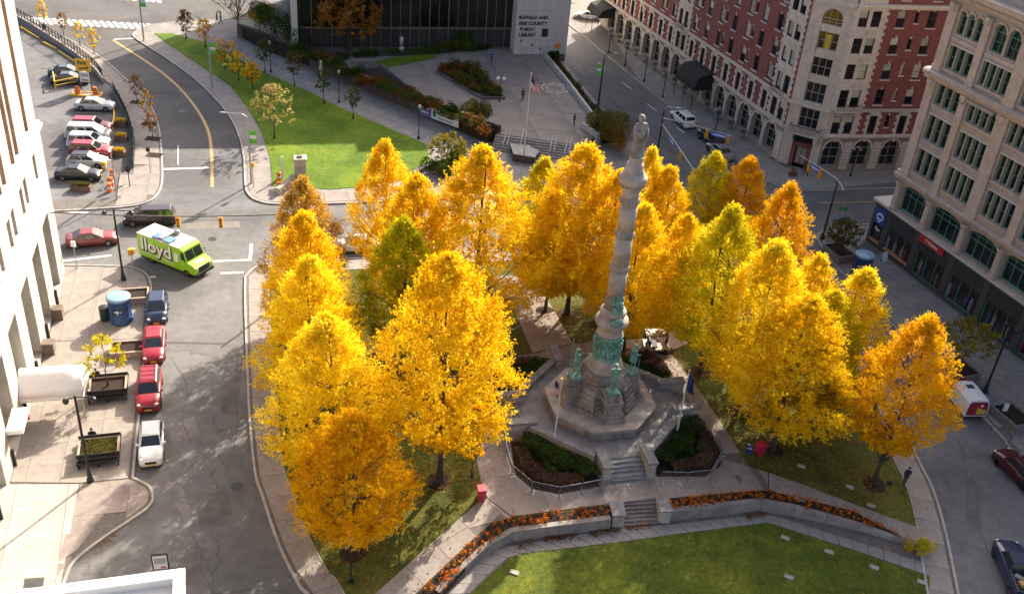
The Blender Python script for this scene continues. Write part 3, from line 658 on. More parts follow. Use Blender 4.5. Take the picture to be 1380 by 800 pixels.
hotel_front(FC, CL, [cx(s)+.1 for s in big_s if s < CL-1.5], [cx(2.6+3.28*k) for k in range(16)], [(cx(3.95), cx(.85)), (cx(2.45+3.28*8+1.6), cx(2.45+3.28*8-1.6))], [cx(s) for s in (4.55, 11.0, 17.6, 24.2, 33.9, 40.4, 47)])
hotel_front(FW, WL, [6.07, 10.1, 16., 20, 26, 30, 36, 40], [1.55+4.0*k for k in range(10)], [(.25, 3.85)], [8.05, 13, 18, 23, 28, 33, 38])
# the corner bay
cxm = CHL/2+.15; mb = wall_mesh(CHL, 0, HB, [(cxm-1.25, cxm+1.25, .1, 4.3, False, .9), (cxm-1.2, cxm+1.2, 5.2, 20.0, True, .5)], back=1.)
FX.part(mb, 'corner_wall', M_cream)
FX.part(MB().box(-.1, CHL+.1, -.3, .3, 7.98, 8.3).box(-.1, CHL+.1, -.3, .3, 20.55, 21.1), 'belt_course', M_cream2)
for i, (a, b) in enumerate([(5.2,7.7), (8.5,11.0), (11.9,14.1), (15.1,17.2), (18.0,19.95)]):
    window(FX, cxm-1.2, cxm+1.2, a, b, .42, mk('grey_frame', (.3,.28,.25), .6), 3, 2, arch=(i == 4), fwid=.1)
    if i == 3: FX.part(MB().box(cxm-.3, cxm+.3, .36, .4, a+.1, b-.3), 'curtain', mk('yellow_curtain', (.5,.33,.03), .8))
for a, b in [(7.7,8.5), (11.0,11.9), (14.1,15.1), (17.2,18.0)]: FX.part(MB().box(cxm-1.2, cxm+1.2, .22, .45, a, b).box(cxm-.5, cxm+.5, .16, .22, a+.15, b-.15), 'spandrel', M_cream2)
mb = MB(); mb.box(cxm-1.9, cxm+1.9, -1.1, .1, 4.55, 4.8); bal = FX.part(mb, 'balcony', M_cream2); mb = MB()
mb.box(cxm-1.9, cxm+1.9, -1.1, -1.02, 5.55, 5.63); mb.box(cxm-1.9, cxm-1.82, -1.1, .1, 5.55, 5.63); mb.box(cxm+1.82, cxm+1.9, -1.1, .1, 5.55, 5.63)
for i in range(20): mb.box(cxm-1.88+i*.197, cxm-1.84+i*.197, -1.08, -1.04, 4.8, 5.55)
mb.build('railing', M_dark, bal)
for s in (-1, 1): FX.part(MB().box(cxm+s*1.5-.22, cxm+s*1.5+.22, -.7, .05, 3.7, 4.55), 'bracket', M_cream2)
FX.part(MB().box(cxm-1.25, cxm-.75, .1, .6, .1, 3.0).box(cxm+.75, cxm+1.25, .1, .6, .1, 3.0).box(cxm-1.25, cxm+1.25, .1, .6, 2.75, 3.2), 'door_surround', M_brick)
dr = FX.part(MB().box(cxm-.75, cxm+.75, .62, .7, .1, 2.75), 'door', M_dark); link('door_frame', MB().box(cxm-.6, cxm-.05, .58, .62, .35, 2.5).box(cxm+.05, cxm+.6, .58, .62, .35, 2.5).data('door_frame', mk('grey_frame', (.3,.28,.25), .6)), dr)
window(FX, cxm-1.2, cxm+1.2, 3.25, 4.25, .8, M_dark, 3, 1)
A_ = C1+unit(AZC)*CL; mb = MB(); ins = 1.0
core = [C1+unit(azch+90)*ins, C2+unit(azch+90)*ins, C2+unit(AZW)*WL+unit(AZW+90)*ins, C2+unit(AZW)*WL+unit(AZW+90)*48, A_+unit(AZC-90)*30, A_+unit(AZC-90)*ins-unit(AZC)*.3]
mb.prism([((p-C1).x, (p-C1).y) for p in core], 0, HB-.1); mb.build('building_core', M_brick, ho)
# far end wall
FE = Fac(ho, A_+unit(AZC-90)*30, AZC+90); FE.part(wall_mesh(30, 0, HB, [], back=.2), 'end_wall', M_cream)
# entrance canopies of the hotel
def canopy(x, w_, h0, h1, d, mat):
    mb = MB(); n = 9
    prof = [(0,h1), (-d*.35,h1-.05), (-d*.8,h1-.5), (-d,h0+.35), (-d,h0), (0,h0)]
    mb.rings([[Vector((xx, p[0], p[1])) for p in prof] for xx in (x-w_/2, x-w_/4, x, x+w_/4, x+w_/2)])
    c = FC.part(mb, 'canopy', mat); mb = MB()
    for xx in (x-w_/2+.15, x, x+w_/2-.15): mb.tube([(xx,-d+.1,.12), (xx,-d+.1,h0+.1)], .05, 6)
    mb.build('canopy_post', M_dark, c); return c
M_blackcanvas = mk('black_canvas', (.012,.012,.013), .8, var=.2, scale=2)
canopy(cx(20.6), 5.6, 2.9, 5.2, 3.0, M_blackcanvas); canopy(cx(53.2), 5.0, 2.9, 4.6, 3.0, M_blackcanvas)
for s in range(1, 15, 1):                            # shrubs in tubs at the foot of the wall
    x = cx(4.2+3.28*s)
    if s in (5, 15): continue
    t = FC.put(link('flower_tub', wcached(('tub',), lambda: MB().lathe([(.28,0),(.42,.5),(.38,.5)], 10).data('flower_tub', mk('stone_tub', (.25,.22,.19), .9, var=.2)))), x, -.9, .12)
    mb = MB(); 
    link('shrub', wcached(('tubshrub',), lambda: shrub_mesh(.55, .7, 160, 'shrub_dark')), t, loc=(0,0,.45))
# ------------------------------------------------------------------ tan office building on the right
M_tan = mk('tan_terracotta', (.41,.33,.26), .88, var=.14, scale=.8, bump=.08, bscale=8)
M_tan2 = mk('tan_moulding', (.48,.38,.29), .85, var=.16, scale=1.5, bump=.15, bscale=10)
M_green = mk('green_frame', (.06,.26,.17), .6, var=.2, scale=2)
M_shop = mk('dark_granite', (.07,.064,.058), .45, var=.2, scale=2.)
BO = Vector((38.28,100.85,0)); AZB = -67.; BL = 40.
br = thing('tan_office_building', 'tan terracotta office building with green window frames and dark shopfronts at right', 'building', BO)
FB = Fac(br, BO, AZB); U0 = 2.3; BTOP = 30.
bays = []; x = 3.55; i = 0
piers = [U0]
layout = [(3.6,6.85,3), (8.05,11.65,4), (13.4,17.0,4), (18.3,21.9,4), (23.2,26.8,4), (28.1,31.7,4), (33,36.6,4)]
ops = []; wl = []
for a, b, n in layout:
    wd = (b-a)/n
    for r, (z0, z1) in enumerate([(10.15,12.7), (13.75,16.3), (17.45,19.45), (21.1,23.3)]):
        for j in range(n): ops.append((a+j*wd+.055, a+(j+1)*wd-.055, z0, z1)); wl.append((a+j*wd+.055, a+(j+1)*wd-.055, z0, z1, False))
    if n == 3:
        for j in range(3): ops.append((a+j*wd+.1, a+(j+1)*wd-.1, 24.45, 26.6, True)); wl.append((a+j*wd+.1, a+(j+1)*wd-.1, 24.45, 26.6, True))
    else:
        for j in range(2): q = a+j*(b-a)/2; ops.append((q+.15, q+(b-a)/2-.15, 24.3, 26.85, True)); wl.append((q+.15, q+(b-a)/2-.15, 24.3, 26.85, True))
FB.part(wall_mesh(BL, 9.0, BTOP, ops, .42, U0, back=.8), 'wall', M_tan)
for x0, x1, a, b, ar in wl: window(FB, x0, x1, a, b, .36, M_green, 2 if ar and x1-x0 > 1.2 else 1, 2, arch=ar, fwid=.075, sill=None)
# projecting piers, moulded frames above and below each window group
edges = [U0] + [v for a, b, n in layout for v in (a-.12, b+.12)] + [BL]
for i in range(0, len(edges)-1, 2):
    a, b = edges[i], edges[i+1]
    for z0, z1 in ((9.1,19.6), (20.55,27.1)):
        FB.part(MB().box(a+.06, b-.06, -.3, .02, z0, z1-.5).box(a, b, -.38, .02, z1-.5, z1).box(a, b, -.36, .02, z0-.0, z0+.45), 'pilaster', M_tan2)
        FB.part(MB().ball(((a+b)/2,-.42,z1-.35), (.35,.14,.42), 8, 5).box((a+b)/2-.3, (a+b)/2+.3, -.5, -.3, z1-.12, z1), 'capital', M_tan2)
for a, b, n in layout:
    for z0, z1 in [(10.15,12.7), (13.75,16.3), (17.45,19.45), (21.1,23.3)]:
        FB.part(MB().box(a-.05, b+.05, -.12, .02, z1+.06, z1+.2), 'window_head', mk('pale_trim', (.55,.5,.43), .8, var=.1)); FB.part(MB().box(a-.05, b+.05, -.2, .3, z0-.2, z0-.03), 'sill', M_tan2)
        mb = MB()
        for j in range(1, n): q = a+j*(b-a)/n; mb.tube([(q,-.06,z0), (q,-.06,z1)], .06, 8)
        FB.part(mb, 'mullion_column', M_tan2)
    FB.part(MB().box(a-.05, b+.05, -.16, .02, 23.75, 24.1), 'sill', M_tan2)
    k = n if n == 3 else 2
    for j in range(k):
        wd = (b-a)/k; c = a+(j+.5)*wd; h = wd/2; O = arch_pts(c-h+.0, c+h-.0, 26.6+.28, 10) if n == 3 else arch_pts(c-h, c+h, 27.12, 10); I = arch_pts(c-h+.14, c+h-.14, 26.6+.1 if n == 3 else 26.92, 10); mb = MB()
        for q in range(10): mb.rings([[Vector((p[0], yy, p[1])) for p in (O[q], O[q+1], I[q+1], I[q])] for yy in (.01, -.16)])
        FB.part(mb, 'arch_moulding', M_tan2)
def cornice(F, x0, x1, z, prof, name='cornice', ret=4.):
    mb = MB(); P = prof
    mb.rings([[Vector((xx, p[0], z+p[1])) for p in P] for xx in (x0, x1)]); return F.part(mb, name, M_tan2)
cornice(FB, U0-.5, BL, 19.6, [(.2,0), (-.3,0), (-.42,.3), (-.75,.45), (-.85,.8), (-.6,.95), (.2,.98)])
cornice(FB, U0-.45, BL, 8.75, [(.2,-.1), (-.3,-.1), (-.5,.2), (-.6,.5), (-.3,.62), (.2,.65)])
cornice(FB, U0-.6, BL, 27.35, [(.2,0), (-.4,.1), (-.6,.5), (-1.1,.8), (-1.2,1.3), (.2,1.4)])
for i in range(14): FB.part(MB().box(8.3+i*.24, 8.45+i*.24, -.7, -.3, 19.3, 19.6), 'dentil', M_tan2)
# second storey: broad bowed green windows between columns
o2 = []; colx = [U0+.35, 7.25, 12.35, 17.25, 22.2, 27.2, 32.2, 37.]
for a, b in zip(colx, colx[1:]): o2.append((a+.45, b-.45, 5.55, 8.45, .28, .7))
FB.part(wall_mesh(BL, 5.25, 9.0, o2, .7, U0, back=.6), 'storey_wall', M_tan)
for a, b in zip(colx, colx[1:]):
    w_ = window(FB, a+.45, b-.45, 5.55, 8.45, .55, M_green, 4, 1, arch=.28, fwid=.1, rows=[1.75])
for a in colx: FB.part(MB().lathe([(.42,0), (.42,.3), (.33,.4), (.31,2.75), (.45,2.9), (.45,3.15)], 14, (a,-.12,5.3)), 'column', M_tan2)
# ground floor shops
gp = [0., 2.4, 7.05, 12.05, 17., 22., 27., 32., 37., BL]; og = []
for a, b in zip(gp, gp[1:]): og.append((a+.38, b-.38, .35, 4.55, False, .35))
FB.part(wall_mesh(BL, 0, 5.0, og, .35, 0, back=6.), 'shop_wall', M_shop)
FB.part(MB().box(-.25, BL, -.3, .5, 5.0, 5.27).box(-.25, 2.2, .5, 6., 5.0, 5.27), 'shop_ledge', mk('pale_trim', (.55,.5,.43), .8, var=.1))
M_shopglass = mk('shop_glass', (.02,.019,.018), .06, var=.8, scale=.8, col2=(.06,.05,.045))
for i, (a, b) in enumerate(zip(gp, gp[1:])):
    x0, x1 = a+.38, b-.38
    window(FB, x0, x1, .35, 4.55, .3, M_green if i else M_dark, 3 if i else 1, 1, fwid=.09, rows=[2.9], glass=M_shopglass, name='shop_window')
    FB.part(MB().box(x0+.05, x1-.05, .02, .26, 3.05, 4.5), 'sign_band', mk('shop_fascia', (.035,.034,.034), .6, var=.3, scale=1.))
    # goods behind the glass, shown against it
    if i:
        for j in range(6):
            if rnd.random() < .3: continue
            c_ = rnd.choice([(.2,.15,.12), (.2,.03,.04), (.22,.22,.22), (.04,.06,.15), (.15,.1,.06), (.06,.06,.06), (.2,.18,.16)]); q = x0+.3+(x1-x0-.5)*j/6
            FB.part(MB().lathe([(.11,0), (.17,.55), (.15,.8), (.2,1.1), (.06,1.25), (.1,1.4), (.02,1.52)], 8, (q,.24,.5+rnd.uniform(0, .2))), 'display_figure', mk('goods_%d' % int(c_[0]*100+c_[2]*10), c_, .8, var=.3, scale=4))
FB.part(MB().box(7.45, 10.9, -.16, .02, 4.1, 4.85), 'shop_sign', mk('red_sign', (.5,.02,.03), .5, var=.1))
t = FB.put(link('lettering', text_mesh('T·Mobile', .5, .012, mk('white_letters', (.8,.8,.8), .6, var=0))), 9.2, -.18, 4.47); t.rotation_euler = (PI/2, 0, R_(AZB))
FB.part(MB().box(.5, 2.1, -.12, .02, 2.75, 4.5), 'shop_sign', mk('blue_sign', (.02,.06,.24), .5, var=.1))
mb = MB(); P = [(1.3+.55*math.cos(PI*i/10), 3.5+.5*math.sin(PI*i/10)) for i in range(11)]; Q = [(1.3+.4*math.cos(PI*i/10)*1.0, 3.5+.32*math.sin(PI*i/10)) for i in range(11)]
for i in range(10): mb.rings([[Vector((p[0], yy, p[1])) for p in (P[i], P[i+1], Q[i+1], Q[i])] for yy in (-.11, -.135)])
mb.box(.85, 1.75, -.135, -.11, 3.28, 3.42); mb.box(1.0, 1.5, -.135, -.11, 3.02, 3.14); FB.part(mb, 'emblem', mk('white_letters', (.8,.8,.8), .6, var=0))
t = FB.put(link('lettering', text_mesh('Tim', .5, .012, mk('white_letters', (.8,.8,.8), .6, var=0), .01)), 1.25, -.03, 2.1); t.rotation_euler = (PI/2, 0, R_(AZB))
for a, b in ((.45,2.0), (2.9,6.7)): FB.part(MB().box(a, b, -.06, .3, .55, .75), 'orange_rail', mk('orange_trim', (.5,.22,.1), .6, var=.15))
# sides, roof
FS = Fac(br, BO+unit(AZB)*U0+unit(AZB+90)*30, AZB-90)
so_ = []; 
for k in range(6):
    for z0, z1 in [(10.15,12.7), (13.75,16.3), (17.45,19.45), (21.1,23.3)]: so_.append((1.5+k*4.8, 4.6+k*4.8, z0, z1))
FS.part(wall_mesh(30, 5.25, BTOP, so_, .4, back=.1), 'side_wall', M_tan)
for q in so_: window(FS, *q, .35, M_green, 3, 2, fwid=.08)
for z, d in ((19.6,.6), (8.8,.4), (27.4,.9)): FS.part(MB().box(0, 30.4, -d, .2, z, z+.8), 'cornice', M_tan2)
mb = MB(); mb.box(U0+.42, BL, .75, 30, 5.2, BTOP-.2); mb.box(.3, BL, .7, 30, .0, 5.1); FB.part(mb, 'building_core', M_shop)
# ------------------------------------------------------------------ library
ZP = 1.2
M_lib = mk('library_glass', (.01,.01,.012), .1, var=.6, scale=.25, spec=.5); M_fin = mk('bronze_fin', (.12,.1,.075), .5, var=.2, scale=2.)
M_marble = mk('white_marble', (.5,.48,.44), .7, var=.08, scale=1.5, objvar=.05)
lA = G(412,66,ZP); lB = G(690,66,ZP); AZL = 15.76; LBL = 32.
LR = lB + unit(AZL)*8.3; LW = (lB-lA).dot(unit(AZL)); OL = lB - unit(AZL)*LBL
li = thing('library', 'dark glazed library with bronze fins and white marble block behind the plaza', 'building', (OL.x, OL.y, 0)); FLb = Fac(li, Vector((OL.x, OL.y, 0)), AZL)
LH = 24.3; x_end = LBL  # unseen upper height chosen so its shadow edge falls across the lawn
FLb.part(MB().box(0, x_end, .3, 30, .2, LH), 'building_core', mk('core_dark', (.03,.03,.03), var=.1))
xs = [x_end-1.43*k for k in range(int(LBL/1.43)+1)]
for k in range(len(xs)-1):
    a, b = xs[k+1], xs[k]
    for z0, z1 in ((ZP+.1,ZP+3.0), (ZP+3.3,ZP+8.), (ZP+8.2,ZP+14.), (14+ZP+.2, LH)):
        FLb.put(link('glass_pane', wcached(('lp', z0), lambda: MB().box(.03, 1.40, .0, .04, 0, z1-z0).data('glass_pane', M_lib))), a, .2 if z0 > ZP+1 else .9, z0)
    FLb.put(link('fin', wcached(('fin', k % 2), lambda: MB().box(-.07 if k % 2 else -.045, .07 if k % 2 else .045, -.28 if k % 2 else -.05, .3, 0, LH-ZP).data('fin', M_fin))), b, .1, ZP)
FLb.part(MB().box(0, x_end, .05, 1.0, ZP+2.95, ZP+3.25), 'ledge', M_fin)
FLb.part(MB().box(0, x_end, -.1, 1.1, 0, ZP+.18), 'plinth', M_fin)
FLb.part(MB().box(-.9, -.05, -1.5, .5, .1, LH), 'white_pier', M_marble)
# entrance doors near the right end
for k in range(4): window(FLb, x_end-6.1+k*1.35, x_end-4.85+k*1.35, ZP+.02, ZP+2.6, .5, mk('grey_metal', (.4,.4,.4), .4), 1, 1, fwid=.08, name='door')
FLb.part(MB().box(x_end-6.4, x_end-.6, .35, .6, ZP+2.62, ZP+2.95), 'door_lintel', mk('grey_metal', (.4,.4,.4), .4))
FM = Fac(li, Vector((lB.x, lB.y, 0)) - unit(AZL)*.3 - unit(AZL+90)*2.4, AZL); BW = 8.2
FM.part(MB().box(.05, BW-.05, .05, 32, .1, LH), 'marble_core', M_joint)
for k in range(8):
    for j in range(13): FM.put(link('marble_panel', wcached(('mp',), lambda: MB().box(.012, 1.013, 0, .05, .012, 1.088).data('marble_panel', M_marble))), k*1.025, 0, ZP-.02+j*1.1)
for k in range(3):
    for j in range(13):
        o = FM.put(link('marble_panel', wcached(('mp2',), lambda: MB().box(0, .05, .012, .79, .012, 1.088).data('marble_panel', M_marble))), 0, .05+k*.8, ZP-.02+j*1.1)
FM.part(MB().box(0, .05, 2.45, 32, ZP, LH).box(BW-.05, BW, .06, 32, ZP, LH).box(0, BW, .0, .06, ZP+14.3, LH), 'side_cladding', M_marble)
for j, s in enumerate(['BUFFALO AND', 'ERIE COUNTY', 'PUBLIC', 'LIBRARY']):
    t = FM.put(link('lettering', text_mesh(s, .68, .03, M_dark, .02)), 2.6 if j < 2 else (1.75 if j == 2 else 1.85), -.04, 6.75-j*.88); t.rotation_euler = (PI/2, 0, R_(AZL))
FM.part(MB().box(4.1, 5.0, -.1, .0, 3.9, 5.1), 'plaque', M_dark)
for x_, z_ in ((.9,3.1), (2.6,2.5), (3.9,1.9)): FM.part(MB().box(x_, x_+.25, -.08, .0, z_, z_+.3), 'notice', mk('blue_sign', (.02,.06,.24), .5))
# plaza, its retaining walls and planting beds
pl = GL([(420,76), (520,76), (600,72), (690,62), (722,62), (764,114), (804,166), (800,185), (790,197), (668,180), (655,172), (560,128), (515,90), (470,92)], ZP)
plz = sheet('library_plaza', pl, 0, ZP-.03, M_joint)
slabs(plz, [(p.x, p.y) for p in pl], AZL, 5.2, 5.2, ZP, .05, M_plaza, gap=.04, minarea=.5)
M_brown = mk('brown_granite', (.075,.052,.046), .6, var=.2, scale=1.5, objvar=.12)
wl_px = [(250,30), (300,45), (345,58), (440,100), (560,150), (672,190)]
wb = spline(GL(wl_px, .14), 4)
rw = thing('planter_wall', 'long dark brown granite planter wall along the walk below the library', 'wall', (wb[6].x, wb[6].y, .1))
n_ = 46; P_ = resample(wb[6:], n_); I_ = offset_line(P_, .35)
for k in range(n_):
    a, b, c, d = P_[k], P_[k+1], I_[k+1], I_[k]; q = inset([(a.x,a.y), (b.x,b.y), (c.x,c.y), (d.x,d.y)], .012); o_ = rw.location
    MB().prism([(p[0]-o_.x, p[1]-o_.y) for p in q], 0, 2.05+rnd.uniform(-.004, .004)).build('panel', M_brown, rw)
    q = inset([(p.x,p.y) for p in (a+(a-d)*.12, b+(b-c)*.12, c, d)], .004); MB().prism([(p[0]-o_.x, p[1]-o_.y) for p in q], 2.06, 2.14).build('coping', mk('wall_coping', (.15,.115,.1), .7, var=.2), rw)
bed = [p for p in offset_line(P_, .36)] + GL([(660,178), (640,172), (560,134), (512,96), (470,93), (430,80), (400,72), (350,52)], 1.6)
sheet('planting_bed_soil', bed, .2, 1.75, M_soil)
mb = MB(); kb2 = GL([(662,177), (640,170), (560,131), (513,93)], ZP)
for a, b in zip(kb2, kb2[1:]): mb.prism([(p.x, p.y) for p in strip(a, b, .3)], ZP-.1, 2.0)
mb.build('plaza_parapet', mk('grey_granite', (.12,.11,.11), .7, var=.2), label='low dark granite parapet between plaza and sloping planting bed', cat='parapet')
ib = GL([(588,98), (612,86), (640,92), (680,134), (650,134), (612,112)], ZP)
sheet('island_bed_soil', ib, ZP-.1, ZP+.28, M_soil)
mb = MB()
for a, b in zip(ib, ib[1:]+ib[:1]): mb.prism([(p.x, p.y) for p in strip(a, b, .22)], ZP-.05, ZP+.34)
mb.build('bed_kerb', mk('grey_granite', (.12,.11,.11), .7, var=.2), label='dark kerb around the island planting bed on the plaza', cat='kerb')
# side wall of the plaza towards the side street, and its shrub strip
mb = MB(); sw = GL([(721,62), (764,114), (803,166)], ZP); swr = GL([(803,166), (793,178)], ZP)
for a, b in zip(sw, sw[1:]): mb.prism([(p.x, p.y) for p in strip(a, b, .35)], .1, ZP+.75)
mb.build('plaza_side_wall', mk('pale_cap', (.4,.39,.37), .7, var=.2, scale=.8), label='pale capped low wall between plaza and side street', cat='wall')
mb = MB(); q = GL([(784,172), (806,187)], ZP)
mb.prism([(p.x, p.y) for p in strip(q[0], q[1], .35)], .1, ZP+.75); mb.build('plaza_end_wall', mk('pale_cap', (.4,.39,.37), .7), label='short pale wall end by the shrubs at the plaza corner', cat='wall')
sheet('verge_soil', GL([(726,62), (748,76), (800,140), (830,165), (838,190), (812,192), (806,166), (766,114)], .3), .1, .34, M_soil)
# plaza steps down to the walk
st = thing('plaza_steps', 'broad grey stone steps from the library plaza with metal handrails', 'steps', G(735,200,.1))
s0, s1 = G(668,181,ZP), G(792,198,ZP); dv = (s1-s0).normalized(); dn = Vector((dv.y, -dv.x, 0)); ln = (s1-s0).length
for k in range(6):
    a = s0+dn*(.42*k); b = a+dv*ln; c = b+dn*.44; d = a+dn*.44; o_ = st.location
    MB().prism([((p-o_).x, (p-o_).y) for p in (a, b, c, d)], 0-.0, ZP-.1-(k+1)*.175+.17).build('step', M_walkg, st)
for f in (.12, .3, .62, .78, .93):
    a = s0+dv*ln*f-o_; mb = MB(); h = Vector((0,0,1.)); e = a+dn*2.6
    for o3 in (0, .5): mb.tube([Vector((a.x,a.y,ZP-.1))+dv*o3, Vector((a.x,a.y,ZP+.85))+dv*o3, Vector((e.x,e.y,1.05))+dv*o3, Vector((e.x,e.y,.05))+dv*o3], .045, 6)
    mb.build('handrail', mk('steel', (.5,.5,.5), .35, metal=.8, var=.1), st)
# hotel pavement slabs
slabs(p4, khi[8:40] + [C2+unit(AZW)*30, C2, C1, C1+unit(AZC)*52], AZC, 3.2, 2.4, .14, .05, M_walkg, gap=.035, minarea=.6)
# near roof corner, white parapet at the bottom left
zr = 14.
r0, r1, r2 = G(20,797,zr), G(247,767,zr), G(250,800,zr); du = (r1-r0).normalized(); dw = Vector((du.y, -du.x, 0))
rf = thing('white_parapet_roof', 'corner of a flat white roof with raised parapet at the bottom edge', 'roof', (r1.x, r1.y, 0)); FR = Fac(rf, Vector((r1.x, r1.y, 0)), math.degrees(math.atan2(du.y, du.x)))
M_roofw = mk('white_membrane', (.62,.6,.57), .7, var=.12, scale=.8)
FR.part(MB().box(-30, -.45, -20, -.45, zr-1., zr-.45), 'roof_deck', M_roofw)
FR.part(MB().box(-30, 0, -.45, 0, zr-1.2, zr).box(-.45, 0, -20, -.45, zr-1.2, zr).box(-30, .08, -.04, .08, zr-.14, zr+.03).box(.0, .08, -20, -.04, zr-.14, zr+.03), 'parapet', mk('white_coping', (.7,.68,.65), .5, var=.08))
FR.part(MB().box(-30, -.1, -20, -.1, 0, zr-1.2), 'wall', M_lime)
# ------------------------------------------------------------------ the monument
M_gran = mk('weathered_granite', (.25,.215,.185), .85, var=.4, scale=1.1, bump=.2, bscale=9, col2=(.37,.32,.27), objvar=.12)
M_gran2 = mk('pale_granite', (.37,.315,.26), .85, var=.28, scale=.9, bump=.1, bscale=9, objvar=.05)
M_pod = mk('podium_granite', (.2,.195,.185), .8, var=.22, scale=1., bump=.08, objvar=.08)
M_verd = mk('verdigris_bronze', (.12,.27,.2), .8, var=.45, scale=3.5, bump=.35, bscale=9, col2=(.22,.43,.33))
MC = Vector((7.575,64.23,0)); ZT = zpark(MC.x, MC.y)
mo = thing('monument_column', 'tall weathered granite monument column with verdigris bronze reliefs and statues, centre of the square', 'monument', (MC.x, MC.y, ZT), R_(SQ))
def mp(mb, name, mat, parent=mo): return mb.build(name, mat, parent)
Z = lambda z: z-ZT
def octa(ap): k = math.tan(PI/8); return [(ap,-ap*k), (ap,ap*k), (ap*k,ap), (-ap*k,ap), (-ap,ap*k), (-ap,-ap*k), (-ap*k,-ap), (ap*k,-ap)]
def cut(h, d): return [(h,-d), (h,d), (d,h), (-d,h), (-h,d), (-h,-d), (-d,-h), (d,-h)]
ZD = 1.86; ZO = 2.75
# podium with arms to the four flights
mp(MB().prism(cut(6.2,1.95), -.5, Z(ZD)-.05), 'podium', M_gran)
lay = [(p[0]*1., p[1]*1.) for p in cut(6.15,1.92)]
slabs(mo, lay, 0, 2.05, 2.05, Z(ZD), .06, M_pod, gap=.025, name='podium_slab')
for q in range(4):
    Mq = Matrix.Rotation(q*PI/2, 4, 'Z')
    # flight of steps
    for k in range(6): MB().box(-1.35, 1.35, -6.2-(k+1)*.32, -6.2-k*.32+.02, -.5, Z(ZD)-.02-(k+.45)*.15, Mq).build('step', M_pod, mo)
    # flanking cheek walls with caps
    for s in (-1, 1):
        mb = MB(); mb.box(s*1.72-.3, s*1.72+.3, -7.75, -5.6, -.5, Z(2.35), Mq); w_ = mb.build('cheek_wall', M_gran2, mo)
        MB().box(s*1.72-.38, s*1.72+.38, -7.83, -5.55, Z(2.35), Z(2.55), Mq).build('cap', M_pod, w_)
        MB().box(s*1.72-.34, s*1.72+.34, -7.79, -7.1, -.5, Z(1.2), Mq).build('foot', M_gran2, w_)
    # parapet along the diagonal side, in blocks
    a, b = Vector((-2.1,-6.05,0)), Vector((-6.05,-2.1,0)); n = 4; t = (b-a)/n; u = t.normalized(); nn = Vector((-u.y, u.x, 0))
    for k in range(n):
        p0 = a+t*k+u*.015; p1 = a+t*(k+1)-u*.015; pts = [Mq @ v for v in (p0-nn*.22, p1-nn*.22, p1+nn*.22, p0+nn*.22)]
        MB().prism([(v.x, v.y) for v in pts], -.4, Z(2.2)).build('parapet_block', M_gran2, mo)
        pts = [Mq @ v for v in (p0-nn*.3, p1-nn*.3, p1+nn*.3, p0+nn*.3)]; MB().prism([(v.x, v.y) for v in pts], Z(2.203), Z(2.32)).build('coping', M_pod, mo)
# octagonal platform in two courses of blocks
oc = octa(3.98); mp(MB().prism(octa(3.84), Z(ZD)-.1, Z(ZO)-.14), 'platform', M_gran)
for i in range(8):
    a, b = Vector((*oc[i], 0)), Vector((*oc[(i+1) % 8], 0)); t = (b-a); nn = Vector((t.y, -t.x, 0)).normalized()
    for r in range(2):
        cuts = [0, .38, .72, 1] if r else [0, .25, .6, 1]
        for c0, c1 in zip(cuts, cuts[1:]):
            p0, p1 = a+t*(c0+.004), a+t*(c1-.004); pts = [(v.x, v.y) for v in (p0, p1, p1-nn*.4, p0-nn*.4)]; MB().prism(pts, Z(ZD)+r*.37+.005, Z(ZD)+(r+1)*.37-.008).build('platform_block', M_gran, mo)
slabs(mo, octa(4.12), 45, 1.9, 1.9, Z(ZO), .13, M_gran2, gap=.02, name='platform_slab')
# stepped core: courses of blocks on a square plan
zc = ZO+.0; tiers = [(2.25,.42), (2.1,.4), (1.95,.42), (1.82,.4), (1.72,.42), (1.8,.2), (1.62,.36), (1.52,.34)]
for hw, hh in tiers:
    d = hw*.62; pl_ = cut(hw, d); mp(MB().prism([(p[0]*.96, p[1]*.96) for p in pl_], Z(zc), Z(zc+hh)), 'core', M_gran)
    for i in range(8):
        a, b = Vector((*pl_[i], 0)), Vector((*pl_[(i+1) % 8], 0)); t = b-a; nn = Vector((t.y, -t.x, 0)).normalized(); m = 3 if t.length > 1.8 else 2
        cs = [0] + sorted(rnd.uniform(.25, .75) if m == 2 else (k+rnd.uniform(-.15, .15))/m for k in range(1, m)) + [1]
        for c0, c1 in zip(cs, cs[1:]):
            j = rnd.uniform(-.02, .03); p0, p1 = a+t*c0, a+t*c1; g = t.normalized()*.008; pts = [(v.x, v.y) for v in (p0+g+nn*j, p1-g+nn*j, p1-g-nn*.25, p0+g-nn*.25)]
            MB().prism(pts, Z(zc)+.008, Z(zc+hh)-.008).build('core_block', M_gran, mo)
    zc += hh
# corner buttresses on the diagonals and pedestals for the four statues
for q in range(4):
    Mq = Matrix.Rotation(q*PI/2, 4, 'Z'); z = ZO
    for hw, y1, hh in [(.95,3.35,.34), (.86,3.2,.3), (.66,2.95,.42), (.62,2.9,.45), (.74,3.0,.16), (.52,2.75,.36), (.62,2.85,.14)]:
        MB().box(-hw, hw, -y1, -1.3, Z(z)+.006, Z(z+hh)-.006, Mq).build('pedestal_block', M_gran, mo); z += hh
    zped = z
    Md = Matrix.Rotation(q*PI/2+PI/4, 4, 'Z'); z = ZO
    for hw, y1, hh in [(.8,2.75,.4), (.7,2.62,.42), (.62,2.5,.4), (.55,2.38,.42), (.5,2.22,.42), (.42,2.0,.3)]:
        MB().box(-hw, hw, -y1, -1.3, Z(z)+.006, Z(z+hh)-.006, Md).build('buttress_block', M_gran, mo); z += hh
    MB().box(-.4, .4, -2.86, -2.76, Z(ZO+1.15), Z(ZO+1.5), Mq).build('bronze_plaque', M_verd, mo)
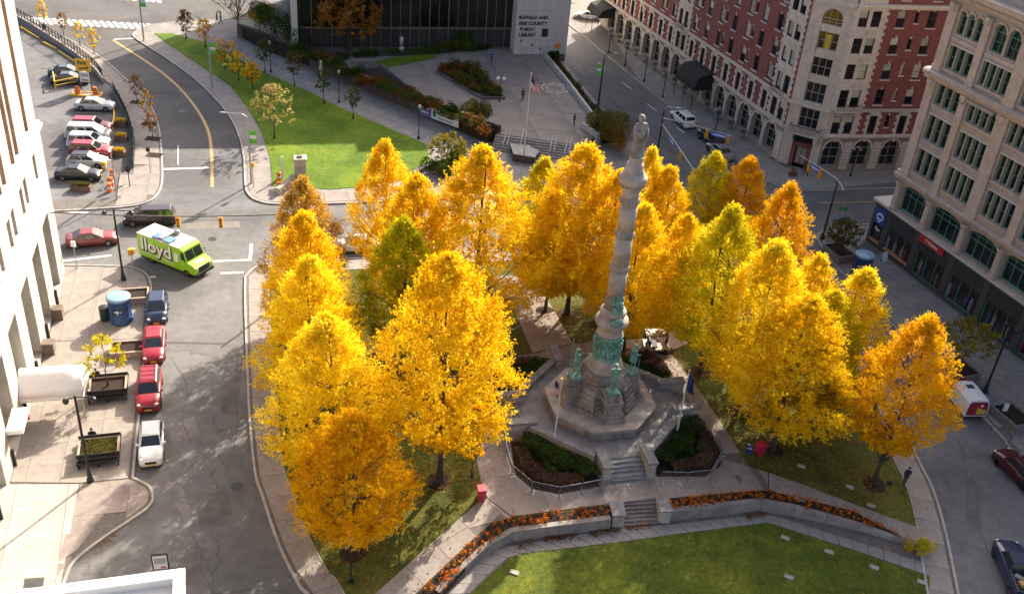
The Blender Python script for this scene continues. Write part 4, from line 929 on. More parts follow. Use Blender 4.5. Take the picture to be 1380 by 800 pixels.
# round members
zc0 = zc
def ringp(prof, name, mat, n=32):
    mb = MB(); mb.smooth = True; mb.lathe([(r, Z(z)) for r, z in prof], n); o = mb.build(name, mat, mo)
    return o
ringp([(1.34,zc0-.02), (1.4,zc0+.12), (1.38,zc0+.3), (1.27,zc0+.42), (1.3,zc0+.55), (1.24,zc0+.75), (1.13,zc0+.88), (1.15,zc0+1.0), (1.05,zc0+1.1)], 'base_moulding', M_gran2)
# bronze relief drum with a crowd of figures in low relief
mb = MB(); mb.smooth = True; mb.lathe([(1.0,Z(6.75)), (1.09,Z(6.82)), (1.09,Z(6.95)), (1.0,Z(7.0)), (.98,Z(8.62)), (1.05,Z(8.66)), (1.05,Z(8.8)), (.95,Z(8.85))], 36)
for k in range(30):
    a = 2*PI*k/30+rnd.uniform(-.05, .05); h = rnd.uniform(1.15, 1.5); r = 1.02; c, s = math.cos(a), math.sin(a); l = rnd.uniform(-.06, .06)
    mb.ball((r*c,r*s,Z(7.0)+h*.42), (.11,.11,h*.4), 6, 5, .15); mb.ball((r*math.cos(a+l)*1.03,r*math.sin(a+l)*1.03,Z(7.0)+h*.93), .095, 6, 4)
    mb.tube([(r*c*1.04,r*s*1.04,Z(7.0)+h*.7), (r*math.cos(a+.13)*1.07,r*math.sin(a+.13)*1.07,Z(7.0)+h*rnd.uniform(.4,.95))], .045, 5)
mp(mb, 'relief_drum', M_verd)
ringp([(.95,8.84), (1.02,8.95), (.93,9.1), (.9,9.45), (.98,9.6)], 'drum', M_gran2)
ringp([(.96,9.6), (1.18,9.72), (1.28,9.95), (1.25,10.2), (1.08,10.35), (.9,10.42), (.9,10.6), (.99,10.68), (1.02,10.85), (.95,11.0), (.8,11.08), (.77,11.2)], 'torus_base', M_gran2)
M_dkgran = mk('stained_granite', (.2,.165,.14), .85, var=.25, scale=1.6, bump=.15)
ringp([(.76,11.2), (.7,11.4), (.67,12.3)], 'shaft_foot', M_dkgran)
z = 12.3; k = 0
for zb in (14.35, 17.1, 19.75):
    ringp([(.665-(z-12.3)*.0075,z), (.66-(zb-12.3)*.0078,zb)], 'shaft_drum', M_gran2); ringp([(.67-(zb-12.3)*.0078,zb), (.715-(zb-12.3)*.0078,zb+.06), (.705-(zb-12.3)*.0078,zb+.42), (.655-(zb-12.3)*.0078,zb+.5)], 'shaft_band', M_gran)
    mb = MB()
    for j in range(18):
        a = 2*PI*j/18; r = .715-(zb-12.3)*.0078; mb.ball((r*math.cos(a),r*math.sin(a),Z(zb+.24)), (.09,.09,.12), 6, 4)
    mp(mb, 'band_ornament', M_gran); z = zb+.5
ringp([(.6,20.2), (.595,20.75)], 'shaft_drum', M_gran2)
ringp([(.595,20.75), (.69,20.85), (.72,21.1), (.86,21.3), (.97,21.5), (1.0,21.75), (.9,21.9), (.8,21.95), (.78,22.1), (.7,22.15)], 'capital', M_gran2)
mb = MB()
for j in range(16):
    a = 2*PI*j/16; mb.ball((.8*math.cos(a),.8*math.sin(a),Z(21.25)), (.13,.13,.16), 6, 4)
mp(mb, 'capital_ornament', M_gran)
ringp([(.68,22.1), (.72,22.2), (.62,22.3), (.6,22.7), (.57,22.78), (.5,22.82), (.48,23.2), (.52,23.24), (.49,23.3)], 'statue_base', M_gran2)
# bronze trophy on the shaft's foot
mb = MB(); r0_ = .76
for k in range(13):
    a = -PI/2+rnd.uniform(-.45, .45); z0, z1 = rnd.uniform(10.4,11.2), rnd.uniform(11.7,12.9); a1 = a+rnd.uniform(-.35, .35)
    mb.tube([(r0_*1.1*math.cos(a),r0_*1.1*math.sin(a),Z(z0)), (r0_*1.12*math.cos((a+a1)/2),r0_*1.12*math.sin((a+a1)/2),Z((z0+z1)/2)), (.73*math.cos(a1),.73*math.sin(a1),Z(z1))], [.1,.12,.05], 6)
for k in range(10):
    a = -PI/2+rnd.uniform(-.4, .4); mb.ball((.87*math.cos(a),.87*math.sin(a),Z(rnd.uniform(10.4,12.2))), rnd.uniform(.12,.22), 7, 5, .2)
mb.ball((0,-1.2,Z(10.45)), (.5,.18,.4), 10, 6, .1); mp(mb, 'bronze_trophy', M_verd)
# ------------------------------------------------------------------ figures
def skin_figure(name, joints, edges, mats, pick=None, sub=1, loc=None, scale=1.):
    """one continuous body grown over a jointed skeleton"""
    names = list(joints); me = bpy.data.meshes.new('skeleton'); me.from_pydata([Vector(joints[k][0])*scale for k in names], [(names.index(a), names.index(b)) for a, b in edges], [])
    o = bpy.data.objects.new('skeleton', me); COL.objects.link(o); md = o.modifiers.new('s', 'SKIN'); md.use_smooth_shade = True
    for i, k in enumerate(names):
        r = joints[k][1]; r = (r, r) if not isinstance(r, tuple) else r; me.skin_vertices[0].data[i].radius = (r[0]*scale, r[1]*scale)
    me.skin_vertices[0].data[0].use_root = True
    s = o.modifiers.new('d', 'SUBSURF'); s.levels = sub; s.render_levels = sub
    dg = bpy.context.evaluated_depsgraph_get(); dg.update(); res = bpy.data.meshes.new_from_object(o.evaluated_get(dg)); bpy.data.objects.remove(o); bpy.data.meshes.remove(me)
    res.materials.clear()
    for m in mats: res.materials.append(m)
    if pick:
        for p in res.polygons: p.material_index = pick(p.center/scale)
    for p in res.polygons: p.use_smooth = True
    return res
def body(stride=.2, lean=0., arms=((.1,.1), (-.1,.1)), headturn=0., bulk=1.):
    b = bulk; J = {'pelvis': ((0,0,.95), (.15*b,.12*b)), 'belly': ((0,-.01+lean*.4,1.12), (.14*b,.11*b)), 'chest': ((0,lean*.8,1.34), (.17*b,.12*b)), 'neck': ((0,.0+lean,1.5), .055), 'chin': ((0,-.015+lean,1.57), (.062,.075)), 'head': ((0,-.01+lean,1.66), (.078,.095)), 'crown': ((0,.01+lean,1.74), (.055,.065))}
    E = [('pelvis','belly'), ('belly','chest'), ('chest','neck'), ('neck','chin'), ('chin','head'), ('head','crown')]
    for s, nm, ph in ((-1,'l',stride), (1,'r',-stride)):
        J['hip'+nm] = ((s*.1,0,.9), .1*b); J['knee'+nm] = ((s*.1,-ph*.55-.03,.5), .062); J['ank'+nm] = ((s*.1,-ph+.02,.1), .042); J['toe'+nm] = ((s*.115,-ph-.15,.04), (.045,.035))
        E += [('pelvis','hip'+nm), ('hip'+nm,'knee'+nm), ('knee'+nm,'ank'+nm), ('ank'+nm,'toe'+nm)]
        af, ab = arms[0 if s < 0 else 1]
        J['sho'+nm] = ((s*.2*b,lean*.9,1.42), .065); J['elb'+nm] = ((s*.25*b,lean*.8-af*.5+.03,1.16), .045); J['wri'+nm] = ((s*.24*b,lean*.8-af,.95+ab), .032); J['han'+nm] = ((s*.235*b,lean*.8-af-.03,.86+ab), (.022,.04)); J['fin'+nm] = ((s*.225*b,lean*.8-af-.04,.79+ab), (.014,.03)); J['thu'+nm] = ((s*.21*b,lean*.8-af-.085,.86+ab), .013)
        E += [('chest','sho'+nm), ('sho'+nm,'elb'+nm), ('elb'+nm,'wri'+nm), ('wri'+nm,'han'+nm), ('han'+nm,'fin'+nm), ('han'+nm,'thu'+nm)]
    return J, E
# four bronze servicemen
for q, nm in enumerate(('bronze figure resting on a rifle, facing the steps', 'bronze figure with hand to chest, right side of the monument', 'bronze figure on the far side of the monument', 'bronze figure raising a staff, left side of the monument')):
    J, E = body(.08, 0, ((.22,.35), (.05,.12)) if q != 3 else ((.12,.55), (.1,.1)), bulk=1.15)
    me = skin_figure('figure', J, E, [M_verd], sub=1, scale=1.38)
    mb = MB(); mb.add([v.co for v in me.vertices], [tuple(p.vertices) for p in me.polygons]); mb.sm = [True]*len(mb.f); s_ = 1.38
    mb.tube([(0,.02,.7*s_), (0,.04,1.0*s_), (0,.02,1.4*s_)], [.34,.3,.24], 8)          # skirted coat
    mb.ball((0,0,1.74*s_), (.15,.17,.08), 8, 5); mb.ball((0,-.1,1.71*s_), (.12,.16,.03), 8, 4)   # cap and peak
    x = -.25*s_ if q != 3 else -.3*s_; mb.tube([(x,-.35,.02), (x,-.34,1.35 if q != 3 else 3.1)], [.035,.03], 6)
    mb.smooth = False; mb.box(-.48, .48, -.42, .42, -.22, .0)
    d = Matrix.Rotation(q*PI/2, 4, 'Z') @ Vector((0,-2.3,Z(zped)+.22)); st_ = link('bronze_statue', mb.data('bronze_statue', M_verd), mo, loc=d, rz=q*PI/2); st_['label'] = nm
# robed stone figure on top
J, E = body(.03, -.02, ((.2,.3), (.12,.05)), bulk=1.1); me = skin_figure('figure', J, E, [M_gran2], scale=1.66)
mb = MB(); mb.add([v.co for v in me.vertices], [tuple(p.vertices) for p in me.polygons]); mb.sm = [True]*len(mb.f); mb.smooth = True
rs = []
for i in range(15):
    t = i/14; z = 2.3*t; rr = [.5,.49,.47,.45,.43,.41,.39,.38,.37,.37,.39,.42,.44,.42,.28][i]; rs.append([Vector((rr*1.05*(1+.09*math.sin(7*a+1.5*t)+.06*math.sin(11*a))*math.cos(a), rr*.78*(1+.1*math.sin(7*a+1.5*t))*math.sin(a)+.03, z)) for a in [2*PI*k/30 for k in range(30)]])
mb.rings(rs); mb.tube([(0,.03,2.25), (0,.02,2.55)], [.14,.12], 8); mb.ball((0,.0,2.72), (.21,.24,.27), 12, 8); mb.ball((0,.08,2.8), (.22,.22,.2), 10, 6); mb.tube([(.36,.0,2.2), (.52,-.05,1.7), (.46,-.2,1.2)], [.13,.12,.08], 7); mb.tube([(-.36,.0,2.2), (-.5,-.1,1.8), (-.2,-.42,1.75)], [.13,.12,.09], 7); mb.tube([(.42,.12,2.1), (.56,.2,1.3), (.5,.2,.3)], [.1,.14,.1], 7); mb.ball((-.1,-.42,1.75), (.24,.1,.3), 8, 5)
link('stone_statue', mb.data('stone_statue', M_gran), mo, loc=(0,0,Z(23.28)), rz=R_(8))['label'] = 'robed stone figure crowning the column'
# ------------------------------------------------------------------ planted quarters round the monument
def hedge_mesh(pts, w_, h, dens, mat, size=.13, seed=3, name='foliage'):
    r = random.Random(seed); mb = MB(); P = [Vector((p[0], p[1], 0)) for p in pts]
    for a, b in zip(P, P[1:]):
        t = (b-a); L = t.length; u = t.normalized(); n = Vector((-u.y, u.x, 0))
        for _ in range(int(L*dens)):
            s = r.uniform(-.04, 1.04); k = r.random()
            if k < .55: p = a+t*s+n*r.uniform(-.5, .5)*w_+Vector((0,0,h*(1+r.gauss(0, .05)))); d = Vector((r.gauss(0,.5), r.gauss(0,.5), 1))
            else: sg = r.choice((-1, 1)); p = a+t*s+n*sg*w_*.5*(1+r.gauss(0, .05))+Vector((0,0,h*r.random())); d = n*sg+Vector((r.gauss(0,.5), r.gauss(0,.5), r.gauss(.3,.4)))
            leaf(mb, p, d.normalized(), size, r)
    return mb.data(name, MATS[mat])
lm = lambda x, y: (Matrix.Rotation(R_(SQ), 4, 'Z') @ Vector((x, y, 0))) + MC
QN = ['front left', 'front right', 'rear right', 'rear left']
for q, rot in enumerate((0, PI/2, PI, -PI/2)):
    Mq = Matrix.Rotation(R_(SQ)+rot, 4, 'Z'); T = lambda x, y: tuple((Mq @ Vector((x, y, 0)) + MC).xy)
    poly = [T(-2.3,-6.4), T(-2.3,-8.0), T(-5.5,-8.35), T(-7.2,-7.5), T(-8.1,-5.9), T(-7.6,-2.3), T(-6.35,-2.3)]
    sheet('planting_bed_soil', poly, -.3, .1, M_soil, hf=zpark, step=50)
    names = ['front left of the monument steps', 'front right of the monument steps', 'behind the monument on the right', 'behind the monument on the left']
    hd = hedge_mesh([T(-6.9,-2.9), T(-6.3,-3.2), T(-5.0,-4.9), T(-3.0,-6.6), T(-2.85,-7.6)], 1.3, 1.0, 620, 'shrub_dark', .16, 5+q)
    link('clipped_hedge', hd, loc=(0,0,ZT), label='dark green clipped hedge '+names[q], cat='hedge', group='hedges around the monument')
    if q < 2 or True:
        hr = hedge_mesh([T(-7.2,-3.6), T(-7.1,-5.6), T(-6.3,-7.0), T(-4.2,-7.5), T(-3.6,-7.3)], 1.0, .65, 520, 'hedge_brown', .14, 15+q)
        link('low_hedge', hr, loc=(0,0,ZT), label='low dark brown hedge '+names[q], cat='hedge', group='hedges around the monument')
    for i, (x, y) in enumerate(((-5.3,-5.6), (-4.6,-6.1), (-5.7,-6.3))):
        me_ = wcached(('ballbush', i), lambda: shrub_mesh(.5, .75, 420, 'shrub_green', .13, 30+i)); p = T(x, y)
        link('round_shrub', me_, loc=(p[0], p[1], ZT+.05), rz=q, label='small round green shrub in the bed '+names[q], cat='shrub', group='round shrubs in the bed '+names[q])
# crowd barriers round the two front beds
M_galv = mk('galvanised_steel', (.33,.34,.35), .4, metal=.75, var=.15)
def barrier_mesh(L):
    mb = MB(); 
    mb.tube([(-L/2,0,.06), (-L/2,0,1.05), (L/2,0,1.05), (L/2,0,.06)], .028, 6); mb.tube([(-L/2,0,.22), (L/2,0,.22)], .022, 5); n = max(3, int(L/.16))
    for k in range(1, n): x = -L/2+L*k/n; mb.box(x-.009, x+.009, -.009, .009, .22, 1.05)
    return mb.data('rail_panel', M_galv)
def foot_mesh(): return MB().box(-.03, .03, -.3, .3, 0, .04).box(-.03, .03, -.03, .03, .04, .08).data('foot', M_galv)
bl = {0: [(-7.95,-1.4), (-8.35,-3.8), (-8.4,-6.0), (-7.4,-7.9), (-5.6,-8.75), (-3.9,-8.6), (-2.4,-8.4), (0.,-8.35), (2.2,-8.25)], 1: [(2.3,-8.25), (4.2,-8.6), (6.05,-8.6), (7.95,-6.4), (8.2,-4.4)]}
for s_, pts in bl.items():
    for k, (a, b) in enumerate(zip(pts, pts[1:])):
        A, B = lm(*a), lm(*b); m = (A+B)/2; t = B-A; L = round(t.length-.08, 1)
        if k in (7,): continue
        o = thing('crowd_barrier', ('first', 'second', 'third', 'fourth', 'fifth', 'sixth', 'seventh', 'last')[(len(pts)-2-k if s_ == 0 else k)] + ' grey crowd barrier from the monument steps, ' + ('left bed' if s_ == 0 else 'right bed'), 'barrier', (m.x, m.y, zpark(m.x, m.y)+.05), math.atan2(t.y, t.x), 'crowd barriers ' + ('left of the steps' if s_ == 0 else 'right of the steps'))
        link('rail_panel', wcached(('bar', L), lambda: barrier_mesh(L)), o)
        for sx in (-1, 1): link('foot', wcached(('barfoot',), foot_mesh), o, loc=(sx*(L/2-.15), 0, .0))
# ------------------------------------------------------------------ planting wall, steps and flower beds before the monument
M_wallg = mk('wall_granite', (.24,.21,.185), .85, var=.25, scale=1.2, bump=.15, objvar=.1)
def bed_wall(px_top, px_bot, label):
    T_ = [GP(*p) for p in px_top]; n = max(3, int(sum((b-a).length for a, b in zip(T_, T_[1:]))/2.2)); P = resample(T_, n); B = offset_line(P, .42)
    root = thing('planting_wall', label, 'wall', (P[0].x, P[0].y, .1))
    for k in range(n):
        a, b, c, d = P[k], P[k+1], B[k+1], B[k]; q = inset([(v.x,v.y) for v in (a, b, c, d)], .012); o_ = root.location; zt = zpark((a.x+b.x)/2, (a.y+b.y)/2)
        if len(q) > 2:
            f = lambda p: zpark(*p)+.14-.1
            MB().rings([[Vector((p[0]-o_.x, p[1]-o_.y, -.3)) for p in q], [Vector((p[0]-o_.x, p[1]-o_.y, f(p))) for p in q]]).build('wall_block', M_wallg, root)
    return P
wl1 = bed_wall([(592,800), (625,767), (665,731), (690,718), (760,709), (824,701)], None, 'low stone wall below the orange flower bed left of the park steps')
wl2 = bed_wall([(904,691), (970,683), (1035,677), (1150,707), (1250,742)], None, 'low stone wall below the orange flower bed right of the park steps')
def bed(name, px, label_soil, labelf):
    pts = [GP(*p) for p in px]; s = sheet('flower_bed_soil', pts, -.3, .06, M_soil, hf=zpark, step=3); xs = [p.x for p in pts]; ys = [p.y for p in pts]
    def ins(x, y):
        c = False
        for i in range(len(pts)):
            a, b = pts[i], pts[i-1]
            if (a.y > y) != (b.y > y) and x < (b.x-a.x)*(y-a.y)/(b.y-a.y)+a.x: c = not c
        return c
    r = random.Random(len(px)*7); mbo, mbg = MB(), MB(); area = abs(area2(pts))/2; wallp = resample(wl1 if name == 'l' else wl2, 80)
    for _ in range(int(area*60)):
        x, y = r.uniform(min(xs), max(xs)), r.uniform(min(ys), max(ys))
        if not ins(x, y): continue
        z = zpark(x, y)+.06; dw_ = min((Vector((x, y, 0))-p).length for p in wallp); fl = noise.noise((x*.8, y*.8, 3.))
        orange = (dw_ < 1.25+.25*fl) and fl > -.35
        if orange or (r.random() < .12 and fl > .1):
            h = r.uniform(.18, .34)
            for _k in range(9): d = Vector((r.gauss(0,1), r.gauss(0,1), r.gauss(.8,.7))).normalized(); leaf(mbo, Vector((x, y, z+h))+d*.12, d, .11, r)
            for _k in range(4): d = Vector((r.gauss(0,1), r.gauss(0,1), .4)).normalized(); leaf(mbg, Vector((x, y, z+h*.5))+d*.12, d, .12, r)
        elif r.random() < .55:
            for _k in range(7): d = Vector((r.gauss(0,1), r.gauss(0,1), r.gauss(.6,.5))).normalized(); leaf(mbg, Vector((x, y, z+.1))+d*.13, d, .13, r)
    mbo.build('orange_flowers', MATS['flower_orange'], label=labelf, cat='flowers', kind='stuff'); mbg.build('bedding_leaves', MATS['shrub_olive'], label='low bedding plants '+label_soil, cat='plants', kind='stuff')
bed('l', [(562,800), (662,705), (690,698), (822,681), (824,699), (760,706), (690,715.5), (667,728), (628,764), (596,800)], 'left of the park steps', 'orange bedding flowers left of the park steps')
bed('r', [(897,673.5), (1035,661.5), (1150,706-17), (1250,741), (1235,735), (1150,704), (1036,674), (904,688)], 'right of the park steps', 'orange bedding flowers right of the park steps')
stp = thing('park_steps', 'short flight of brown stone steps between two flower beds', 'steps', GP(862,692)); o_ = stp.location
a0, a1 = GP(836,676), GP(884,673); b0, b1 = G(839,709,.16), G(889,705,.16)
M_stepb = mk('brown_step_stone', (.2,.16,.14), .85, var=.25, scale=1.5, objvar=.1)
for k in range(6):
    f0, f1 = k/6, (k+1)/6+.01; q = [a0.lerp(b0, f0), a1.lerp(b1, f0), a1.lerp(b1, f1), a0.lerp(b0, f1)]
    MB().prism([((p-o_).x, (p-o_).y) for p in q], -1.2, .16+.8*(1-(k+.7)/6.)-o_.z+.05).build('step', M_stepb, stp)
for s_, (p, q) in enumerate(((GP(829,680), G(833,714,.16)), (GP(891,674), G(896,708,.16)))):
    t = (q-p); t.z = 0; L = t.length; u = t.normalized(); n = Vector((-u.y, u.x, 0)); pts = [p+n*.42, p-n*.42, p-n*.42+u*(L*.82), p+n*.42+u*(L*.82)]
    w_ = MB().prism([((v-o_).x, (v-o_).y) for v in pts], -1.2, .96+.25-o_.z).build('cheek_wall', M_gran2, stp)
    pts = [p+n*.5-u*.06, p-n*.5-u*.06, p-n*.5+u*(L*.82+.08), p+n*.5+u*(L*.82+.08)]; MB().prism([((v-o_).x, (v-o_).y) for v in pts], .96+.253-o_.z, .96+.36-o_.z).build('cap', M_pod, w_)
bs = G(1237,742,.3); link('leafy_shrub', shrub_mesh(.85, .75, 1300, 'leaf_lime', .13, 77), loc=bs, label='yellow green leafy shrub at the right end of the flower bed', cat='shrub')
# ------------------------------------------------------------------ trees
M_bark = mk('bark', (.065,.05,.04), .95, var=.35, scale=4, bump=.5, bscale=12)
def prof(t, kind):
    if kind[0] == 'linden': w_ = kind[1]; return max(.03, (max(.02, t)/w_)**kind[3] if t < w_ else (max(0, 1-((t-w_)/(1-w_))**kind[2]))**.82)
    if kind == 'round':    return max(.12, math.sin(PI*(t*.92+.06)))**.6
    if kind == 'broad':    return max(.1, math.sin(PI*(t*.8+.2)))**.5
    if kind == 'upright':  return max(.15, math.sin(PI*(t*.85+.1)))**.8
    return 1
def tree_meshes(H, R, cb, kind, nclump, nleaf, size, seed, lmat, sparse=0., tr=.2, nlimb=26):
    r = random.Random(seed); mb = MB(); tips = []; Hc = H-cb
    for i in range(nclump):
        t = ((i+.5)/nclump)**(1.12 if kind[0] == 'linden' else .8); t = min(.995, max(.0, t+r.gauss(0,.02))); a = i*2.39996+r.gauss(0,.25); rr = R*prof(t, kind)*(r.uniform(.72,1.0) if r.random() > .25 else r.uniform(.2,.7))
        lump = .98+.22*noise.noise((math.cos(a)*1.3, math.sin(a)*1.3, t*3.+seed*3.7)); c = Vector((rr*lump*math.cos(a), rr*lump*math.sin(a), cb+Hc*t*.97)); tips.append(c)
        k = int(nleaf*r.uniform(.6,1.4)); sp = R*.15*r.uniform(.75,1.3)*(.5+.5*min(1, prof(t, kind)*1.2)); out = Vector((math.cos(a), math.sin(a), .35+t*.9)).normalized()
        if r.random() < sparse: k = int(k*.35)
        if t < .06: k = int(k*.6)
        for _ in range(max(1, k//13)):              # each clump is a bunch of leafy twigs
            d = Vector((r.gauss(0,1), r.gauss(0,1), r.gauss(0,.85))); d *= min(1, 1.6/max(.01, d.length)); p0 = c + d*sp*.62
            tw = (out+Vector((r.gauss(0,.55), r.gauss(0,.55), r.gauss(.1,.4)))).normalized(); ln = sp*r.uniform(.5,1.15)
            for q in range(13):
                u = q/12; p = p0+tw*ln*u+Vector((r.gauss(0,1), r.gauss(0,1), r.gauss(0,1)))*size*.42*(1.25-.6*u)
                n = (out*.7+tw*.2+Vector((r.gauss(0,.75), r.gauss(0,.75), r.gauss(.3,.75)))).normalized(); leaf(mb, p, n, size, r)
    crown = mb.data('crown', MATS[lmat])
    tb = MB(); tb.smooth = True; lean = Vector((r.gauss(0,.02), r.gauss(0,.02), 1)); pts = [Vector((0,0,-.15))]; n = 9
    for i in range(1, n+1): pts.append(Vector((lean.x*H*i/n+r.gauss(0,.05), lean.y*H*i/n+r.gauss(0,.05), H*.96*i/n)))
    tb.tube(pts, [tr*1.5]+[tr*(1-.88*(i/n)**.9) for i in range(1, n+1)], 8)
    tb.tube([(0,0,-.12), (0,0,.18), (0,0,.5)], [tr*2.1, tr*1.45, tr*1.12], 8)
    r.shuffle(tips)
    for c in tips[:nlimb]:
        z0 = max(cb*.8, min(H*.85, c.z-math.hypot(c.x, c.y)*r.uniform(.7,1.2))); i = min(n-1, int(z0/(H*.96)*n)); u = z0/(H*.96)*n-i; s = pts[i].lerp(pts[i+1], max(0, min(1, u))); m = s.lerp(c, .5)+Vector((r.gauss(0,.15), r.gauss(0,.15), -.25)); th = tr*.42*(1-.6*z0/H)
        tb.tube([s, m, c], [th, th*.6, .018], 5)
        for _ in range(2): tb.tube([m.lerp(c, r.uniform(.2,.7)), c+Vector((r.gauss(0,.5), r.gauss(0,.5), r.uniform(.1,.8)))], [.03, .01], 4)
    return crown, tb.data('trunk', M_bark)
PROTO = {}
def proto(key):
    if key not in PROTO:
        seed = key; q = random.Random(key*7); PROTO[key] = tree_meshes(16., 4.6, 2.9, ('linden', q.uniform(.2,.36), q.uniform(1.45,2.0), q.uniform(.38,.6)), 265, 260, .155, seed, 'leaf_gold')
    return PROTO[key]
mulch_me = MB().lathe([(.95,-.2), (.9,.05), (.3,.1)], 14).data('mulch_ring', M_soil)
def place_tree(name, loc, H, R, k, mat, label, group=None, rz=None, mulch=True, cat='tree', lift=0.):
    cr, tr = proto(k); t = thing(name, label, cat, loc, rz if rz is not None else rnd.uniform(0, 6.28), group); s = (R/4.6, R/4.6, H/16.)
    c = link('crown', cr, t); c.scale = (s[0], s[1], (H-lift)/16.); c.location = (0, 0, lift); c.material_slots[0].link = 'OBJECT'; c.material_slots[0].material = MATS[mat]
    q = link('trunk', tr, t); q.scale = (min(1.3, s[0]*1.05), min(1.3, s[0]*1.05), s[2])
    if mulch: link('mulch_ring', mulch_me, t)
    return t
def apex(px, py, H): 
    z = .6
    for _ in range(5): p = G(px, py, H+z); z = zpark(p.x, p.y)
    return Vector((p.x, p.y, z))
GR = 'lindens in the square'
LIN = [
 # apex pixel or base, height, crown radius, shape, colour, label
 ((408,238), 14.0, 3.5, 1, 'leaf_tan', 'thinning brownish gold tree at the far left corner of the square'),
 ((410,283), 14.5, 3.7, 2, 'leaf_gold', 'golden tree second from the far end of the left row'),
 ((418,345), 14.5, 3.9, 3, 'leaf_lemon', 'bright yellow tree third from the far end of the left row'),
 ((438,425), 14.8, 4.3, 4, 'leaf_lemon', 'broad bright yellow tree fourth in the left row, behind the nearest tree'),
 ('B', (476,743), 11.8, 4.0, 5, 'leaf_amber', 'amber tree at the near end of the left row beside the street'),
 ((545,293), 14.5, 3.6, 2, 'leaf_green', 'still mostly green tree behind the tall golden tree'),
 ('B', (592,648), 18.8, 4.9, 1, 'leaf_gold', 'tallest golden pointed tree left of the monument'),
 ((520,188), 15.0, 3.4, 4, 'leaf_gold', 'pointed golden tree on the far edge of the square by the lawn'),
 ((562,233), 15.5, 3.9, 3, 'leaf_gold', 'golden tree just in front of the far pointed tree'),
 ((652,198), 18.0, 5.5, 5, 'leaf_gold', 'very broad golden tree behind the path left of the monument'),
 ((735,212), 13.5, 3.2, 3, 'leaf_greengold', 'greenish yellow tree before the plaza steps'),
 ((792,193), 17.0, 4.9, 4, 'leaf_gold', 'golden tree just left of the statue on the column'),
 ((752,262), 12.0, 3.2, 1, 'leaf_gold', 'golden tree left of the column shaft'),
 ((838,228), 15.5, 4.0, 2, 'leaf_gold', 'golden tree directly behind the column shaft'),
 ((880,198), 14.5, 2.9, 3, 'leaf_lemon', 'narrow yellow tree right of the crowning statue'),
 ((905,222), 13.5, 3.2, 5, 'leaf_gold', 'golden tree right of the column before the side street'),
 ((872,275), 14.5, 3.5, 4, 'leaf_gold', 'golden tree close to the right side of the column shaft'),
 ((967,205), 12.5, 3.1, 1, 'leaf_greengold', 'olive gold tree at the far right of the square'),
 ((1012,211), 12.5, 3.2, 2, 'leaf_amber', 'dark amber tree at the far right corner of the square'),
 ((1068,246), 14.0, 3.3, 3, 'leaf_amber', 'orange gold tree nearest the street corner lamp'),
 ((930,288), 13.5, 2.9, 4, 'leaf_gold', 'small golden tree right of the column base'),
 ((990,276), 16.0, 4.2, 5, 'leaf_greengold', 'large greenish yellow tree right of the monument'),
 ((1052,322), 16.0, 4.3, 1, 'leaf_lemon', 'tall bright yellow tree in the middle of the right group'),
 ('B', (1040,606), 14.0, 4.6, 2, 'leaf_gold', 'broad golden tree beside the red bin right of the monument'),
 ((1108,342), 13.0, 3.0, 3, 'leaf_lemon', 'yellow tree behind the right group near the street'),
 ((1172,362), 14.0, 3.5, 4, 'leaf_lemon', 'sunlit yellow tree by the right street, beside the amber one'),
 ('B', (1177,652), 15.2, 3.7, 5, 'leaf_amber', 'amber tree at the near right edge of the square'),
 ((1130,392), 13.0, 3.3, 2, 'leaf_greengold', 'greenish gold tree filling the middle of the right group'),
]
for e in LIN:
    if e[0] == 'B': b = GP(*e[1]); H, R, k, m, l = e[2:]
    else: H, R, k, m, l = e[1:]; b = apex(*e[0], H)
    k = 1+(LIN.index(e)*3) % 7
    place_tree('linden_tree', b, H, R, k, m, l, GR, lift={'B1177': 1.5, 'B1040': 1.0, 'B592': .8}.get('B%s' % e[1][0] if e[0] == 'B' else '', 0.))
def small_tree(name, base, H, R, cb, kind, ncl, nl, size, mat, label, group=None, sparse=0., tr=.07, seed=1, nlimb=14, cat='tree'):
    cr, tk = tree_meshes(H, R, cb, kind, ncl, nl, size, seed, mat, sparse, tr, nlimb); t = thing(name, label, cat, base, 0, group)
    link('crown', cr, t); link('trunk', tk, t); return t
small_tree('young_tree', GP(636,643), 6.6, 1.5, 2.0, 'upright', 40, 45, .24, 'leaf_amber', 'slim young amber tree beside the red bin left of the monument', seed=21)
# trees of the library block
small_tree('library_tree', G(470,66,1.3), 10.5, 4.8, 3.0, 'broad', 150, 110, .3, 'leaf_brown', 'broad rust brown tree in front of the dark library', seed=31, tr=.2)
small_tree('lawn_tree', G(370,186,.17), 6.6, 2.9, 2.4, 'broad', 46, 34, .3, 'leaf_sallow', 'pale yellowish open tree on the shaded lawn', sparse=.35, seed=32, tr=.1)
small_tree('corner_tree', G(603,222,.2), 3.7, 2.3, 1.1, 'broad', 60, 60, .2, 'leaf_olive', 'dark olive tree by the low stone edge at the lawn corner', seed=33, tr=.11)
for i, (x, y, h, m, l) in enumerate([(357,97,4.6,'shrub_green','first small green tree along the walk, nearest the library'), (397,116,4.8,'shrub_olive','second small tree along the walk, olive and red'), (437,140,4.8,'shrub_green','third small green tree along the walk'), (476,160,4.2,'shrub_olive','fourth small tree along the walk, nearly bare')]):
    small_tree('walk_tree', G(x, y, .17), h, 1.15, 1.7, 'upright', 30, 26 if i < 3 else 10, .26, m, l, 'small trees along the library walk', seed=40+i, sparse=.2)
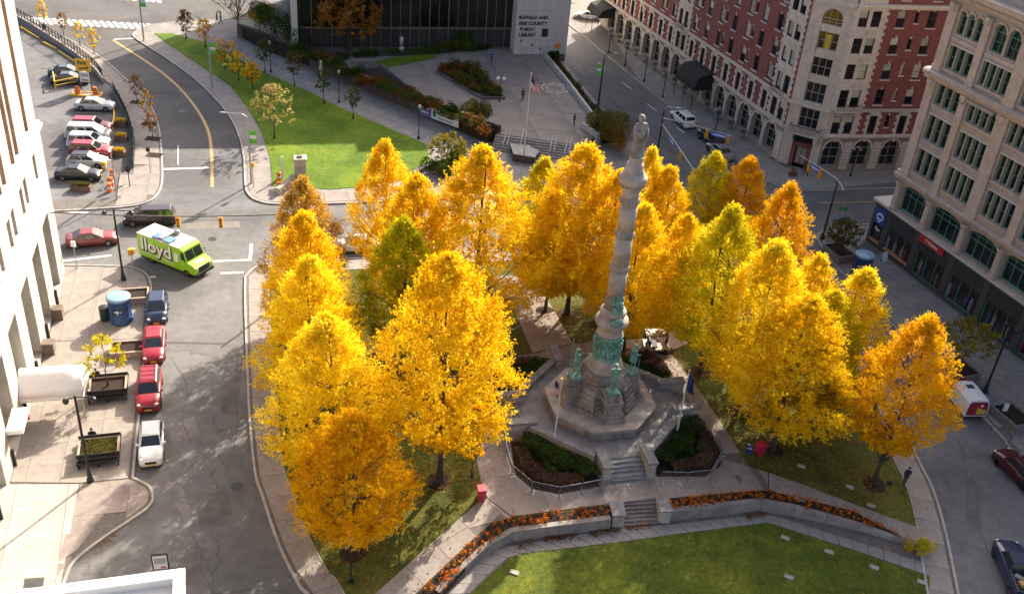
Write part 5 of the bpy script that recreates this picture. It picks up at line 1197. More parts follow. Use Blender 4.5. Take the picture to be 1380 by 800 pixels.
for i, (x, y, h, r_, m, l) in enumerate([(251,52,4.2,1.1,'shrub_rust','small rust brown tree at the tip of the lawn'), (277,64,4.2,1.1,'leaf_amber','small orange tree at the top of the lawn'), (304,92,4.0,1.6,'leaf_amber','orange yellow low tree on the lawn edge'), (322,108,3.8,1.5,'leaf_gold','yellow low tree on the lawn edge beside the orange one'), (341,120,3.6,1.2,'leaf_amber','small orange tree below the yellow low tree')]):
    small_tree('ornamental_tree', G(x, y, .17), h, r_, 1.0, 'round', 34, 26, .27, m, l, 'small autumn trees at the lawn top', seed=50+i, sparse=.2)
small_tree('bare_tree', G(322,44,.2), 9.5, 3.6, 2.6, 'broad', 60, 16, .3, 'leaf_brown', 'half bare brown tree beside the cross street at the top', seed=58, tr=.16, sparse=.4, nlimb=40)
for i, (x, y, r_, h, m, l) in enumerate([(385,62,4.2,4.6,'shrub_dark','big dark green shrub at the left end of the library wall'), (360,45,2.6,5.,'shrub_green','green shrub behind the library wall at the far left'), (352,40,1.6,3.6,'leaf_gold','yellow shrub at the far left of the library wall'), (620,66,1.8,2.8,'shrub_green','rounded green shrub before the library entrance'), (600,70,1.2,1.7,'shrub_olive','dry olive shrub left of the library entrance'), (648,165,2.2,2.1,'shrub_olive','dry tawny shrub at the corner of the planting bed'), (613,222,1.6,1.6,'shrub_dark','low dark shrub at the lawn corner'), (590,232,1.9,1.2,'shrub_green','spreading low green shrub at the lawn corner by the kerb'), (820,190,3.2,4.0,'shrub_olive','tall olive shrub mass at the plaza corner'), (836,200,2.2,3.0,'leaf_brown','tawny shrub in front of the olive shrub mass'), (806,184,2.0,3.0,'shrub_dark','dark green shrub at the plaza wall end'), (733,66,1.2,1.8,'shrub_dark','dark shrub by the white library block'), (745,82,1.,1.3,'shrub_dark','second dark shrub along the plaza side wall')]):
    link('shrub', shrub_mesh(r_, h, int(1500*r_), m, .22, 60+i), loc=G(x, y, 1.2 if y < 75 and x < 700 else .3), label=l, cat='shrub')
# planting along the sloping bed, the island bed, the strip by the side street: one plant after the other
def bed_plants(px, n, label, group, z, kinds=('shrub_green', 'shrub_olive', 'shrub_dark', 'shrub_rust'), rr=(.7,1.25), seed=5):
    r = random.Random(seed); pts = [G(x, y, z) for x, y in px]
    protos = [[wcached(('bp', k, j), lambda: shrub_mesh(1., 1.1, 600, k, .2, 100+j)) for j in range(2)] for k in kinds]
    P = resample(pts, n)
    for i in range(n+1):
        s = r.uniform(*rr); o = link('bedding_shrub', r.choice(r.choice(protos)), loc=(P[i].x+r.gauss(0,.35), P[i].y+r.gauss(0,.35), z-.05), rz=r.uniform(0,6), label=label, cat='shrub', group=group); o['label'] = {'shrub_green': 'green ', 'shrub_olive': 'olive ', 'shrub_dark': 'dark green ', 'shrub_rust': 'rust brown '}[o.data.materials[0].name]+label; o.scale = (s, s, s*r.uniform(.7,1.2))
bed_plants([(420,78), (470,103), (540,132), (600,155), (655,180)], 26, 'shrub in the sloping bed behind the brown granite wall', 'shrubs in the sloping library bed', 1.75, seed=5)
bed_plants([(400,70), (455,92), (520,118), (600,148), (650,172)], 24, 'shrub in the sloping bed behind the brown granite wall', 'shrubs in the sloping library bed', 1.75, seed=6)
bed_plants([(440,80), (500,76), (570,70), (660,66)], 16, 'low shrub along the foot of the library', 'shrubs along the library foot', 1.25, ('shrub_dark', 'shrub_green'), (.7,1.2), seed=7)
bed_plants([(595,97), (615,92), (640,98), (670,128), (640,118), (612,104)], 18, 'shrub in the island bed on the plaza', 'shrubs in the island bed', 1.45, seed=8, rr=(.8,1.25))
bed_plants([(738,72), (770,112), (800,150), (818,168)], 20, 'low shrub in the strip beside the side street', 'shrubs in the side street strip', .35, ('shrub_green', 'shrub_olive', 'shrub_rust'), (.4,.8), seed=9)
sheet('lawn_patch', GL([(505,82), (540,76), (585,73), (590,78), (560,84), (518,92)], 1.23), 1.1, 1.24, M_lawn)
# fallen leaves on lawn and walks under the trees
r = random.Random(4); mb = MB()
bases = [o.location for o in bpy.data.objects if o.name.startswith('linden_tree')]
for b in bases:
    for _ in range(520):
        a, d = r.uniform(0,6.28), abs(r.gauss(0,3.6)); x, y = b.x+d*math.cos(a), b.y+d*math.sin(a); rr_ = math.hypot(x-8, y-62)
        leaf(mb, Vector((x, y, zpark(x, y)+.075)), Vector((r.gauss(0,.25), r.gauss(0,.25), 1)).normalized(), .15, r)
mb.build('fallen_leaves', MATS['leaf_brown'], label='fallen yellow and brown leaves under the trees', cat='leaves', kind='stuff')
# ------------------------------------------------------------------ vehicles
def paintmat(name, col, rough=.28): return mk('paint_'+name, col, rough, var=.06, scale=.8, coat=.5, spec=.5)
M_carglass = mk('car_glass', (.02,.026,.03), .05, var=.3, scale=1., spec=.8)
M_tyre = mk('tyre', (.015,.015,.015), .9, var=.2); M_rim = mk('rim', (.35,.35,.36), .35, metal=.8, var=.1)
M_hl = mk('headlight', (.7,.7,.68), .15, var=0, spec=.8); M_tl = mk('taillight', (.35,.01,.01), .25, var=0); M_plate = mk('number_plate', (.6,.36,.03), .5, var=.1); M_blackpl = mk('black_plastic', (.02,.02,.02), .7, var=.2)
SPEC = { # L, W, H, belt, hood z, boot z, cabin (rear base, rear roof, front roof, front base), clearance
 'sedan': (4.75,1.82,1.46,.95,.9,.97,(-1.85,-1.05,.25,1.15),.2), 'hatch': (4.3,1.8,1.55,.98,.95,1.0,(-2.02,-1.55,.3,1.2),.2),
 'suv': (4.65,1.88,1.74,1.1,1.06,1.1,(-2.22,-1.95,.4,1.15),.26), 'van': (5.05,1.95,1.78,1.1,1.05,1.1,(-2.42,-2.15,.75,1.7),.22),
 'cruiser': (4.3,1.74,1.6,1.02,1.0,1.02,(-2.0,-1.55,.15,.85),.2), 'pickup': (5.5,1.98,1.85,1.15,1.12,1.12,(-.75,-.5,.65,1.3),.3)}
def wheel_mesh(r):
    def f():
        mb = MB(); mb.smooth = True; rs = []
        for x, q in ((-.11,.62), (-.11,.9), (-.07,1.), (.07,1.), (.11,.9), (.11,.62)): rs.append([Vector((r*q*math.cos(2*PI*k/18), x, r*q*math.sin(2*PI*k/18))) for k in range(18)])
        mb.rings(rs); return mb.data('tyre', M_tyre)
    return wcached(('tyre', r), f)
def rim_mesh(r):
    def f():
        mb = MB()
        for s in (-1, 1):
            mb.lathe([(r*.6,0), (r*.55,.02), (.02,.012)], 14); 
        m = MB(); m.v = [(v[0], -.112-v[2], v[1]) for v in mb.v] + [(v[0], .112+v[2], v[1]) for v in mb.v]; n = len(mb.v); m.f = list(mb.f)+[tuple(i+n for i in reversed(f_)) for f_ in mb.f]; m.m = [0]*len(m.f); m.sm = [False]*len(m.f)
        for k in range(5):
            a = 2*PI*k/5; c, s = math.cos(a), math.sin(a)
            for yy in (-.135, .125): m.add([(r*.1*c-.03*s,yy,r*.1*s+.03*c), (r*.55*c-.04*s,yy,r*.55*s+.04*c), (r*.55*c+.04*s,yy,r*.55*s-.04*c), (r*.1*c+.03*s,yy,r*.1*s-.03*c)], [(0,1,2,3)])
        return m.data('rim', M_rim)
    return wcached(('rim', r), f)
def car(name, kind, pos, az, col, label, cat='car', group=None, trim=None, roofcol=None, rack=False):
    L, W, H, zb, zh, zt, (xr0, xr1, xf1, xf0), cl = SPEC[kind]; hw = W/2; t = thing(name, label, cat, pos, R_(az), group); m = col
    # body: cross-sections lofted from tail to nose
    st = [(-L/2,.3,zt-.28,.80,.06), (-L/2+.08,.24,zt-.06,.93,.05), (-L/2+.4,cl,zt,.985,.03), (xr0+.1,cl,zt,1.,.02), (0,cl,zb,1.,.01), (xf0-.1,cl,zb,1.,.02), (xf0+.35,cl,zh,.99,.04), (L/2-.55,cl,zh-.05,.975,.05), (L/2-.14,.22,zh-.16,.9,.05), (L/2,.3,zh-.34,.74,.04)]
    mb = MB(); mb.smooth = True; rs = []
    for x, zl, z1, k, crn in st:
        h = hw*k; zm = zl+(z1-zl)*.45
        rs.append([Vector((x, y, z)) for y, z in [(-h*.86,zl), (-h*.97,zl+.1), (-h,zm), (-h*.985,z1-.12), (-h*.9,z1-.01), (-h*.5,z1+crn), (0,z1+crn*1.25), (h*.5,z1+crn), (h*.9,z1-.01), (h*.985,z1-.12), (h,zm), (h*.97,zl+.1), (h*.86,zl)]])
    mb.rings([list(reversed(r)) for r in rs]); mb.build('body', m, t)
    # cabin pillars and roof
    c0, c1 = hw*.9, hw*.72; zc = zb-.03; mb = MB(); mb.smooth = False
    n = 6; rf_ = []
    ring0 = [Vector((xr0,-c0,zc)), Vector((xf0,-c0*.96,zc)), Vector((xf0,c0*.96,zc)), Vector((xr0,c0,zc))]
    ring1 = [Vector((xr1,-c1,H-.07)), Vector((xf1,-c1,H-.07)), Vector((xf1,c1,H-.07)), Vector((xr1,c1,H-.07))]
    ring2 = [Vector((xr1+.12,-c1*.86,H)), Vector((xf1-.12,-c1*.86,H)), Vector((xf1-.12,c1*.86,H)), Vector((xr1+.12,c1*.86,H))]
    mb.rings([ring0, ring1], cap1=False); cabin = mb.build('cabin', m, t)
    mb = MB(); mb.rings([ring1, ring2], cap0=False); mb.build('roof', roofcol or m, cabin)
    # glazing, set just proud of the cabin
    def glass(nm, q, ins=.06):
        c = sum(q, Vector())/4; nrm = (q[1]-q[0]).cross(q[3]-q[0]).normalized(); qq = [p+(c-p)*ins*(1 if i >= 0 else 1)+nrm*.008 for i, p in enumerate(q)]
        MB().quad(*qq).build(nm, M_carglass, cabin)
    glass('windscreen', [ring0[1].lerp(ring1[1], .06), ring0[2].lerp(ring1[2], .06), ring1[2], ring1[1]], .09); glass('rear_window', [ring0[3].lerp(ring1[3], .18), ring0[0].lerp(ring1[0], .18), ring1[0], ring1[3]], .13)
    for s in (0, 1):
        a, b, c, d = (ring0[0], ring0[1], ring1[1], ring1[0]) if s == 0 else (ring0[2], ring0[3], ring1[3], ring1[2])
        a, b, c, d = a.lerp(d, .1), b.lerp(c, .1), b.lerp(c, .93), a.lerp(d, .93)
        cuts = [.05,.49,.53,.95] if kind not in ('suv', 'van') else [.04,.32,.35,.62,.65,.95]
        if kind == 'pickup': cuts = [.08,.92]
        for u0, u1 in zip(cuts[::2], cuts[1::2]): glass('side_window', [a.lerp(b, u0), a.lerp(b, u1), d.lerp(c, u1), d.lerp(c, u0)], .02)
    if kind == 'pickup':
        MB().box(-L/2+.1, xr0-.08, -hw*.84, hw*.84, zt+.03, zt+.05).build('bed_floor', M_blackpl, t)
        for s in (-1, 1): MB().box(-L/2+.05, xr0-.05, s*hw*.94-.06, s*hw*.94+.06, zt-.1, zt+.32).build('bed_side', m, t)
        MB().box(-L/2+.02, -L/2+.12, -hw*.9, hw*.9, zt-.1, zt+.3).build('tailgate', m, t)
    r = .33 if kind not in ('suv', 'pickup', 'van') else .37
    for x in (-L/2+.88, L/2-.92):
        for s in (-1, 1):
            wv = link('wheel', wheel_mesh(r), t, loc=(x, s*(hw-.1), r)); link('rim', rim_mesh(r), wv)
            mb = MB(); k0 = 14; ra = r+.07
            P = [Vector((x+ra*math.cos(PI*j/k0), s*(hw+.004), r+ra*math.sin(PI*j/k0))) for j in range(k0+1)]; Q = [Vector((x+(r-.02)*math.cos(PI*j/k0), s*(hw+.002), r+(r-.02)*math.sin(PI*j/k0))) for j in range(k0+1)]
            for j in range(k0): mb.quad(P[j], P[j+1], Q[j+1], Q[j])
            mb.build('wheel_arch', M_blackpl, t)
    for s in (-1, 1):
        MB().ball((L/2-.2,s*hw*.66,zh-.2), (.16,.2,.085), 8, 5).build('headlight', M_hl, t); MB().ball((-L/2+.1,s*hw*.74,zt-.2), (.09,.17,.12), 8, 5).build('taillight', M_tl, t)
        MB().cbox((xf0-.28,s*(hw+.07),zb+.0), (.16,.2,.14), ch=.03).build('mirror', m, t)
    MB().box(L/2-.06, L/2+.02, -hw*.45, hw*.45, zh-.5, zh-.3).build('grille', M_blackpl, t); MB().box(-L/2+.02, L/2-.03, -hw*.8, hw*.8, cl-.08, cl+.06).build('underbody', M_blackpl, t)
    MB().box(L/2-.0, L/2+.035, -.26, .26, .38, .52).build('number_plate', M_plate, t); MB().box(-L/2-.03, -L/2+.01, -.26, .26, .62, .76).build('number_plate', M_plate, t)
    mb = MB()
    for s in (-1, 1):
        for x in ((xf0-.25, (xr0+xf0)/2, xr0+.45) if kind != 'pickup' else (xf0-.2, xr0+.1)): mb.box(x-.008, x+.008, s*(hw+.004)-.004, s*(hw+.004)+.004, cl+.16, zb-.14)
        for x in ((xr0+xf0)/2+.18, (xr0+xf0)/2-.75): mb.box(x-.09, x+.09, s*(hw+.01)-.012, s*(hw+.01)+.012, zb-.26, zb-.22)
    mb.build('door_seam', M_blackpl, t)
    if rack:
        mb = MB()
        for s in (-1, 1): mb.tube([(xr1+.2,s*c1*.8,H+.03), (xf1-.2,s*c1*.8,H+.03)], .025, 5)
        for k in range(4): x = xr1+.3+(xf1-xr1-.6)*k/3; mb.tube([(x,-c1*.8,H+.04), (x,c1*.8,H+.04)], .02, 5)
        mb.build('roof_rack', M_blackpl, t)
    return t
P_silver = paintmat('silver', (.5,.51,.52)); P_white = paintmat('white', (.72,.72,.7)); P_red = paintmat('red', (.28,.012,.022)); P_dred = paintmat('dark_red', (.07,.008,.012)); P_black = paintmat('black', (.012,.013,.014)); P_navy = paintmat('navy', (.018,.03,.075)); P_brick = paintmat('brick_red', (.22,.035,.03)); P_purple = paintmat('plum', (.035,.014,.02)); P_blueg = paintmat('slate', (.03,.05,.065)); P_cream = paintmat('cream', (.66,.62,.54))
def azof(a, b): d = G(*b)-G(*a); return math.degrees(math.atan2(d.y, d.x))
azlot = azof((85,239), (126.7,240.2)); LOT = 'cars in the car park'
for kind, px, col, lab, nm in [('sedan',(129,147),P_silver,'silver saloon parked alone beside the yellow car park stand','parked_car'), ('suv',(125,177),P_red,'dark red car farthest in the parked row','parked_car'), ('van',(120,186),P_white,'white people carrier in the parked row, behind the white estate','parked_van'), ('suv',(121,198),P_white,'white estate in the middle of the parked row','parked_car'), ('suv',(124,210),P_red,'red off-roader in the middle of the parked row','parked_car'), ('hatch',(119,223),P_cream,'cream hatchback parked beside the black saloon','parked_car'), ('sedan',(107,240),P_black,'black saloon nearest in the parked row','parked_car'), ('sedan',(92,102.5),P_blueg,'slate blue saloon behind the yellow rail, the farther of two','parked_car'), ('sedan',(95,112),P_blueg,'slate blue saloon behind the yellow rail, the nearer of two','parked_car')]:
    car(nm, kind, G(*px, .01), azlot + (5 if px[1] < 120 else 0), col, lab, 'van' if kind == 'van' else 'car', LOT, roofcol=P_black if col is P_cream else None)
car('driving_car', 'sedan', G(125,328), azof((106.6,331), (146,327.5)), P_brick, 'brick red saloon driving towards the lime green food truck')
car('driving_van', 'van', G(203,300), azof((225,300.5), (181.5,301.8)), P_purple, 'dark plum people carrier crossing the junction beyond the food truck', 'van')
AZS = -72.6
car('kerbside_car', 'hatch', G(212.5,423), AZS, P_navy, 'navy blue car parked first at the left kerb below the food truck', group='cars parked at the left kerb')
car('kerbside_car', 'sedan', G(208.5,471), AZS, P_red, 'red saloon parked second at the left kerb', group='cars parked at the left kerb')
car('kerbside_car', 'suv', G(202,534), AZS, P_red, 'red off-roader with roof rack parked third at the left kerb', group='cars parked at the left kerb', rack=True)
car('kerbside_car', 'cruiser', G(205.5,606), AZS, P_white, 'white rounded retro car parked nearest at the left kerb', group='cars parked at the left kerb')
AZR = azof((1329,567), (1240,470))
car('driving_car', 'suv', G(1371,641), azof((1385,650), (1345,612)), P_dred, 'dark red off-roader with roof rack at the right edge', rack=True)
pk = car('pickup_truck', 'pickup', G(1366,778), azof((1372,800), (1346,735)), P_navy, 'dark blue pickup truck with load in its open bed, lower right', 'truck')
for i, (x, y, s, c) in enumerate([(-1.1,-.35,(.7,.5,.35),(.5,.48,.42)), (-1.9,.4,(.5,.5,.3),(.4,.25,.08)), (-2.2,-.4,(.45,.5,.3),(.62,.6,.58)), (-1.3,.45,(.6,.4,.25),(.2,.2,.2))]):
    mb = MB(); mb.cbox((0,0,0), s, 0, .05); o = mb.build('cargo_box', mk('cargo_%d' % i, c, .7, var=.2), label=['pale carton behind the pickup cab', 'tan bag in the pickup bed', 'white bundle at the tail of the pickup bed', 'grey case in the pickup bed'][i], cat='cargo')
    o.location = pk.location + Matrix.Rotation(pk.rotation_euler.z, 3, 'Z') @ Vector((x, y, 1.175)); o.rotation_euler.z = pk.rotation_euler.z+i*.3
MB().box(-.25, .25, -.1, .1, 0, .04).build('load_strap', mk('orange_strap', (.6,.15,.03), .6), pk).location = (.0,-.3,1.86)
AZCL = AZC
car('parked_car', 'suv', G(919,166), AZCL, P_white, 'white estate parked by the black hotel canopy', group='cars before the hotel')
car('parked_car', 'suv', G(957,192), AZCL, P_black, 'black off-roader behind the blue street name sign', group='cars before the hotel')
car('parked_car', 'sedan', G(969,209), AZCL, paintmat('grey', (.2,.21,.22)), 'silver car at the hotel kerb partly behind the trees', group='cars before the hotel')
car('parked_car', 'sedan', G(792,26), AZCL+60, P_silver, 'silver taxi at the far end of the hotel street', group='cars before the hotel')
car('parked_car', 'sedan', G(480,336), 17+180, P_white, 'white car glimpsed between golden trees on the far street')
# ---- lime green food truck
M_lime2 = paintmat('lime', (.3,.6,.02), .4); M_cream3 = mk('truck_roof', (.5,.46,.4), .7, var=.12)
tp = G(238,357); taz = azof((209.6,353), (255.7,371)); ft = thing('food_truck', 'lime green food truck with lettering turning at the junction', 'truck', tp, R_(taz))
TL, TW, TH = 7.0, 2.3, 2.85; hx = TL/2
mb = MB(); mb.box(-hx, 1.75, -TW/2, TW/2, .55, TH); mb.build('body', M_lime2, ft)
mb = MB(); mb.box(-hx-.02, 1.78, -TW/2-.02, TW/2+.02, TH, TH+.07); mb.build('roof', M_cream3, ft)
S = [[(1.75,z) for z in ()]]
cabp = [(1.75,.55), (hx,.55), (hx,1.25), (hx-.25,1.45), (hx-.95,1.62), (2.15,2.75), (1.75,TH)]
mb = MB(); mb.rings([[Vector((p[0], y, p[1])) for p in cabp] for y in (TW/2-.02, -TW/2+.02)]); mb.build('cab', M_lime2, ft)
def tq(nm, mat, *q): return MB().quad(*q).build(nm, mat, ft)
a_, b_ = Vector((2.16,0,2.72)), Vector((hx-.93,0,1.66)); nn_ = Vector((.68,0,.73))*.012
for s in (-1, 1):
    p = [a_.lerp(b_, .12), a_.lerp(b_, .93)]; tq('windscreen', M_carglass, p[1]+nn_+Vector((0,s*.05,0)), p[1]+nn_+Vector((0,s*1.0,0)), p[0]+nn_+Vector((0,s*1.0,0)), p[0]+nn_+Vector((0,s*.05,0)))
    y = s*(TW/2-.012); tq('side_window', M_carglass, (1.85,y+s*.006,1.75), (2.42,y+s*.006,1.75), (2.2,y+s*.006,2.5), (1.85,y+s*.006,2.5)); 
    MB().box(hx-.1, hx+.03, s*.85-.12, s*.85+.12, 1.0, 1.22).build('headlight', M_hl, ft); MB().tube([(2.3,s*(TW/2),2.1), (2.5,s*(TW/2+.2),2.1), (2.5,s*(TW/2+.2),1.7)], .04, 5).build('mirror', M_blackpl, ft)
MB().box(hx-.05, hx+.04, -.68, .68, .72, 1.22).build('grille', M_blackpl, ft); MB().box(hx-.05, hx+.16, -TW/2+.02, TW/2-.02, .42, .66).build('bumper', M_blackpl, ft)
tq('bonnet_stripe', mk('white_letters', (.8,.8,.8), .6), (hx-.72,-.45,1.585), (hx-.35,-.45,1.50), (hx-.35,.45,1.50), (hx-.72,.45,1.585))
MB().box(-hx+.05, hx-.2, -TW/2+.12, TW/2-.12, .3, .56).build('chassis', M_blackpl, ft); MB().box(-hx-.35, -hx, -.9, .4, .6, 2.0).build('generator_box', M_lime2, ft)
for x in (-2.1, 2.35):
    for s in (-1, 1): wv = link('wheel', wheel_mesh(.42), ft, loc=(x, s*(TW/2-.13), .42)); link('rim', rim_mesh(.42), wv)
mb = MB(); mb.box(-1.7, .35, -.95, .0, TH+.07, TH+.14); mb.box(-1.1, -.5, -.9, .9, TH+.141, TH+.24); mb.build('roof_hatch', mk('grey_metal2', (.35,.35,.36), .4, metal=.5, var=.2), ft)
for a, b in ((-1.75,-.95), (-.35,.5)): MB().box(a, b, -1.0, -.1, TH+.145, TH+.19).build('skylight', mk('sky_blue_panel', (.12,.25,.55), .3, var=.2), ft)
MB().lathe([(.05,0), (.26,.02), (.3,.25), (.22,.4), (.05,.45)], 12, (-.25,.75,TH+.07)).build('roof_vent', mk('galvanised_steel', (.33,.34,.35), .4), ft)
M_wl = mk('white_letters', (.8,.8,.8), .6); M_dl = mk('dark_letters', (.02,.02,.02), .6, var=0)
for k, (m_, dpt, off, bold) in enumerate(((M_dl,.004,0,.1), (M_wl,.006,0,.03))):
    o = link('lettering', text_mesh('lloyd', 1.85, dpt, m_, bold), ft, loc=(-1.22+(.06 if k == 0 else 0),-TW/2-.012-k*.014,1.9-(.07 if k == 0 else 0))); o.rotation_euler = (PI/2, 0, 0); o.scale = (1.08,1,1)
MB().box(-3.2, -1.2, -TW/2-.012, -TW/2-.002, .95, 1.12).build('lettering_strip', mk('dull_letters', (.5,.6,.3), .6), ft); MB().box(-.6, .9, -TW/2-.012, -TW/2-.002, .92, 1.1).build('lettering_strip', mk('dull_letters', (.5,.6,.3), .6), ft)
MB().box(1.02, 1.5, -TW/2-.012, -TW/2-.002, 1.35, 2.2).build('menu_board', M_wl, ft)
MB().box(-hx-.01, -hx+.05, .5, .9, .8, 1.0).build('taillight', M_tl, ft)
# ---- red and white delivery van
vp = G(1292,542); vz = azof((1318,563), (1290,527)); dv_ = thing('delivery_van', 'red and white delivery van with raised white box, parked at the right kerb', 'van', vp, R_(vz))
prof_ = [(-2.45,.45), (2.35,.45), (2.45,.8), (2.3,1.05), (1.55,1.2), (.95,1.75), (.3,1.8), (.3,1.2), (-2.45,1.2)]
MB().rings([[Vector((p[0], y, p[1])) for p in prof_] for y in (.95, -.95)]).build('cab', P_red, dv_)
mb = MB(); mb.rings([[Vector((x, y*k, z if z < 2 else z-dz)) for y, z in [(-.98,.5), (.98,.5), (.99,1.25), (.92,1.85), (.72,2.14), (0,2.2), (-.72,2.14), (-.92,1.85), (-.99,1.25)]] for x, k, dz in ((-2.5,.96,.06), (-2.38,1,0), (-.4,1,0), (.25,.98,.05), (.6,.9,.4))]); mb.build('body', P_white, dv_)
MB().rings([[Vector((x, y, z)) for y, z in [(-.88,.6), (.88,.6), (.88,1.3), (.8,1.8), (.65,1.98), (-.65,1.98), (-.8,1.8), (-.88,1.3)]] for x in (-2.53, -2.495)]).build('rear_panel', P_red, dv_); MB().quad((-2.537,.05,.75), (-2.537,-.75,.75), (-2.537,-.75,1.15), (-2.537,.05,1.4)).build('rear_logo', mk('gold_logo', (.65,.4,.05), .5), dv_)
MB().ball((-2.535,-.3,1.6), (.006,.12,.12), 8, 5).build('rear_mark', M_wl, dv_)
for s in (-1, 1): MB().box(-1.6, -.2, s*.985-.004, s*.985+.004, .6, 1.3).build('side_panel', P_red if s < 0 else P_white, dv_)
MB().quad((1.0,-.8,1.77), (1.56,-.85,1.23), (1.56,.85,1.23), (1.0,.8,1.77)).build('windscreen', M_carglass, dv_)
bpy.data.objects[-1] if False else None
for s in (-1, 1):
    MB().quad((.42,s*.955,1.25), (1.35,s*.955,1.25), (.92,s*.955,1.7), (.42,s*.955,1.7)).build('side_window', M_carglass, dv_); MB().ball((2.35,s*.7,.85), (.12,.16,.1), 8, 5).build('headlight', M_hl, dv_)
    for x in (-1.6, 1.6): wv = link('wheel', wheel_mesh(.34), dv_, loc=(x, s*.86, .34)); link('rim', rim_mesh(.34), wv)
MB().box(-.9, -.4, -.3, .3, 2.15, 2.22).build('roof_vent', M_blackpl, dv_); MB().box(-2.4, 2.2, -.85, .85, .25, .47).build('underbody', M_blackpl, dv_)
# ---- golf cart by the monument
gc = thing('golf_cart', 'cream golf cart parked on the path behind the monument', 'golf cart', GP(882,472,.06), R_(5)); M_gc = mk('cart_cream', (.36,.29,.19), .5, var=.1)
mb = MB(); mb.rings([[Vector((p[0], y, p[1])) for p in [(-1.15,.3), (1.15,.3), (1.25,.6), (.95,.85), (.6,.5), (-.35,.42), (-.4,.75), (-1.1,.78)]] for y in (.55, -.55)]); mb.build('body', M_gc, gc)
MB().box(-1.05, .95, -.6, .6, 1.82, 1.9).build('canopy', M_gc, gc); MB().box(-.55, .1, -.5, .5, .6, .75).build('seat', M_blackpl, gc); MB().box(-.65, -.5, -.5, .5, .75, 1.2).build('seat_back', M_blackpl, gc)
for x in (-.95, .8):
    for s in (-1, 1): MB().tube([(x,s*.5,.7), (x*.95,s*.52,1.83)], .025, 5).build('post', M_blackpl, gc)
for x in (-.8, .85):
    for s in (-1, 1): link('wheel', wheel_mesh(.24), gc, loc=(x, s*.52, .24))
MB().tube([(.55,-.25,.7), (.35,-.25,1.05)], .03, 5).build('steering_wheel', M_blackpl, gc)
# ------------------------------------------------------------------ street furniture
M_pole = mk('black_pole', (.012,.013,.013), .5, var=.2); M_gpole = mk('grey_pole', (.38,.38,.37), .5, metal=.4, var=.12); M_sigy = mk('signal_yellow', (.62,.3,.02), .5, var=.1)
M_bgreen = mk('banner_green', (.12,.42,.04), .8, var=.15); M_bwhite = mk('banner_white', (.6,.62,.6), .8, var=.1); M_sblue = mk('street_sign_blue', (.02,.13,.5), .5, var=.05); M_red = mk('bin_red', (.42,.02,.04), .45, var=.12); M_orange = mk('cone_orange', (.7,.16,.02), .6, var=.1); M_yel2 = mk('safety_yellow', (.68,.4,.02), .5, var=.12)
def lamp_post(px, h, label, az=0., arm=1.1, group=None):
    t = thing('lamp_post', label, 'street lamp', G(*px, .14), R_(az), group)
    MB().lathe([(.24,0), (.24,.25), (.17,.4), (.15,.9), (.1,1.0), (.085,h-.1), (.06,h)], 12).build('pole', M_pole, t)
    mb = MB(); mb.tube([(-arm*.55,0,h-.25), (0,0,h-.1), (arm,0,h-.2)], .045, 6); mb.build('arm', M_pole, t)
    for x in (-arm*.55, arm): MB().lathe([(.05,.12), (.2,.0), (.22,-.12), (.14,-.3), (.02,-.34)][::-1], 10, (x,0,h-.28)).build('lantern', M_pole, t)
    return t
lamp_post((122,648), 7.5, 'black lamp post at the corner of the paved apron, lower left', 15)
lamp_post((166.5,377), 7.3, 'black lamp post by the junction beside the food truck', 10, 1.5)
lamp_post((1327,528), 7.2, 'black lamp post beside the delivery van at the right', -60, .7)
def banner_lamp(px, h, label, az, reach=2.3, pole=None, ban=True):
    t = thing('banner_lamp', label, 'street lamp', G(*px, .14), R_(az)); m = pole or M_gpole
    MB().lathe([(.16,0), (.13,.2), (.11,h*.5), (.075,h-.8)], 10).build('pole', m, t)
    mb = MB(); mb.tube([(0,0,h-.85), (-.05,0,h-.4), (-.5,0,h-.08), (-reach,0,h)], [.07,.065,.055,.05], 7); mb.build('arm', m, t); MB().ball((-reach-.25,0,h), (.42,.14,.09), 8, 5).build('lamp_head', mk('grey_metal', (.4,.4,.4), .4), t)
    if ban:
        b = MB().box(.1, .85, -.015, .015, h*.58, h*.58+1.5).build('banner', M_bgreen, t); MB().box(.13, .82, -.02, .02, h*.58+.55, h*.58+.95).build('banner_print', M_bwhite, b)
    return t
for px, h, l in [((194,55), 8.6, 'grey curved lamp with green banner at the top corner of the lawn'), ((286,120), 8.2, 'grey curved lamp with green banner halfway along the curved walk'), ((339,247), 8.2, 'grey curved lamp with green banner nearest the junction')]: banner_lamp(px, h, l, 8)
banner_lamp((806,143), 7.6, 'black pole with green banner beside the side street', 185, 1.2, M_pole); banner_lamp((748,78), 8.5, 'grey lamp with green banner beyond the white library block', 190, 1.6)
for i, (x, y) in enumerate([(820,71), (842,89), (868,110), (893,131), (963,182), (1146,237)]):     # hotel's own lamps
    t = thing('hotel_lamp', 'black two-globe lamp before the hotel, ' + ['farthest along the street', 'second farthest along the street', 'third farthest along the street', 'just beyond the black canopy', 'just this side of the black canopy', 'before the short front round the corner'][i], 'street lamp', G(x, y, .14), 0, 'lamps before the hotel')
    MB().lathe([(.18,0), (.15,.3), (.07,.45), (.06,3.4)], 8).build('pole', M_pole, t); MB().tube([(-.4,0,3.3), (0,0,3.45), (.4,0,3.3)], .04, 5).build('arm', M_pole, t)
    for s in (-.4, 0, .4): MB().ball((s,0,3.6 if s else 3.85), .17, 8, 6).build('globe', mk('lamp_globe', (.3,.29,.26), .3, var=.1), t)
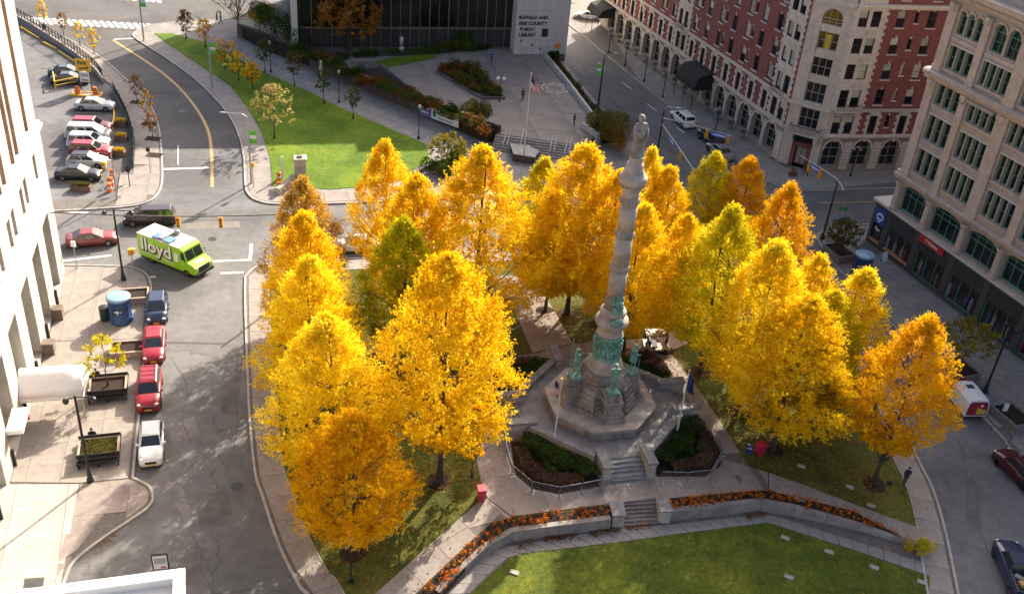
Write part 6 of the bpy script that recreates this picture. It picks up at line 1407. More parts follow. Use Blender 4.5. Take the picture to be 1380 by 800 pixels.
for i, (x, y) in enumerate([(564,187), (457,138), (365,97)]):
    t = thing('walk_lamp', ['slim black lamp beside the purple banner', 'slim black lamp halfway along the walk', 'slim black lamp at the far end of the walk'][i], 'street lamp', G(x, y, .15), 0, 'lamps along the library walk')
    MB().lathe([(.2,0), (.16,.25), (.06,.4), (.05,3.9)], 8).build('pole', M_pole, t); MB().lathe([(.08,3.9), (.2,4.1), (.18,4.35), (.05,4.45)], 8).build('lantern', mk('lamp_globe', (.3,.29,.26), .3), t)
t = thing('globe_lamp', 'short lamp with two white globes at the tip of the island bed', 'street lamp', G(673,137,1.2)); MB().lathe([(.12,0), (.05,.3), (.05,3.1)], 8).build('pole', M_pole, t)
for s in (-.4, .4): MB().ball((s,0,3.2), .26, 10, 6).build('globe', M_bwhite, t)
t = thing('park_lamp', 'black park lamp under the near amber tree, lower left', 'street lamp', GP(473,783)); MB().lathe([(.2,0), (.15,.4), (.055,.5), (.05,3.6)], 8).build('pole', M_pole, t); MB().box(-.16, .16, -.16, .16, 3.6, 4.05).build('lantern', M_bwhite, t)
# traffic signals
def signal(parent, loc, rz=0.):
    b = MB().box(-.17, .17, -.15, .15, -1.0, 0).build('signal_head', M_sigy, parent); b.location = loc; b.rotation_euler = (0, 0, rz)
    for k, c in enumerate(((.3,.01,.01), (.35,.2,.01), (.01,.2,.05))): MB().lathe([(.11,0), (.1,.03), (.02,.02)], 10).build('lens', mk('lens_%d' % k, c, .3, var=0), b).matrix_local = Matrix.Translation((0,-.152,-.2-k*.3)) @ Matrix.Rotation(PI/2, 4, 'X')
    return b
wa = FL.O + FL.M @ Vector((lx(-.9), -.05, 7.3)); wbp = G(420,286,7.3)
sp = thing('span_wire', 'cable with hanging traffic signals strung across the left junction', 'cable', (wa.x, wa.y, 7.2)); d_ = wbp-wa
MB().tube([d_*k/8-Vector((0,0,.35*math.sin(PI*k/8))) for k in range(9)], .06, 5).build('cable', mk('dull_cable', (.12,.1,.08), .7, var=.1), sp)
for f in (.475, .64): p = d_*f-Vector((0,0,.45)); s_ = signal(sp, p, R_(10)); MB().tube([(0,0,0), (0,0,.2)], .03, 5).build('hanger', M_pole, s_)
pb = thing('signal_pole', 'pole of the cable at the far left corner of the square', 'pole', (wbp.x, wbp.y, .15)); MB().lathe([(.2,0), (.14,.4), (.1,7.4)], 10).build('pole', M_pole, pb)
def mast(px, h, label, arms, pole=M_pole, armmat=M_gpole):
    t = thing('signal_mast', label, 'traffic signal', G(*px, .14)); MB().lathe([(.24,0), (.2,.35), (.12,.5), (.08,h)], 10).build('pole', pole, t)
    for (ex, ey, ez), heads, signf, txt in arms:
        e = G(ex, ey, ez)-t.location; s0 = Vector((0,0,ez-.05)); u = (e-s0); a = MB().tube([s0, s0.lerp(e, .5)+Vector((0,0,.08)), e], [.08,.06,.045], 7).build('mast_arm', armmat, t)
        for f in heads: signal(t, s0.lerp(e, f)+Vector((0,0,-.08)), math.atan2(u.y, u.x))
        if signf is not None:
            p = s0.lerp(e, signf); b = MB().box(-.95, .95, -.03, .03, -.25, .25).build('street_sign', M_sblue, t); b.location = p+Vector((0,0,-.32)); b.rotation_euler = (0, 0, math.atan2(u.y, u.x)+(PI if u.x < 0 else 0))
            mb = MB()
            for k in range(8): mb.box(-.7+k*.18, -.7+k*.18+.11, -.036, -.03, -.1, .1)
            mb.build('sign_print', M_wl, b)
    return t
m1 = mast((883,222), 7.2, 'pale signal mast with two arms at the corner of side street and square', [((985,183,6.2), (.66,.97), .84, ''), ((935,229,5.4), (.62,.97), .35, '')])
m1b = MB().tube([(0,0,7.1), (.3,-.1,7.6), (1.3,-.5,7.75)], .06, 6).build('lamp_arm', M_gpole, m1); MB().ball((1.6,-.6,7.75), (.4,.16,.1), 8, 5).build('lamp_head', mk('grey_metal', (.4,.4,.4), .4), m1)
m2 = mast((1108,322), 7.0, 'black signal mast at the corner before the tan building', [((1077,209,7.2), (.42,.7), .55, ''), ((1137,256,7.1), (), None, '')])
t = thing('sign_post', 'grey post with green and blue street signs at the right corner', 'sign post', G(1127,316,.14)); MB().lathe([(.09,0), (.05,.1), (.05,4.3)], 8).build('pole', M_gpole, t)
MB().box(-.5, .5, -.02, .02, 3.0, 3.4).build('street_sign', mk('street_sign_green', (.02,.25,.06), .5), t); MB().box(-.6, .6, -.02, .02, 1.6, 1.85).build('street_sign', M_sblue, t); b = MB().box(-.02, .02, -.6, .6, 1.9, 2.15).build('street_sign', M_sblue, t); signal(t, (-.35,0,1.5), 1.2)
t = thing('signal_cabinet', 'grey traffic signal cabinet at the right corner', 'cabinet', G(1123,325,.14), R_(-60)); MB().cbox((0,0,0), (.75,.55,1.35), 0, .04).build('housing', M_gpole, t); MB().box(-.3, .3, -.29, -.27, .1, 1.2).build('door', M_gpole, t)
t = thing('crossing_signal', 'yellow pedestrian signal on a post beside the food truck', 'traffic signal', G(180.5,368,.14), R_(10)); MB().lathe([(.1,0), (.05,.15), (.05,2.6)], 8).build('post', M_gpole, t); MB().cbox((-.05,0,2.0), (.45,.4,.6), .3, .03).build('signal_head', M_sigy, t); MB().cbox((.15,.2,2.1), (.3,.35,.42), 1.2, .03).build('signal_head', M_sigy, t)
for px, l, hh in [((342,252), 'orange pedestrian signal on a slim post by the junction', 2.9), ((104,361), 'pale sign post on the far end of the left pavement', 2.8), ((203,232), 'slim post with dark signal on the car park corner', 3.0)]:
    t = thing('sign_post', l, 'sign post', G(*px, .14)); MB().lathe([(.07,0), (.045,.1), (.045,hh)], 8).build('post', M_gpole, t); MB().box(-.18, .18, -.12, .12, hh-.5, hh).build('sign_plate', M_sigy if 'orange' in l else (M_bwhite if 'pale' in l else M_pole), t)
t = thing('round_sign', 'dark round headed sign on the car park corner pavement', 'sign', G(175,251,.14)); MB().lathe([(.08,0), (.05,.1), (.05,2.0)], 8).build('post', M_pole, t); MB().ball((0,0,2.0), (.3,.1,.4), 12, 8).build('sign_head', M_pole, t)
t = thing('tall_sign_post', 'tall grey post with a slanting white board at the car park corner', 'sign post', G(158,268,.14)); MB().lathe([(.14,0), (.09,.2), (.08,5.4)], 8).build('post', M_gpole, t); b = MB().box(-.12, .12, -.05, .05, 0, 4.0).build('white_board', M_bwhite, t); b.location = (-1.6,.2,.6); b.rotation_euler = (0,R_(20),0)
t = thing('orange_road_sign', 'round orange work sign at the start of the side street strip', 'sign', G(749,82,.2)); MB().lathe([(.05,0), (.04,2.2)], 6).build('post', M_gpole, t); MB().rings([[Vector((.5*math.cos(PI/2*k), y, 2.3+.5*math.sin(PI/2*k))) for k in range(4)] for y in (.02, -.02)]).build('sign_plate', M_orange, t)
t = thing('sign_board', 'white notice board with dark frame above the street, lower left', 'sign', G(220,784,.0), R_(14)); MB().lathe([(.06,0), (.05,2.0)], 8).build('post', M_gpole, t); MB().box(-.5, .5, -.06, .04, 1.2, 2.5).build('frame', M_pole, t); b = MB().box(-.42, .42, -.075, -.06, 1.28, 2.42).build('panel', M_bwhite, t); MB().box(.0, .3, -.08, -.075, 1.35, 1.48).build('print', M_red, b); MB().box(-.35, .35, -.08, -.075, 1.75, 2.2).build('print', mk('grey_print', (.3,.32,.35), .7), b)
# ---- round advertising kiosks
M_kblue = mk('kiosk_blue', (.025,.07,.19), .4, var=.15, scale=2)
def kiosk(loc, label, az):
    t = thing('round_kiosk', label, 'kiosk', loc, R_(az)); mb = MB(); mb.smooth = True; mb.lathe([(1.12,0), (1.12,.25), (1.05,.3), (1.05,2.7), (1.12,2.75)], 28); mb.build('drum', M_kblue, t)
    MB().lathe([(1.18,2.75), (1.22,2.85), (1.22,3.0), (1.1,3.08), (.2,3.16)], 28).build('lid', mk('kiosk_lid', (.2,.33,.5), .4, var=.12), t); mb = MB()
    for k in range(8): a = 2*PI*k/8; mb.box(1.0, 1.12, -.05, .05, .25, 2.75, Matrix.Rotation(a+.2, 4, 'Z'))
    mb.build('rib', M_kblue, t)
    mb = MB(); n = 12; r = 1.06; P = [(.55*math.cos(2*PI*k/24), .42*math.sin(2*PI*k/24)) for k in range(24)]
    mb.add([(r*math.sin(p[0]/r), -r*math.cos(p[0]/r), 1.55+p[1]) for p in P], [tuple(range(24))]); mb.build('emblem', M_pole, t)
    mb = MB(); r = 1.075
    for q in ([(-.45,.12), (-.2,.2), (0,.28), (.2,.2), (.45,.12), (.3,.02), (.12,.05), (0,-.25), (-.12,.05), (-.3,.02)],): mb.add([(r*math.sin(p[0]/r), -r*math.cos(p[0]/r), 1.55+p[1]) for p in q], [tuple(range(len(q)))])
    mb.build('emblem_bird', M_bwhite, t)
    for s in (-1, 1): MB().cbox((s*1.15,-.2 if s > 0 else .3,.3 if s > 0 else 2.2), (.3,.3,.4), 0, .04).build('fitting', M_kblue, t)
    t.scale = (.82,.82,.84); return t
kiosk(G(164,432,.14), 'round blue kiosk with dark emblem on the left pavement', 8); kiosk(G(1158,371,.14), 'round blue kiosk on the right pavement behind the yellow trees', -30)
t = thing('litter_bin', 'dark green litter bin beside the round blue kiosk', 'bin', G(142,431,.14)); MB().lathe([(.36,0), (.4,.1), (.4,1.15), (.34,1.25)], 12).build('body', mk('bin_green', (.012,.03,.022), .5, var=.2), t); MB().lathe([(.42,1.25), (.42,1.35), (.1,1.4)], 12).build('lid', M_pole, t)
def wheelie(px, label, az):
    t = thing('wheeled_bin', label, 'bin', GP(*px, .0), R_(az)); mb = MB(); mb.rings([[Vector((x*k, y*k, z)) for x, y in ((-.3,-.34), (.3,-.34), (.3,.34), (-.3,.34))] for z, k in ((.08,.78), (1.05,1.0))]); mb.build('body', M_red, t)
    MB().cbox((0,-.02,1.05), (.68,.78,.1), 0, .04).build('lid', M_red, t)
    for s in (-1, 1): link('wheel', wcached(('bw',), lambda: MB().rings([[Vector((x, .1*math.cos(2*PI*k/10), .1+.1*math.sin(2*PI*k/10))) for k in range(10)] for x in (-.03, .03)]).data('wheel', M_pole)), t, loc=(s*.26,.3,0))
wheelie((648,673), 'red wheeled bin on the lawn left of the monument', 12); wheelie((1023,612), 'red wheeled bin under the tree right of the monument', 30)
t = thing('recycling_tub', 'small dark blue tub beside the right red bin', 'bin', GP(1009,609)); MB().lathe([(.24,0), (.32,.5), (.34,.52), (.28,.52), (.24,.4)], 12).build('body', M_kblue, t)
# ---- planters with benches on the left pavement
M_plank = mk('planter_wood', (.12,.075,.06), .8, var=.3, scale=2, objvar=.15); M_pinkc = mk('pink_concrete', (.36,.27,.22), .9, var=.15)
def planter(px, w_, d, h, az, label, mat=M_plank, rails=True, soil=M_soil):
    t = thing('planter_box', label, 'planter', G(*px, .14), R_(az)); n = 4
    for s in (-1, 1):
        for k in range(n):
            MB().box(-w_/2, w_/2, s*d/2-.05, s*d/2+.05, k*h/n+.01, (k+1)*h/n-.008).build('plank', mat, t); MB().box(s*w_/2-.05, s*w_/2+.05, -d/2+.052, d/2-.052, k*h/n+.01, (k+1)*h/n-.008).build('plank', mat, t)
    MB().box(-w_/2+.05, w_/2-.05, -d/2+.05, d/2-.05, 0, h-.1).build('soil', soil, t)
    mb = MB(); mb.box(-w_/2-.06, w_/2+.06, -d/2-.08, -d/2+.08, h, h+.05); mb.box(-w_/2-.06, w_/2+.06, d/2-.08, d/2+.08, h, h+.05); mb.box(-w_/2-.06, -w_/2+.1, -d/2+.081, d/2-.081, h, h+.05); mb.box(w_/2-.1, w_/2+.06, -d/2+.081, d/2-.081, h, h+.05); mb.build('rim', M_pinkc if mat is M_plank else mat, t)
    if rails:
        for s in (-1, 1):
            b = MB().box(-w_/2-.1, w_/2+.1, s*(d/2+.38)-.22, s*(d/2+.38)+.22, .4, .46).build('bench_seat', M_pole, t); MB().box(-w_/2-.1, w_/2+.1, s*(d/2+.12)-.03, s*(d/2+.12)+.03, .62, .95).build('bench_back', M_pole, t)
            for x in (-w_/2, 0, w_/2): MB().box(x-.03, x+.03, s*(d/2+.38)-.2, s*(d/2+.38)+.2, 0, .4).build('bench_leg', M_pole, b)
    return t
pA = planter((147,527), 2.7, 1.9, .7, SQ+2, 'wooden planter with benches holding the young yellow tree'); small_tree('planter_tree', pA.location+Vector((0,0,.6)), 4.4, 1.65, 1.7, 'broad', 36, 30, .24, 'leaf_lime', 'young yellow tree in the planter by the left kerb', seed=71, tr=.06, sparse=.2)
pB = planter((135,611), 2.7, 1.9, .7, SQ+2, 'wooden planter with benches and low green plants, nearest the paved apron')
r = random.Random(8); mb = MB()
for _ in range(900): leaf(mb, Vector((r.uniform(-1.2,1.2), r.uniform(-.8,.8), .66+r.random()*.16)), Vector((r.gauss(0,.5), r.gauss(0,.5), 1)).normalized(), .14, r)
o = mb.build('groundcover', MATS['shrub_olive'], label='low olive green plants filling the near planter', cat='plants', kind='stuff'); o.location = pB.location; o.rotation_euler = pB.rotation_euler
planter((180,403), 2.6, 1.7, .6, SQ+2, 'pink concrete planter behind the round kiosk', M_pinkc, False); planter((172,475), 2.6, 1.7, .6, SQ+2, 'pink concrete planter between the kiosk and the yellow tree', M_pinkc, False)
M_stonep = mk('stone_planter', (.2,.17,.145), .9, var=.2, scale=2)
pC = planter((1291,503), 2.9, 2.1, .75, -67, 'stone planter with a spreading tree beside the delivery van', M_stonep, False); small_tree('planter_tree', pC.location+Vector((0,0,.6)), 4.6, 2.6, 2.1, 'broad', 70, 75, .19, 'leaf_olive', 'spreading olive yellow tree in the right stone planter', seed=72, tr=.07, sparse=.2)
planter((1362,567), 2.9, 2.1, .75, -67, 'empty stone planter with a small white sign at the right edge', M_stonep, False)
t = thing('small_sign', 'small white sign standing in the empty right planter', 'sign', G(1353,556,.7)); MB().box(-.2, .2, -.02, .02, .2, 1.0).build('plate', M_bwhite, t); MB().tube([(0,.03,0), (0,.03,.9)], .03, 5).build('post', M_gpole, t)
pD = planter((1129,345), 2.9, 2.1, .75, -67, 'stone planter with a small round tree near the street corner', M_stonep, False); small_tree('planter_tree', pD.location+Vector((0,0,.6)), 3.6, 2.0, 1.0, 'round', 60, 60, .2, 'shrub_olive', 'small round olive tree in the corner planter at right', seed=73, tr=.08)
t = thing('pavement_sign', 'white folding sign on the pavement before the shops', 'sign', G(1190,351,.14), R_(20))
for s in (-1, 1): b = MB().box(-.32, .32, -.02, .02, 0, 1.05).build('board', M_bwhite, t); b.location = (0,s*.28,0); b.rotation_euler = (s*R_(15),0,0)
# ---- flags
def flagpole(loc, h, label, base=True):
    t = thing('flagpole', label, 'flagpole', loc); MB().lathe([(.1,0), (.07,h*.5), (.045,h)], 10).build('pole', mk('pale_pole', (.55,.54,.52), .4, var=.1), t); MB().ball((0,0,h+.06), .09, 8, 6).build('finial', mk('gold_ball', (.6,.4,.1), .3, metal=.6, var=0), t); return t
def flag(loc, w_, h, mats, pattern, label, drop=.5):
    """cloth hanging from its hoist edge in folds"""
    t = thing('flag', label, 'flag', loc); nx, nz = 12, 13; P = {}
    for i in range(nx+1):
        for j in range(nz+1):
            u, v = i/nx, j/nz; P[i, j] = Vector((w_*u*(.42+.2*v)*.8, .12*math.sin(u*9+v*1.5)*(.3+u), -h*v-drop*u*(1.1-.3*v)))
    groups = {}
    for i in range(nx):
        for j in range(nz): groups.setdefault(pattern(i/nx, j/nz, j), []).append((i, j))
    for k, cells in groups.items():
        mb = MB(); mb.smooth = True
        for i, j in cells: mb.quad(P[i, j], P[i, j+1], P[i+1, j+1], P[i+1, j])
        mb.build(k[0], mats[k[1]], t)
    return t
FM_ = [mk('flag_red', (.45,.03,.04), .8, var=.1), mk('flag_white', (.65,.63,.6), .8, var=.05), mk('flag_blue', (.02,.03,.11), .8, var=.1)]
us = lambda u, v, j: ('canton', 2) if (u < .42 and j < 7) else (('red_stripe', 0) if j % 2 == 0 else ('white_stripe', 1))
base_ = G(706,212,.14); fb = thing('flag_platform', 'wedge shaped stone platform with dark sides below the plaza flag', 'platform', base_, R_(-10)); MB().prism([(-2.0,1.1), (-1.0,-1.6), (1.6,-1.6), (1.7,.4), (.2,1.4)], 0, .9).build('dark_base', M_brown, fb); MB().prism([(-2.05,1.15), (-1.03,-1.65), (1.65,-1.65), (1.75,.42), (.2,1.46)], .9, 1.0).build('stone_top', M_conc, fb)
fp = flagpole(G(706,210,1.1), 10.2, 'tall plaza flagpole rising from the stone platform'); flag(fp.location+Vector((.08,0,10.0)), 2.6, 1.5, FM_, us, 'striped national flag hanging limp over the plaza', 1.0)
fA = flagpole(Vector((*lm(-4.64,-3.64).xy, ZT)), 6.6, 'slim flagpole in the bed left of the monument steps'); flag(fA.location+Vector((-.45,0,6.5)), 1.5, 1.1, FM_, us, 'small red white and blue flag left of the monument', .4)
fB_ = flagpole(Vector((*lm(5.19,-3.76).xy, ZT)), 6.6, 'slim flagpole in the bed right of the monument steps'); flag(fB_.location+Vector((.05,0,6.4)), 1.2, 1.6, FM_, lambda u, v, j: ('cloth', 2), 'dark blue flag hanging right of the monument', .5)
# ---- stone pier at the lawn corner, library statue, banners, plaza ring
t = thing('stone_pier', 'pale square stone pier with a cap at the near corner of the lawn', 'pier', G(405,241,.15), R_(SQ)); zz = 0
for k in range(4): MB().cbox((0,0,zz), (1.25,1.25,.58), 0, .02).build('stone_block', M_gran2, t); zz += .59
MB().cbox((0,0,zz), (1.5,1.5,.3), 0, .08).build('cap', M_gran2, t); MB().cbox((0,0,zz+.3), (.5,.5,.2), 0, .05).build('vent', M_dkgran, t)
t = thing('low_stone_wall', 'low pale stone wall beside the square pier', 'wall', G(390,250,.15), R_(SQ+60)); MB().box(-2.6, 1.2, -.2, .2, 0, .7).build('wall', M_gran2, t); MB().box(-2.65, 1.25, -.26, .26, .7, .82).build('coping', M_gran2, t)
t = thing('white_post', 'plain white post standing at the lawn corner', 'post', G(381,240,.15)); MB().lathe([(.12,0), (.12,2.6), (.05,2.66)], 10).build('post', M_bwhite, t)
t = thing('low_stone_edge', 'low pale curved stone edge around the shrubs at the lawn corner', 'wall', G(578,232,.15)); mb = MB(); q = spline([p-t.location for p in GL([(557,237), (575,227), (598,219), (618,215)], .15)], 4)
for a, b in zip(q, q[1:]): mb.prism([(p.x, p.y) for p in strip(a, b, .5)], 0, .55)
mb.build('wall', M_gran2, t)
for k, (y0, l) in enumerate([(233,'orange barrel at the lawn corner, upper'), (246,'orange barrel at the lawn corner, lower')]):
    t = thing('traffic_barrel', l, 'barrel', G(376,y0+10,.15)); MB().lathe([(.3,0), (.28,.3), (.26,.32), (.24,.95), (.1,1.0)], 12).build('body', M_orange, t); MB().lathe([(.272,.4), (.265,.6)], 12, cap=False).build('band', M_bwhite, t)
t = thing('white_statue', 'small white statue in front of the dark library', 'statue', G(541,71,1.3)); MB().cbox((0,0,0), (.7,.7,.8), 0, .05).build('plinth', M_marble, t); J, E = body(.05, bulk=1.1); link('figure', skin_figure('figure', J, E, [M_marble], scale=1.0), t, loc=(0,0,.8))
t = thing('white_post', 'white marker post on the brown granite wall', 'post', G(433,103,.15)); MB().box(-.22, .22, -.3, -.1, .2, 2.3).build('post', M_bwhite, t)
wa_, wb_ = G(566,158,.15), G(618,178,.15); dd = wb_-wa_; bz = math.atan2(dd.y, dd.x); L_ = dd.length; off = Vector((dd.y, -dd.x, 0)).normalized()*.08
t = thing('wall_banner', 'purple and white banner hung on the brown granite wall', 'banner', wa_+off, bz); f_ = .3*L_
MB().box(0, f_, -.02, 0, .55, 1.95).build('purple_cloth', mk('banner_purple', (.13,.08,.32), .8, var=.1), t); wc = MB().box(f_+.02, L_, -.02, 0, .55, 1.95).build('white_cloth', M_bwhite, t)
mb = MB()
for k in range(7): mb.box(.2+k*.2, .2+k*.2+.13, -.026, -.02, 1.4, 1.65)
for k in range(6): mb.box(.25+k*.22, .25+k*.22+.15, -.026, -.02, .9, 1.12)
mb.build('lettering', M_bwhite, t)
mb = MB()
for k in range(9): mb.box(f_+1.0+k*.3, f_+1.0+k*.3+.2, -.026, -.02, 1.25, 1.6)
for k in range(10): mb.box(f_+1.1+k*.26, f_+1.1+k*.26+.17, -.026, -.02, .8, .98)
mb.build('lettering', M_dl, t); MB().ball((f_+.55,-.022,1.25), (.3,.01,.5), 10, 6).build('emblem', mk('teal_emblem', (.01,.12,.14), .6, var=.1), t)
pr = G(748,119,1.21); mb = MB()
for r0, r1 in ((2.0,1.8), (1.3,1.15)):
    for k in range(32):
        if k % 4 == 3: continue
        a, b = 2*PI*k/32, 2*PI*(k+1)/32; mb.quad(*[(pr.x+q*math.cos(c), pr.y+q*math.sin(c), 1.213) for q, c in ((r1,a), (r0,a), (r0,b), (r1,b))])
mb.build('plaza_ring', M_white, kind='structure')
t = thing('blue_board', 'small light blue board at the library doors', 'sign', G(654,58,1.2)); MB().box(-.55, .55, -.05, .05, .2, 1.9).build('board', mk('light_blue', (.05,.3,.5), .5, var=.1), t); MB().box(-.3, .3, -.3, .3, 0, .2).build('foot', M_pole, t)
# ---- car park: fence, stand, signs, planters
fl = spline(GL([(-30,4), (24,27), (62,50), (100,75), (128,97), (140,112)], .14), 4); n_ = 40; P_ = resample(fl, n_)
fe = thing('car_park_fence', 'black metal fence on a low concrete wall along the car park', 'fence', (P_[20].x, P_[20].y, .1)); o_ = fe.location
for k in range(n_):
    a, b = P_[k]-o_, P_[k+1]-o_; a.z = b.z = 0; q = strip(a, b, .3); MB().prism([(p.x, p.y) for p in q], 0, .75).build('wall_block', M_walk, fe)
    z = Vector((0,0,1)); mb = MB(); mb.tube([a+z*.75, a+z*1.95], .05, 5); mb.tube([a+z*1.85, b+z*1.85], .03, 5); mb.tube([a+z*.95, b+z*.95], .03, 5)
    for j in range(1, 6): c = a.lerp(b, j/6); mb.tube([c+z*.95, c+z*1.85], .016, 4)
    mb.build('fence_panel', M_pole, fe)
def rail(pts, label, name='yellow_rail', w=.2, h=.25, z=.01):
    t = thing(name, label, 'rail', pts[0]); mb = MB()
    for a, b in zip(pts, pts[1:]): mb.prism([((p-pts[0]).x, (p-pts[0]).y) for p in strip(a, b, w)], 0, h)
    mb.build('beam', M_yel2, t); return t
rail(GL([(28,38), (53,53)], .01), 'yellow kerb beam farthest along the car park fence'); rail(GL([(58,58), (77,68)], .01), 'yellow kerb beam halfway along the car park fence'); rail(GL([(79,70), (107,89)], .01), 'yellow kerb beam nearest the yellow sign along the fence'); rail(spline(GL([(148,136), (154,152), (152,170), (149,186)], .01), 3), 'yellow curved kerb beam beside the silver saloon')
t = thing('yellow_barrier_frame', 'yellow tubular rail before the two slate blue cars', 'barrier', G(75,121,.01)); o_ = t.location
for a, b in (((75,121), (110,114)), ((75,121), (73,108))):
    A, B = G(*a, .01)-o_, G(*b, .01)-o_; z = Vector((0,0,1)); mb = MB(); mb.tube([A, A+z*1.1, B+z*1.1, B], .09, 6); mb.tube([A+z*.55, B+z*.55], .06, 6); mb.build('rail', M_yel2, t)
t = thing('car_park_sign', 'yellow car park sign over a white board on two posts', 'sign', G(117,122,.01), R_(5))
for s in (-.7, .7): MB().box(s-.06, s+.06, -.06, .06, 0, 4.2).build('post', M_pole, t)
b = MB().box(-.95, .95, -.1, -.06, 2.6, 4.2).build('yellow_panel', M_yel2, t); o = link('lettering', text_mesh('Park', .62, .006, M_dl, .02), b, loc=(-.1,-.108,3.7)); o.rotation_euler = (PI/2,0,0); MB().rings([[Vector((x, y, z)) for x, z in ((-.6,2.85), (.5,2.95), (.75,3.3), (.3,3.1), (-.5,3.05))] for y in (-.1, -.108)]).build('print', M_dl, b)
b = MB().box(-.62, .62, -.1, -.06, 1.2, 2.5).build('white_panel', M_bwhite, t); MB().box(-.45, .45, -.108, -.1, 1.9, 2.3).build('print', mk('grey_print', (.3,.32,.35), .7), b); MB().box(-.45, .45, -.108, -.1, 1.35, 1.5).build('print', M_dl, b)
t = thing('ticket_island', 'yellow edged ticket island with orange drums below the sign', 'kerb island', G(117,128,.01), R_(6)); mb = MB(); mb.box(-1.9, 1.9, -.7, -.5, 0, .2); mb.box(-1.9, 1.9, .5, .7, 0, .2); mb.box(-1.9, -1.7, -.5, .5, 0, .2); mb.box(1.7, 1.9, -.5, .5, 0, .2); mb.build('kerb', M_yel2, t); MB().box(-1.7, 1.7, -.5, .5, 0, .12).build('slab', M_walk, t)
for x in (-1.1, 1.1): MB().lathe([(.32,.12), (.3,.8), (.25,1.1), (.1,1.12)], 12, (x,0,0)).build('drum', M_orange, t)
M_boxw = mk('flower_box_wood', (.16,.1,.07), .85, var=.25)
r = random.Random(3); mb = MB()
for _ in range(420): leaf(mb, Vector((r.uniform(-.6,.6), r.uniform(-.35,.35), .55+r.random()*.35)), Vector((r.gauss(0,.6), r.gauss(0,.6), 1)).normalized(), .17, r)
fm = mb.data('flowers', MATS['flower_yellow'])
for (x, y), l, s in [((163,169), 'wooden box of yellow flowers farthest in the car park strip', 1.), ((164,189), 'wooden box of yellow flowers in the middle of the car park strip', 1.), ((161,209), 'wooden box of yellow flowers nearest in the car park strip', 1.), ((110,256), 'long wooden box of yellow green plants before the black saloon', 1.5)]:
    t = thing('flower_box', l, 'planter', G(x, y, .01), R_(5)); MB().cbox((0,0,0), (1.4*s,.85,.6), 0, .03).build('box', M_boxw, t); c = link('flowers', fm, t); c.scale = (s,1,1)
    if s > 1: c.material_slots[0].link = 'OBJECT'; c.material_slots[0].material = MATS['shrub_olive']
for (x, y), l in [((141,229), 'yellow drum beside the cream hatchback'), ((152,239), 'orange drum beside the slanting white board'), ((150,250), 'orange drum at the car park mouth, farther'), ((148,258), 'orange drum at the car park mouth, nearer')]:
    t = thing('traffic_drum', l, 'barrel', G(x, y, .01)); MB().lathe([(.3,0), (.28,.3), (.24,.95), (.1,1.0)], 12).build('body', M_orange if 'orange' in l else M_yel2, t); MB().lathe([(.285,.4), (.27,.6)], 12, cap=False).build('band', M_bwhite, t)
# dark screen fence round the strip with flower boxes
fl = spline(GL([(153,121), (171,156), (181,192), (180,226)], .14), 4); n_ = 16; P_ = resample(fl, n_); sf = thing('screen_fence', 'low black mesh fence along the curved car park strip', 'fence', (P_[8].x, P_[8].y, .1)); o_ = sf.location
for k in range(n_):
    a, b = P_[k]-o_, P_[k+1]-o_; a.z = b.z = 0; MB().prism([(p.x, p.y) for p in strip(a.lerp(b, .03), a.lerp(b, .97), .05)], .05, 1.0).build('panel', M_pole, sf); MB().tube([a, a+Vector((0,0,1.15))], .05, 6).build('post', M_pole, sf)
# street trees of the car park pavement
for i, (x, y, h, m, l) in enumerate([(60,34,3.6,'leaf_gold','first small yellow street tree, by the crossing'), (86,47,3.2,'leaf_brown','second small street tree, nearly bare'), (108,61,3.4,'leaf_gold','third small yellow street tree along the fence'), (127,73,3.6,'leaf_gold','fourth small yellow street tree along the fence'), (185,138,3.6,'leaf_brown','fifth small street tree, brown and thin, on the curved pavement'), (201,166,4.2,'leaf_amber','sixth small street tree, amber, on the curved pavement'), (206,187,3.2,'leaf_brown','seventh small street tree, almost leafless')]):
    small_tree('street_tree', G(x, y, .14), h, .85, 1.0, 'upright', 20, 16 if i not in (1, 4, 6) else 7, .24, m, l, 'small street trees by the car park', seed=80+i, tr=.045, nlimb=10)
for i, (x, y) in enumerate([(185,138), (201,167), (206,187), (208,209)]): MB().box(-.85, .85, -.6, .6, 0, .02).build('tree_pit', M_soil, p2).location = G(x, y, .15)
# ---- people
M_skin = mk('skin', (.45,.28,.2), .6, var=.05); M_hair = mk('dark_hair', (.02,.015,.012), .8, var=.2)
def person(px, z, az, top, legs, label, stride=.22, scale=1.0, arms=((.15,.05), (-.1,.03)), lean=-.02, gp=False):
    loc = GP(*px, .06) if gp else G(*px, z); J, E = body(stride, lean, arms)
    tm, lmn = mk('cloth_%d%d%d' % tuple(int(c*99) for c in top), top, .85, var=.15), mk('cloth_%d%d%d' % tuple(int(c*99) for c in legs), legs, .85, var=.15)
    pick = lambda c: 3 if c.z < .085 else (1 if c.z < .93 and abs(c.x) < .19 else (2 if c.z > 1.515 or (abs(c.x) > .19 and c.z < .93) else 0))
    t = thing('person', label, 'person', loc, R_(az+90)); link('body', skin_figure('body', J, E, [tm, lmn, M_skin, M_blackpl], pick, sub=1, scale=scale), t)
    MB().ball((0,.025+lean,1.70*scale), (.1,.115,.1), 9, 6).build('hair', M_hair, t); mb = MB()
    for s in (-1, 1): mb.ball((s*.032,-.105+lean,1.665*scale), .012, 5, 4)
    mb.build('eyes', M_hair, t); MB().ball((0,-.115+lean,1.64*scale), (.014,.02,.02), 5, 4).build('nose', M_skin, t)
    return t
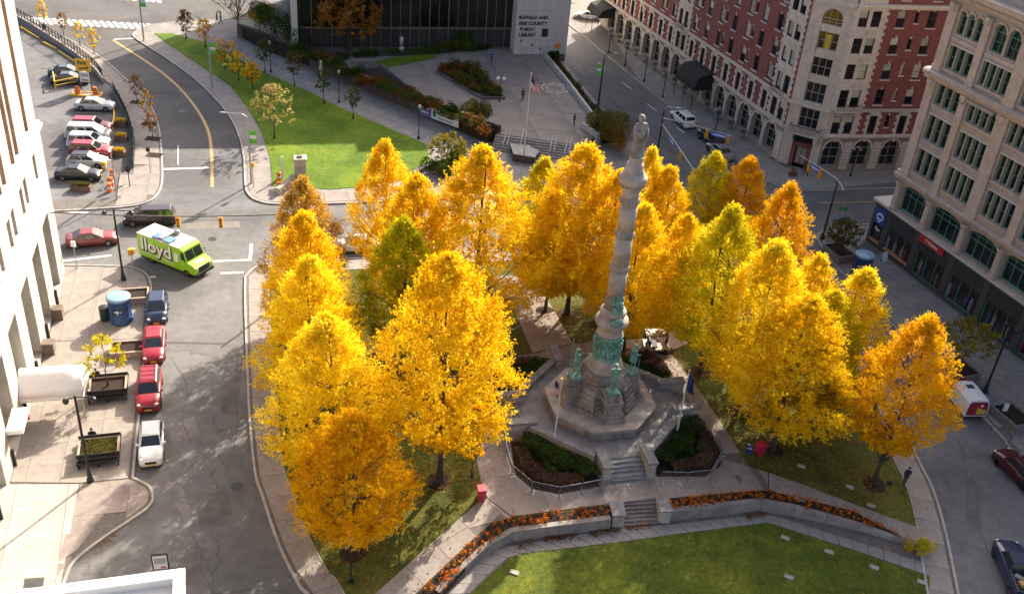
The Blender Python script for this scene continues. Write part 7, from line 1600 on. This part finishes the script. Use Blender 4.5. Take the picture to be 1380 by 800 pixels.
person((662,85), 1.2, -60, (.05,.1,.3), (.03,.03,.035), 'person in a blue jacket walking on the plaza towards the library'); person((704,136), 1.2, -90, (.03,.03,.03), (.03,.03,.04), 'person in dark clothes walking past the plaza flagpole'); person((773,170), 1.2, -40, (.04,.04,.05), (.02,.02,.025), 'person in dark clothes near the plaza corner wall')
person((293,32), .2, 200, (.02,.02,.022), (.02,.02,.022), 'person in black walking along the cross street at the top'); person((298,33), .2, 200, (.03,.03,.03), (.025,.025,.03), 'second person in dark clothes on the cross street')
person((1085,237), .15, 190, (.02,.02,.022), (.03,.03,.04), 'person in black striding past the hotel corner', .3); person((1218,653), .2, 80, (.015,.015,.018), (.03,.03,.04), 'person in a black coat walking on the right walk of the square', .18, gp=True)
person((61,46), .15, 100, (.03,.03,.035), (.02,.02,.02), 'person in dark clothes by the car park fence')
def seated(loc, az, label):
    b = 1.; J = {'pelvis': ((0,0,.5), (.16,.13)), 'belly': ((0,-.02,.66), (.15,.12)), 'chest': ((0,-.04,.9), (.18,.13)), 'neck': ((0,-.06,1.06), .06), 'chin': ((0,-.09,1.13), (.065,.075)), 'head': ((0,-.08,1.22), (.08,.095)), 'crown': ((0,-.06,1.3), (.055,.065))}
    E = [('pelvis','belly'), ('belly','chest'), ('chest','neck'), ('neck','chin'), ('chin','head'), ('head','crown')]
    for s, nm in ((-1,'l'), (1,'r')):
        J['hip'+nm] = ((s*.1,-.03,.5), .1); J['knee'+nm] = ((s*.12,-.45,.5), .07); J['ank'+nm] = ((s*.12,-.47,.1), .045); J['toe'+nm] = ((s*.125,-.62,.05), (.045,.035)); J['sho'+nm] = ((s*.21,-.04,.98), .07); J['elb'+nm] = ((s*.27,-.12,.72), .05); J['han'+nm] = ((s*.13,-.36,.6), .035)
        E += [('pelvis','hip'+nm), ('hip'+nm,'knee'+nm), ('knee'+nm,'ank'+nm), ('ank'+nm,'toe'+nm), ('chest','sho'+nm), ('sho'+nm,'elb'+nm), ('elb'+nm,'han'+nm)]
    t = thing('person', label, 'person', loc, R_(az)); tm = mk('cloth_black', (.014,.014,.016), .85, var=.15)
    link('body', skin_figure('body', J, E, [tm, tm, M_skin, M_blackpl], lambda c: 2 if c.z > 1.09 else (3 if c.z < .08 else 0), sub=1), t); MB().ball((0,-.05,1.27), (.1,.11,.095), 9, 6).build('hair', M_hair, t)
for pl_, l, dx in ((pA, 'person in black seated on the bench of the tree planter', -.95), (pB, 'person in black seated on the bench of the near planter', -.55)):
    seated(pl_.location + Matrix.Rotation(pl_.rotation_euler.z, 3, 'Z') @ Vector((dx,.95+.38,0)), math.degrees(pl_.rotation_euler.z)+180, l)
t = thing('cafe_planter', 'brown tub beside the hotel corner door', 'planter', G(1068,237,.15)); MB().cbox((0,0,0), (1.0,.5,.55), .3, .04).build('tub', mk('brown_tub', (.14,.06,.04), .8, var=.2), t); link('foliage', shrub_mesh(.4, .5, 120, 'shrub_rust', .14, 5), t, loc=(0,0,.5))
t = thing('backpack', 'small black bag lying on the grass by the near right tree', 'bag', GP(1199,652,.02)); MB().ball((0,0,.16), (.24,.18,.18), 8, 6, .08).build('bag', M_blackpl, t)
for i, (x, y) in enumerate([(1080,628), (1145,656), (1174,681), (1058,724), (1117,743), (1178,764), (1242,784), (693,771), (1063,777)]):
    pos = GP(x, y, .005) if y < 700 else G(x, y, .165); t = MB().cbox((0,0,0), (.62,.36,.08), 0, .02).build('ground_plaque', M_gran2, label='flat pale stone plaque in the grass, ' + ['upper lawn right of the monument', 'upper lawn beyond the near right tree', 'upper lawn nearest the right path', 'lower lawn, leftmost of the right hand group', 'lower lawn, second of the right hand group', 'lower lawn, third of the right hand group', 'lower lawn, rightmost by the walk', 'lower lawn at the left near the bright patch', 'lower lawn, small one below the others'][i], cat='plaque', group='stone plaques in the grass'); t.location = pos; t.rotation_euler.z = R_(-20)
t = thing('manhole_cover', 'round dark manhole cover in the left street', 'manhole cover', G(319,655,.0)); MB().lathe([(.42,0), (.42,.012), (.36,.012), (.34,.006), (.02,.006)], 20).build('cover', M_pole, t)
# fallen leaves along kerbs
r = random.Random(14); mb = MB()
for line_, nn in (([(352,668), (345,600), (337,520), (333,440)], 320), ([(183,600), (188,540), (195,450)], 140), ([(1330,568), (1362,606)], 60), ([(120,735), (150,722)], 90)):
    P_ = resample(GL(line_), 60)
    for _ in range(nn): p = r.choice(P_); leaf(mb, Vector((p.x+r.gauss(0,.28), p.y+r.gauss(0,.4), .02)), Vector((r.gauss(0,.25), r.gauss(0,.25), 1)).normalized(), .15, r)
mb.build('kerb_leaves', MATS['leaf_brown'], label='dry leaves gathered along the kerbs', cat='leaves', kind='stuff')

t = thing('park_bench', 'black metal bench on the right pavement behind the amber tree', 'bench', G(1248,452,.14), R_(-67))
for k in range(4): MB().box(-.95, .95, -.25+k*.13, -.15+k*.13, .43, .46).build('seat_slat', M_pole, t)
for k in range(3): MB().box(-.95, .95, .3, .33, .55+k*.14, .65+k*.14).build('back_slat', M_pole, t)
for x in (-.85, .85): MB().box(x-.03, x+.03, -.25, .33, 0, .43).build('leg', M_pole, t)

r = random.Random(24); mb = MB()
for (x0, y0), (x1, y1), nn, sg in [((733,724), (775,719), 420, .28), ((796,717), (834,712), 260, .22), ((845,711), (880,707), 160, .2), ((1005,696), (1030,692), 180, .2), ((695,736), (720,731), 90, .25), ((840,667), (880,664), 60, .15)]:
    A, B = G(x0, y0, .19), G(x1, y1, .19)
    for _ in range(nn): p = A.lerp(B, r.random()); leaf(mb, Vector((p.x+r.gauss(0,.12), p.y+r.gauss(0,sg), .2+abs(r.gauss(0,.03)))), Vector((r.gauss(0,.4), r.gauss(0,.4), 1)).normalized(), .12, r)
mb.build('leaf_drift', MATS['shrub_rust'], label='rust brown leaf drifts at the foot of the planting wall', cat='leaves', kind='stuff')
mb = MB(); low = [(p.x, p.y) for p in lower]
for _ in range(1500):
    p = G(r.uniform(640,1250), r.uniform(708,800), .175)
    c = False
    for i in range(len(low)):
        a, b = low[i], low[i-1]
        if (a[1] > p.y) != (b[1] > p.y) and p.x < (b[0]-a[0])*(p.y-a[1])/(b[1]-a[1])+a[0]: c = not c
    if c: leaf(mb, p, Vector((r.gauss(0,.3), r.gauss(0,.3), 1)).normalized(), .11, r)
mb.build('lawn_leaves', MATS['leaf_brown'], label='scattered dry leaves on the near lawn', cat='leaves', kind='stuff')
for px, l in [((286,322), 'round manhole cover in the middle of the left junction'), ((1010,268), 'round manhole cover before the hotel corner'), ((245,150), 'round manhole cover on the curved street')]:
    t = thing('manhole_cover', l, 'manhole cover', G(*px, .004)); MB().lathe([(.42,0), (.42,.012), (.36,.012), (.34,.006), (.02,.006)], 20).build('cover', M_pole, t)
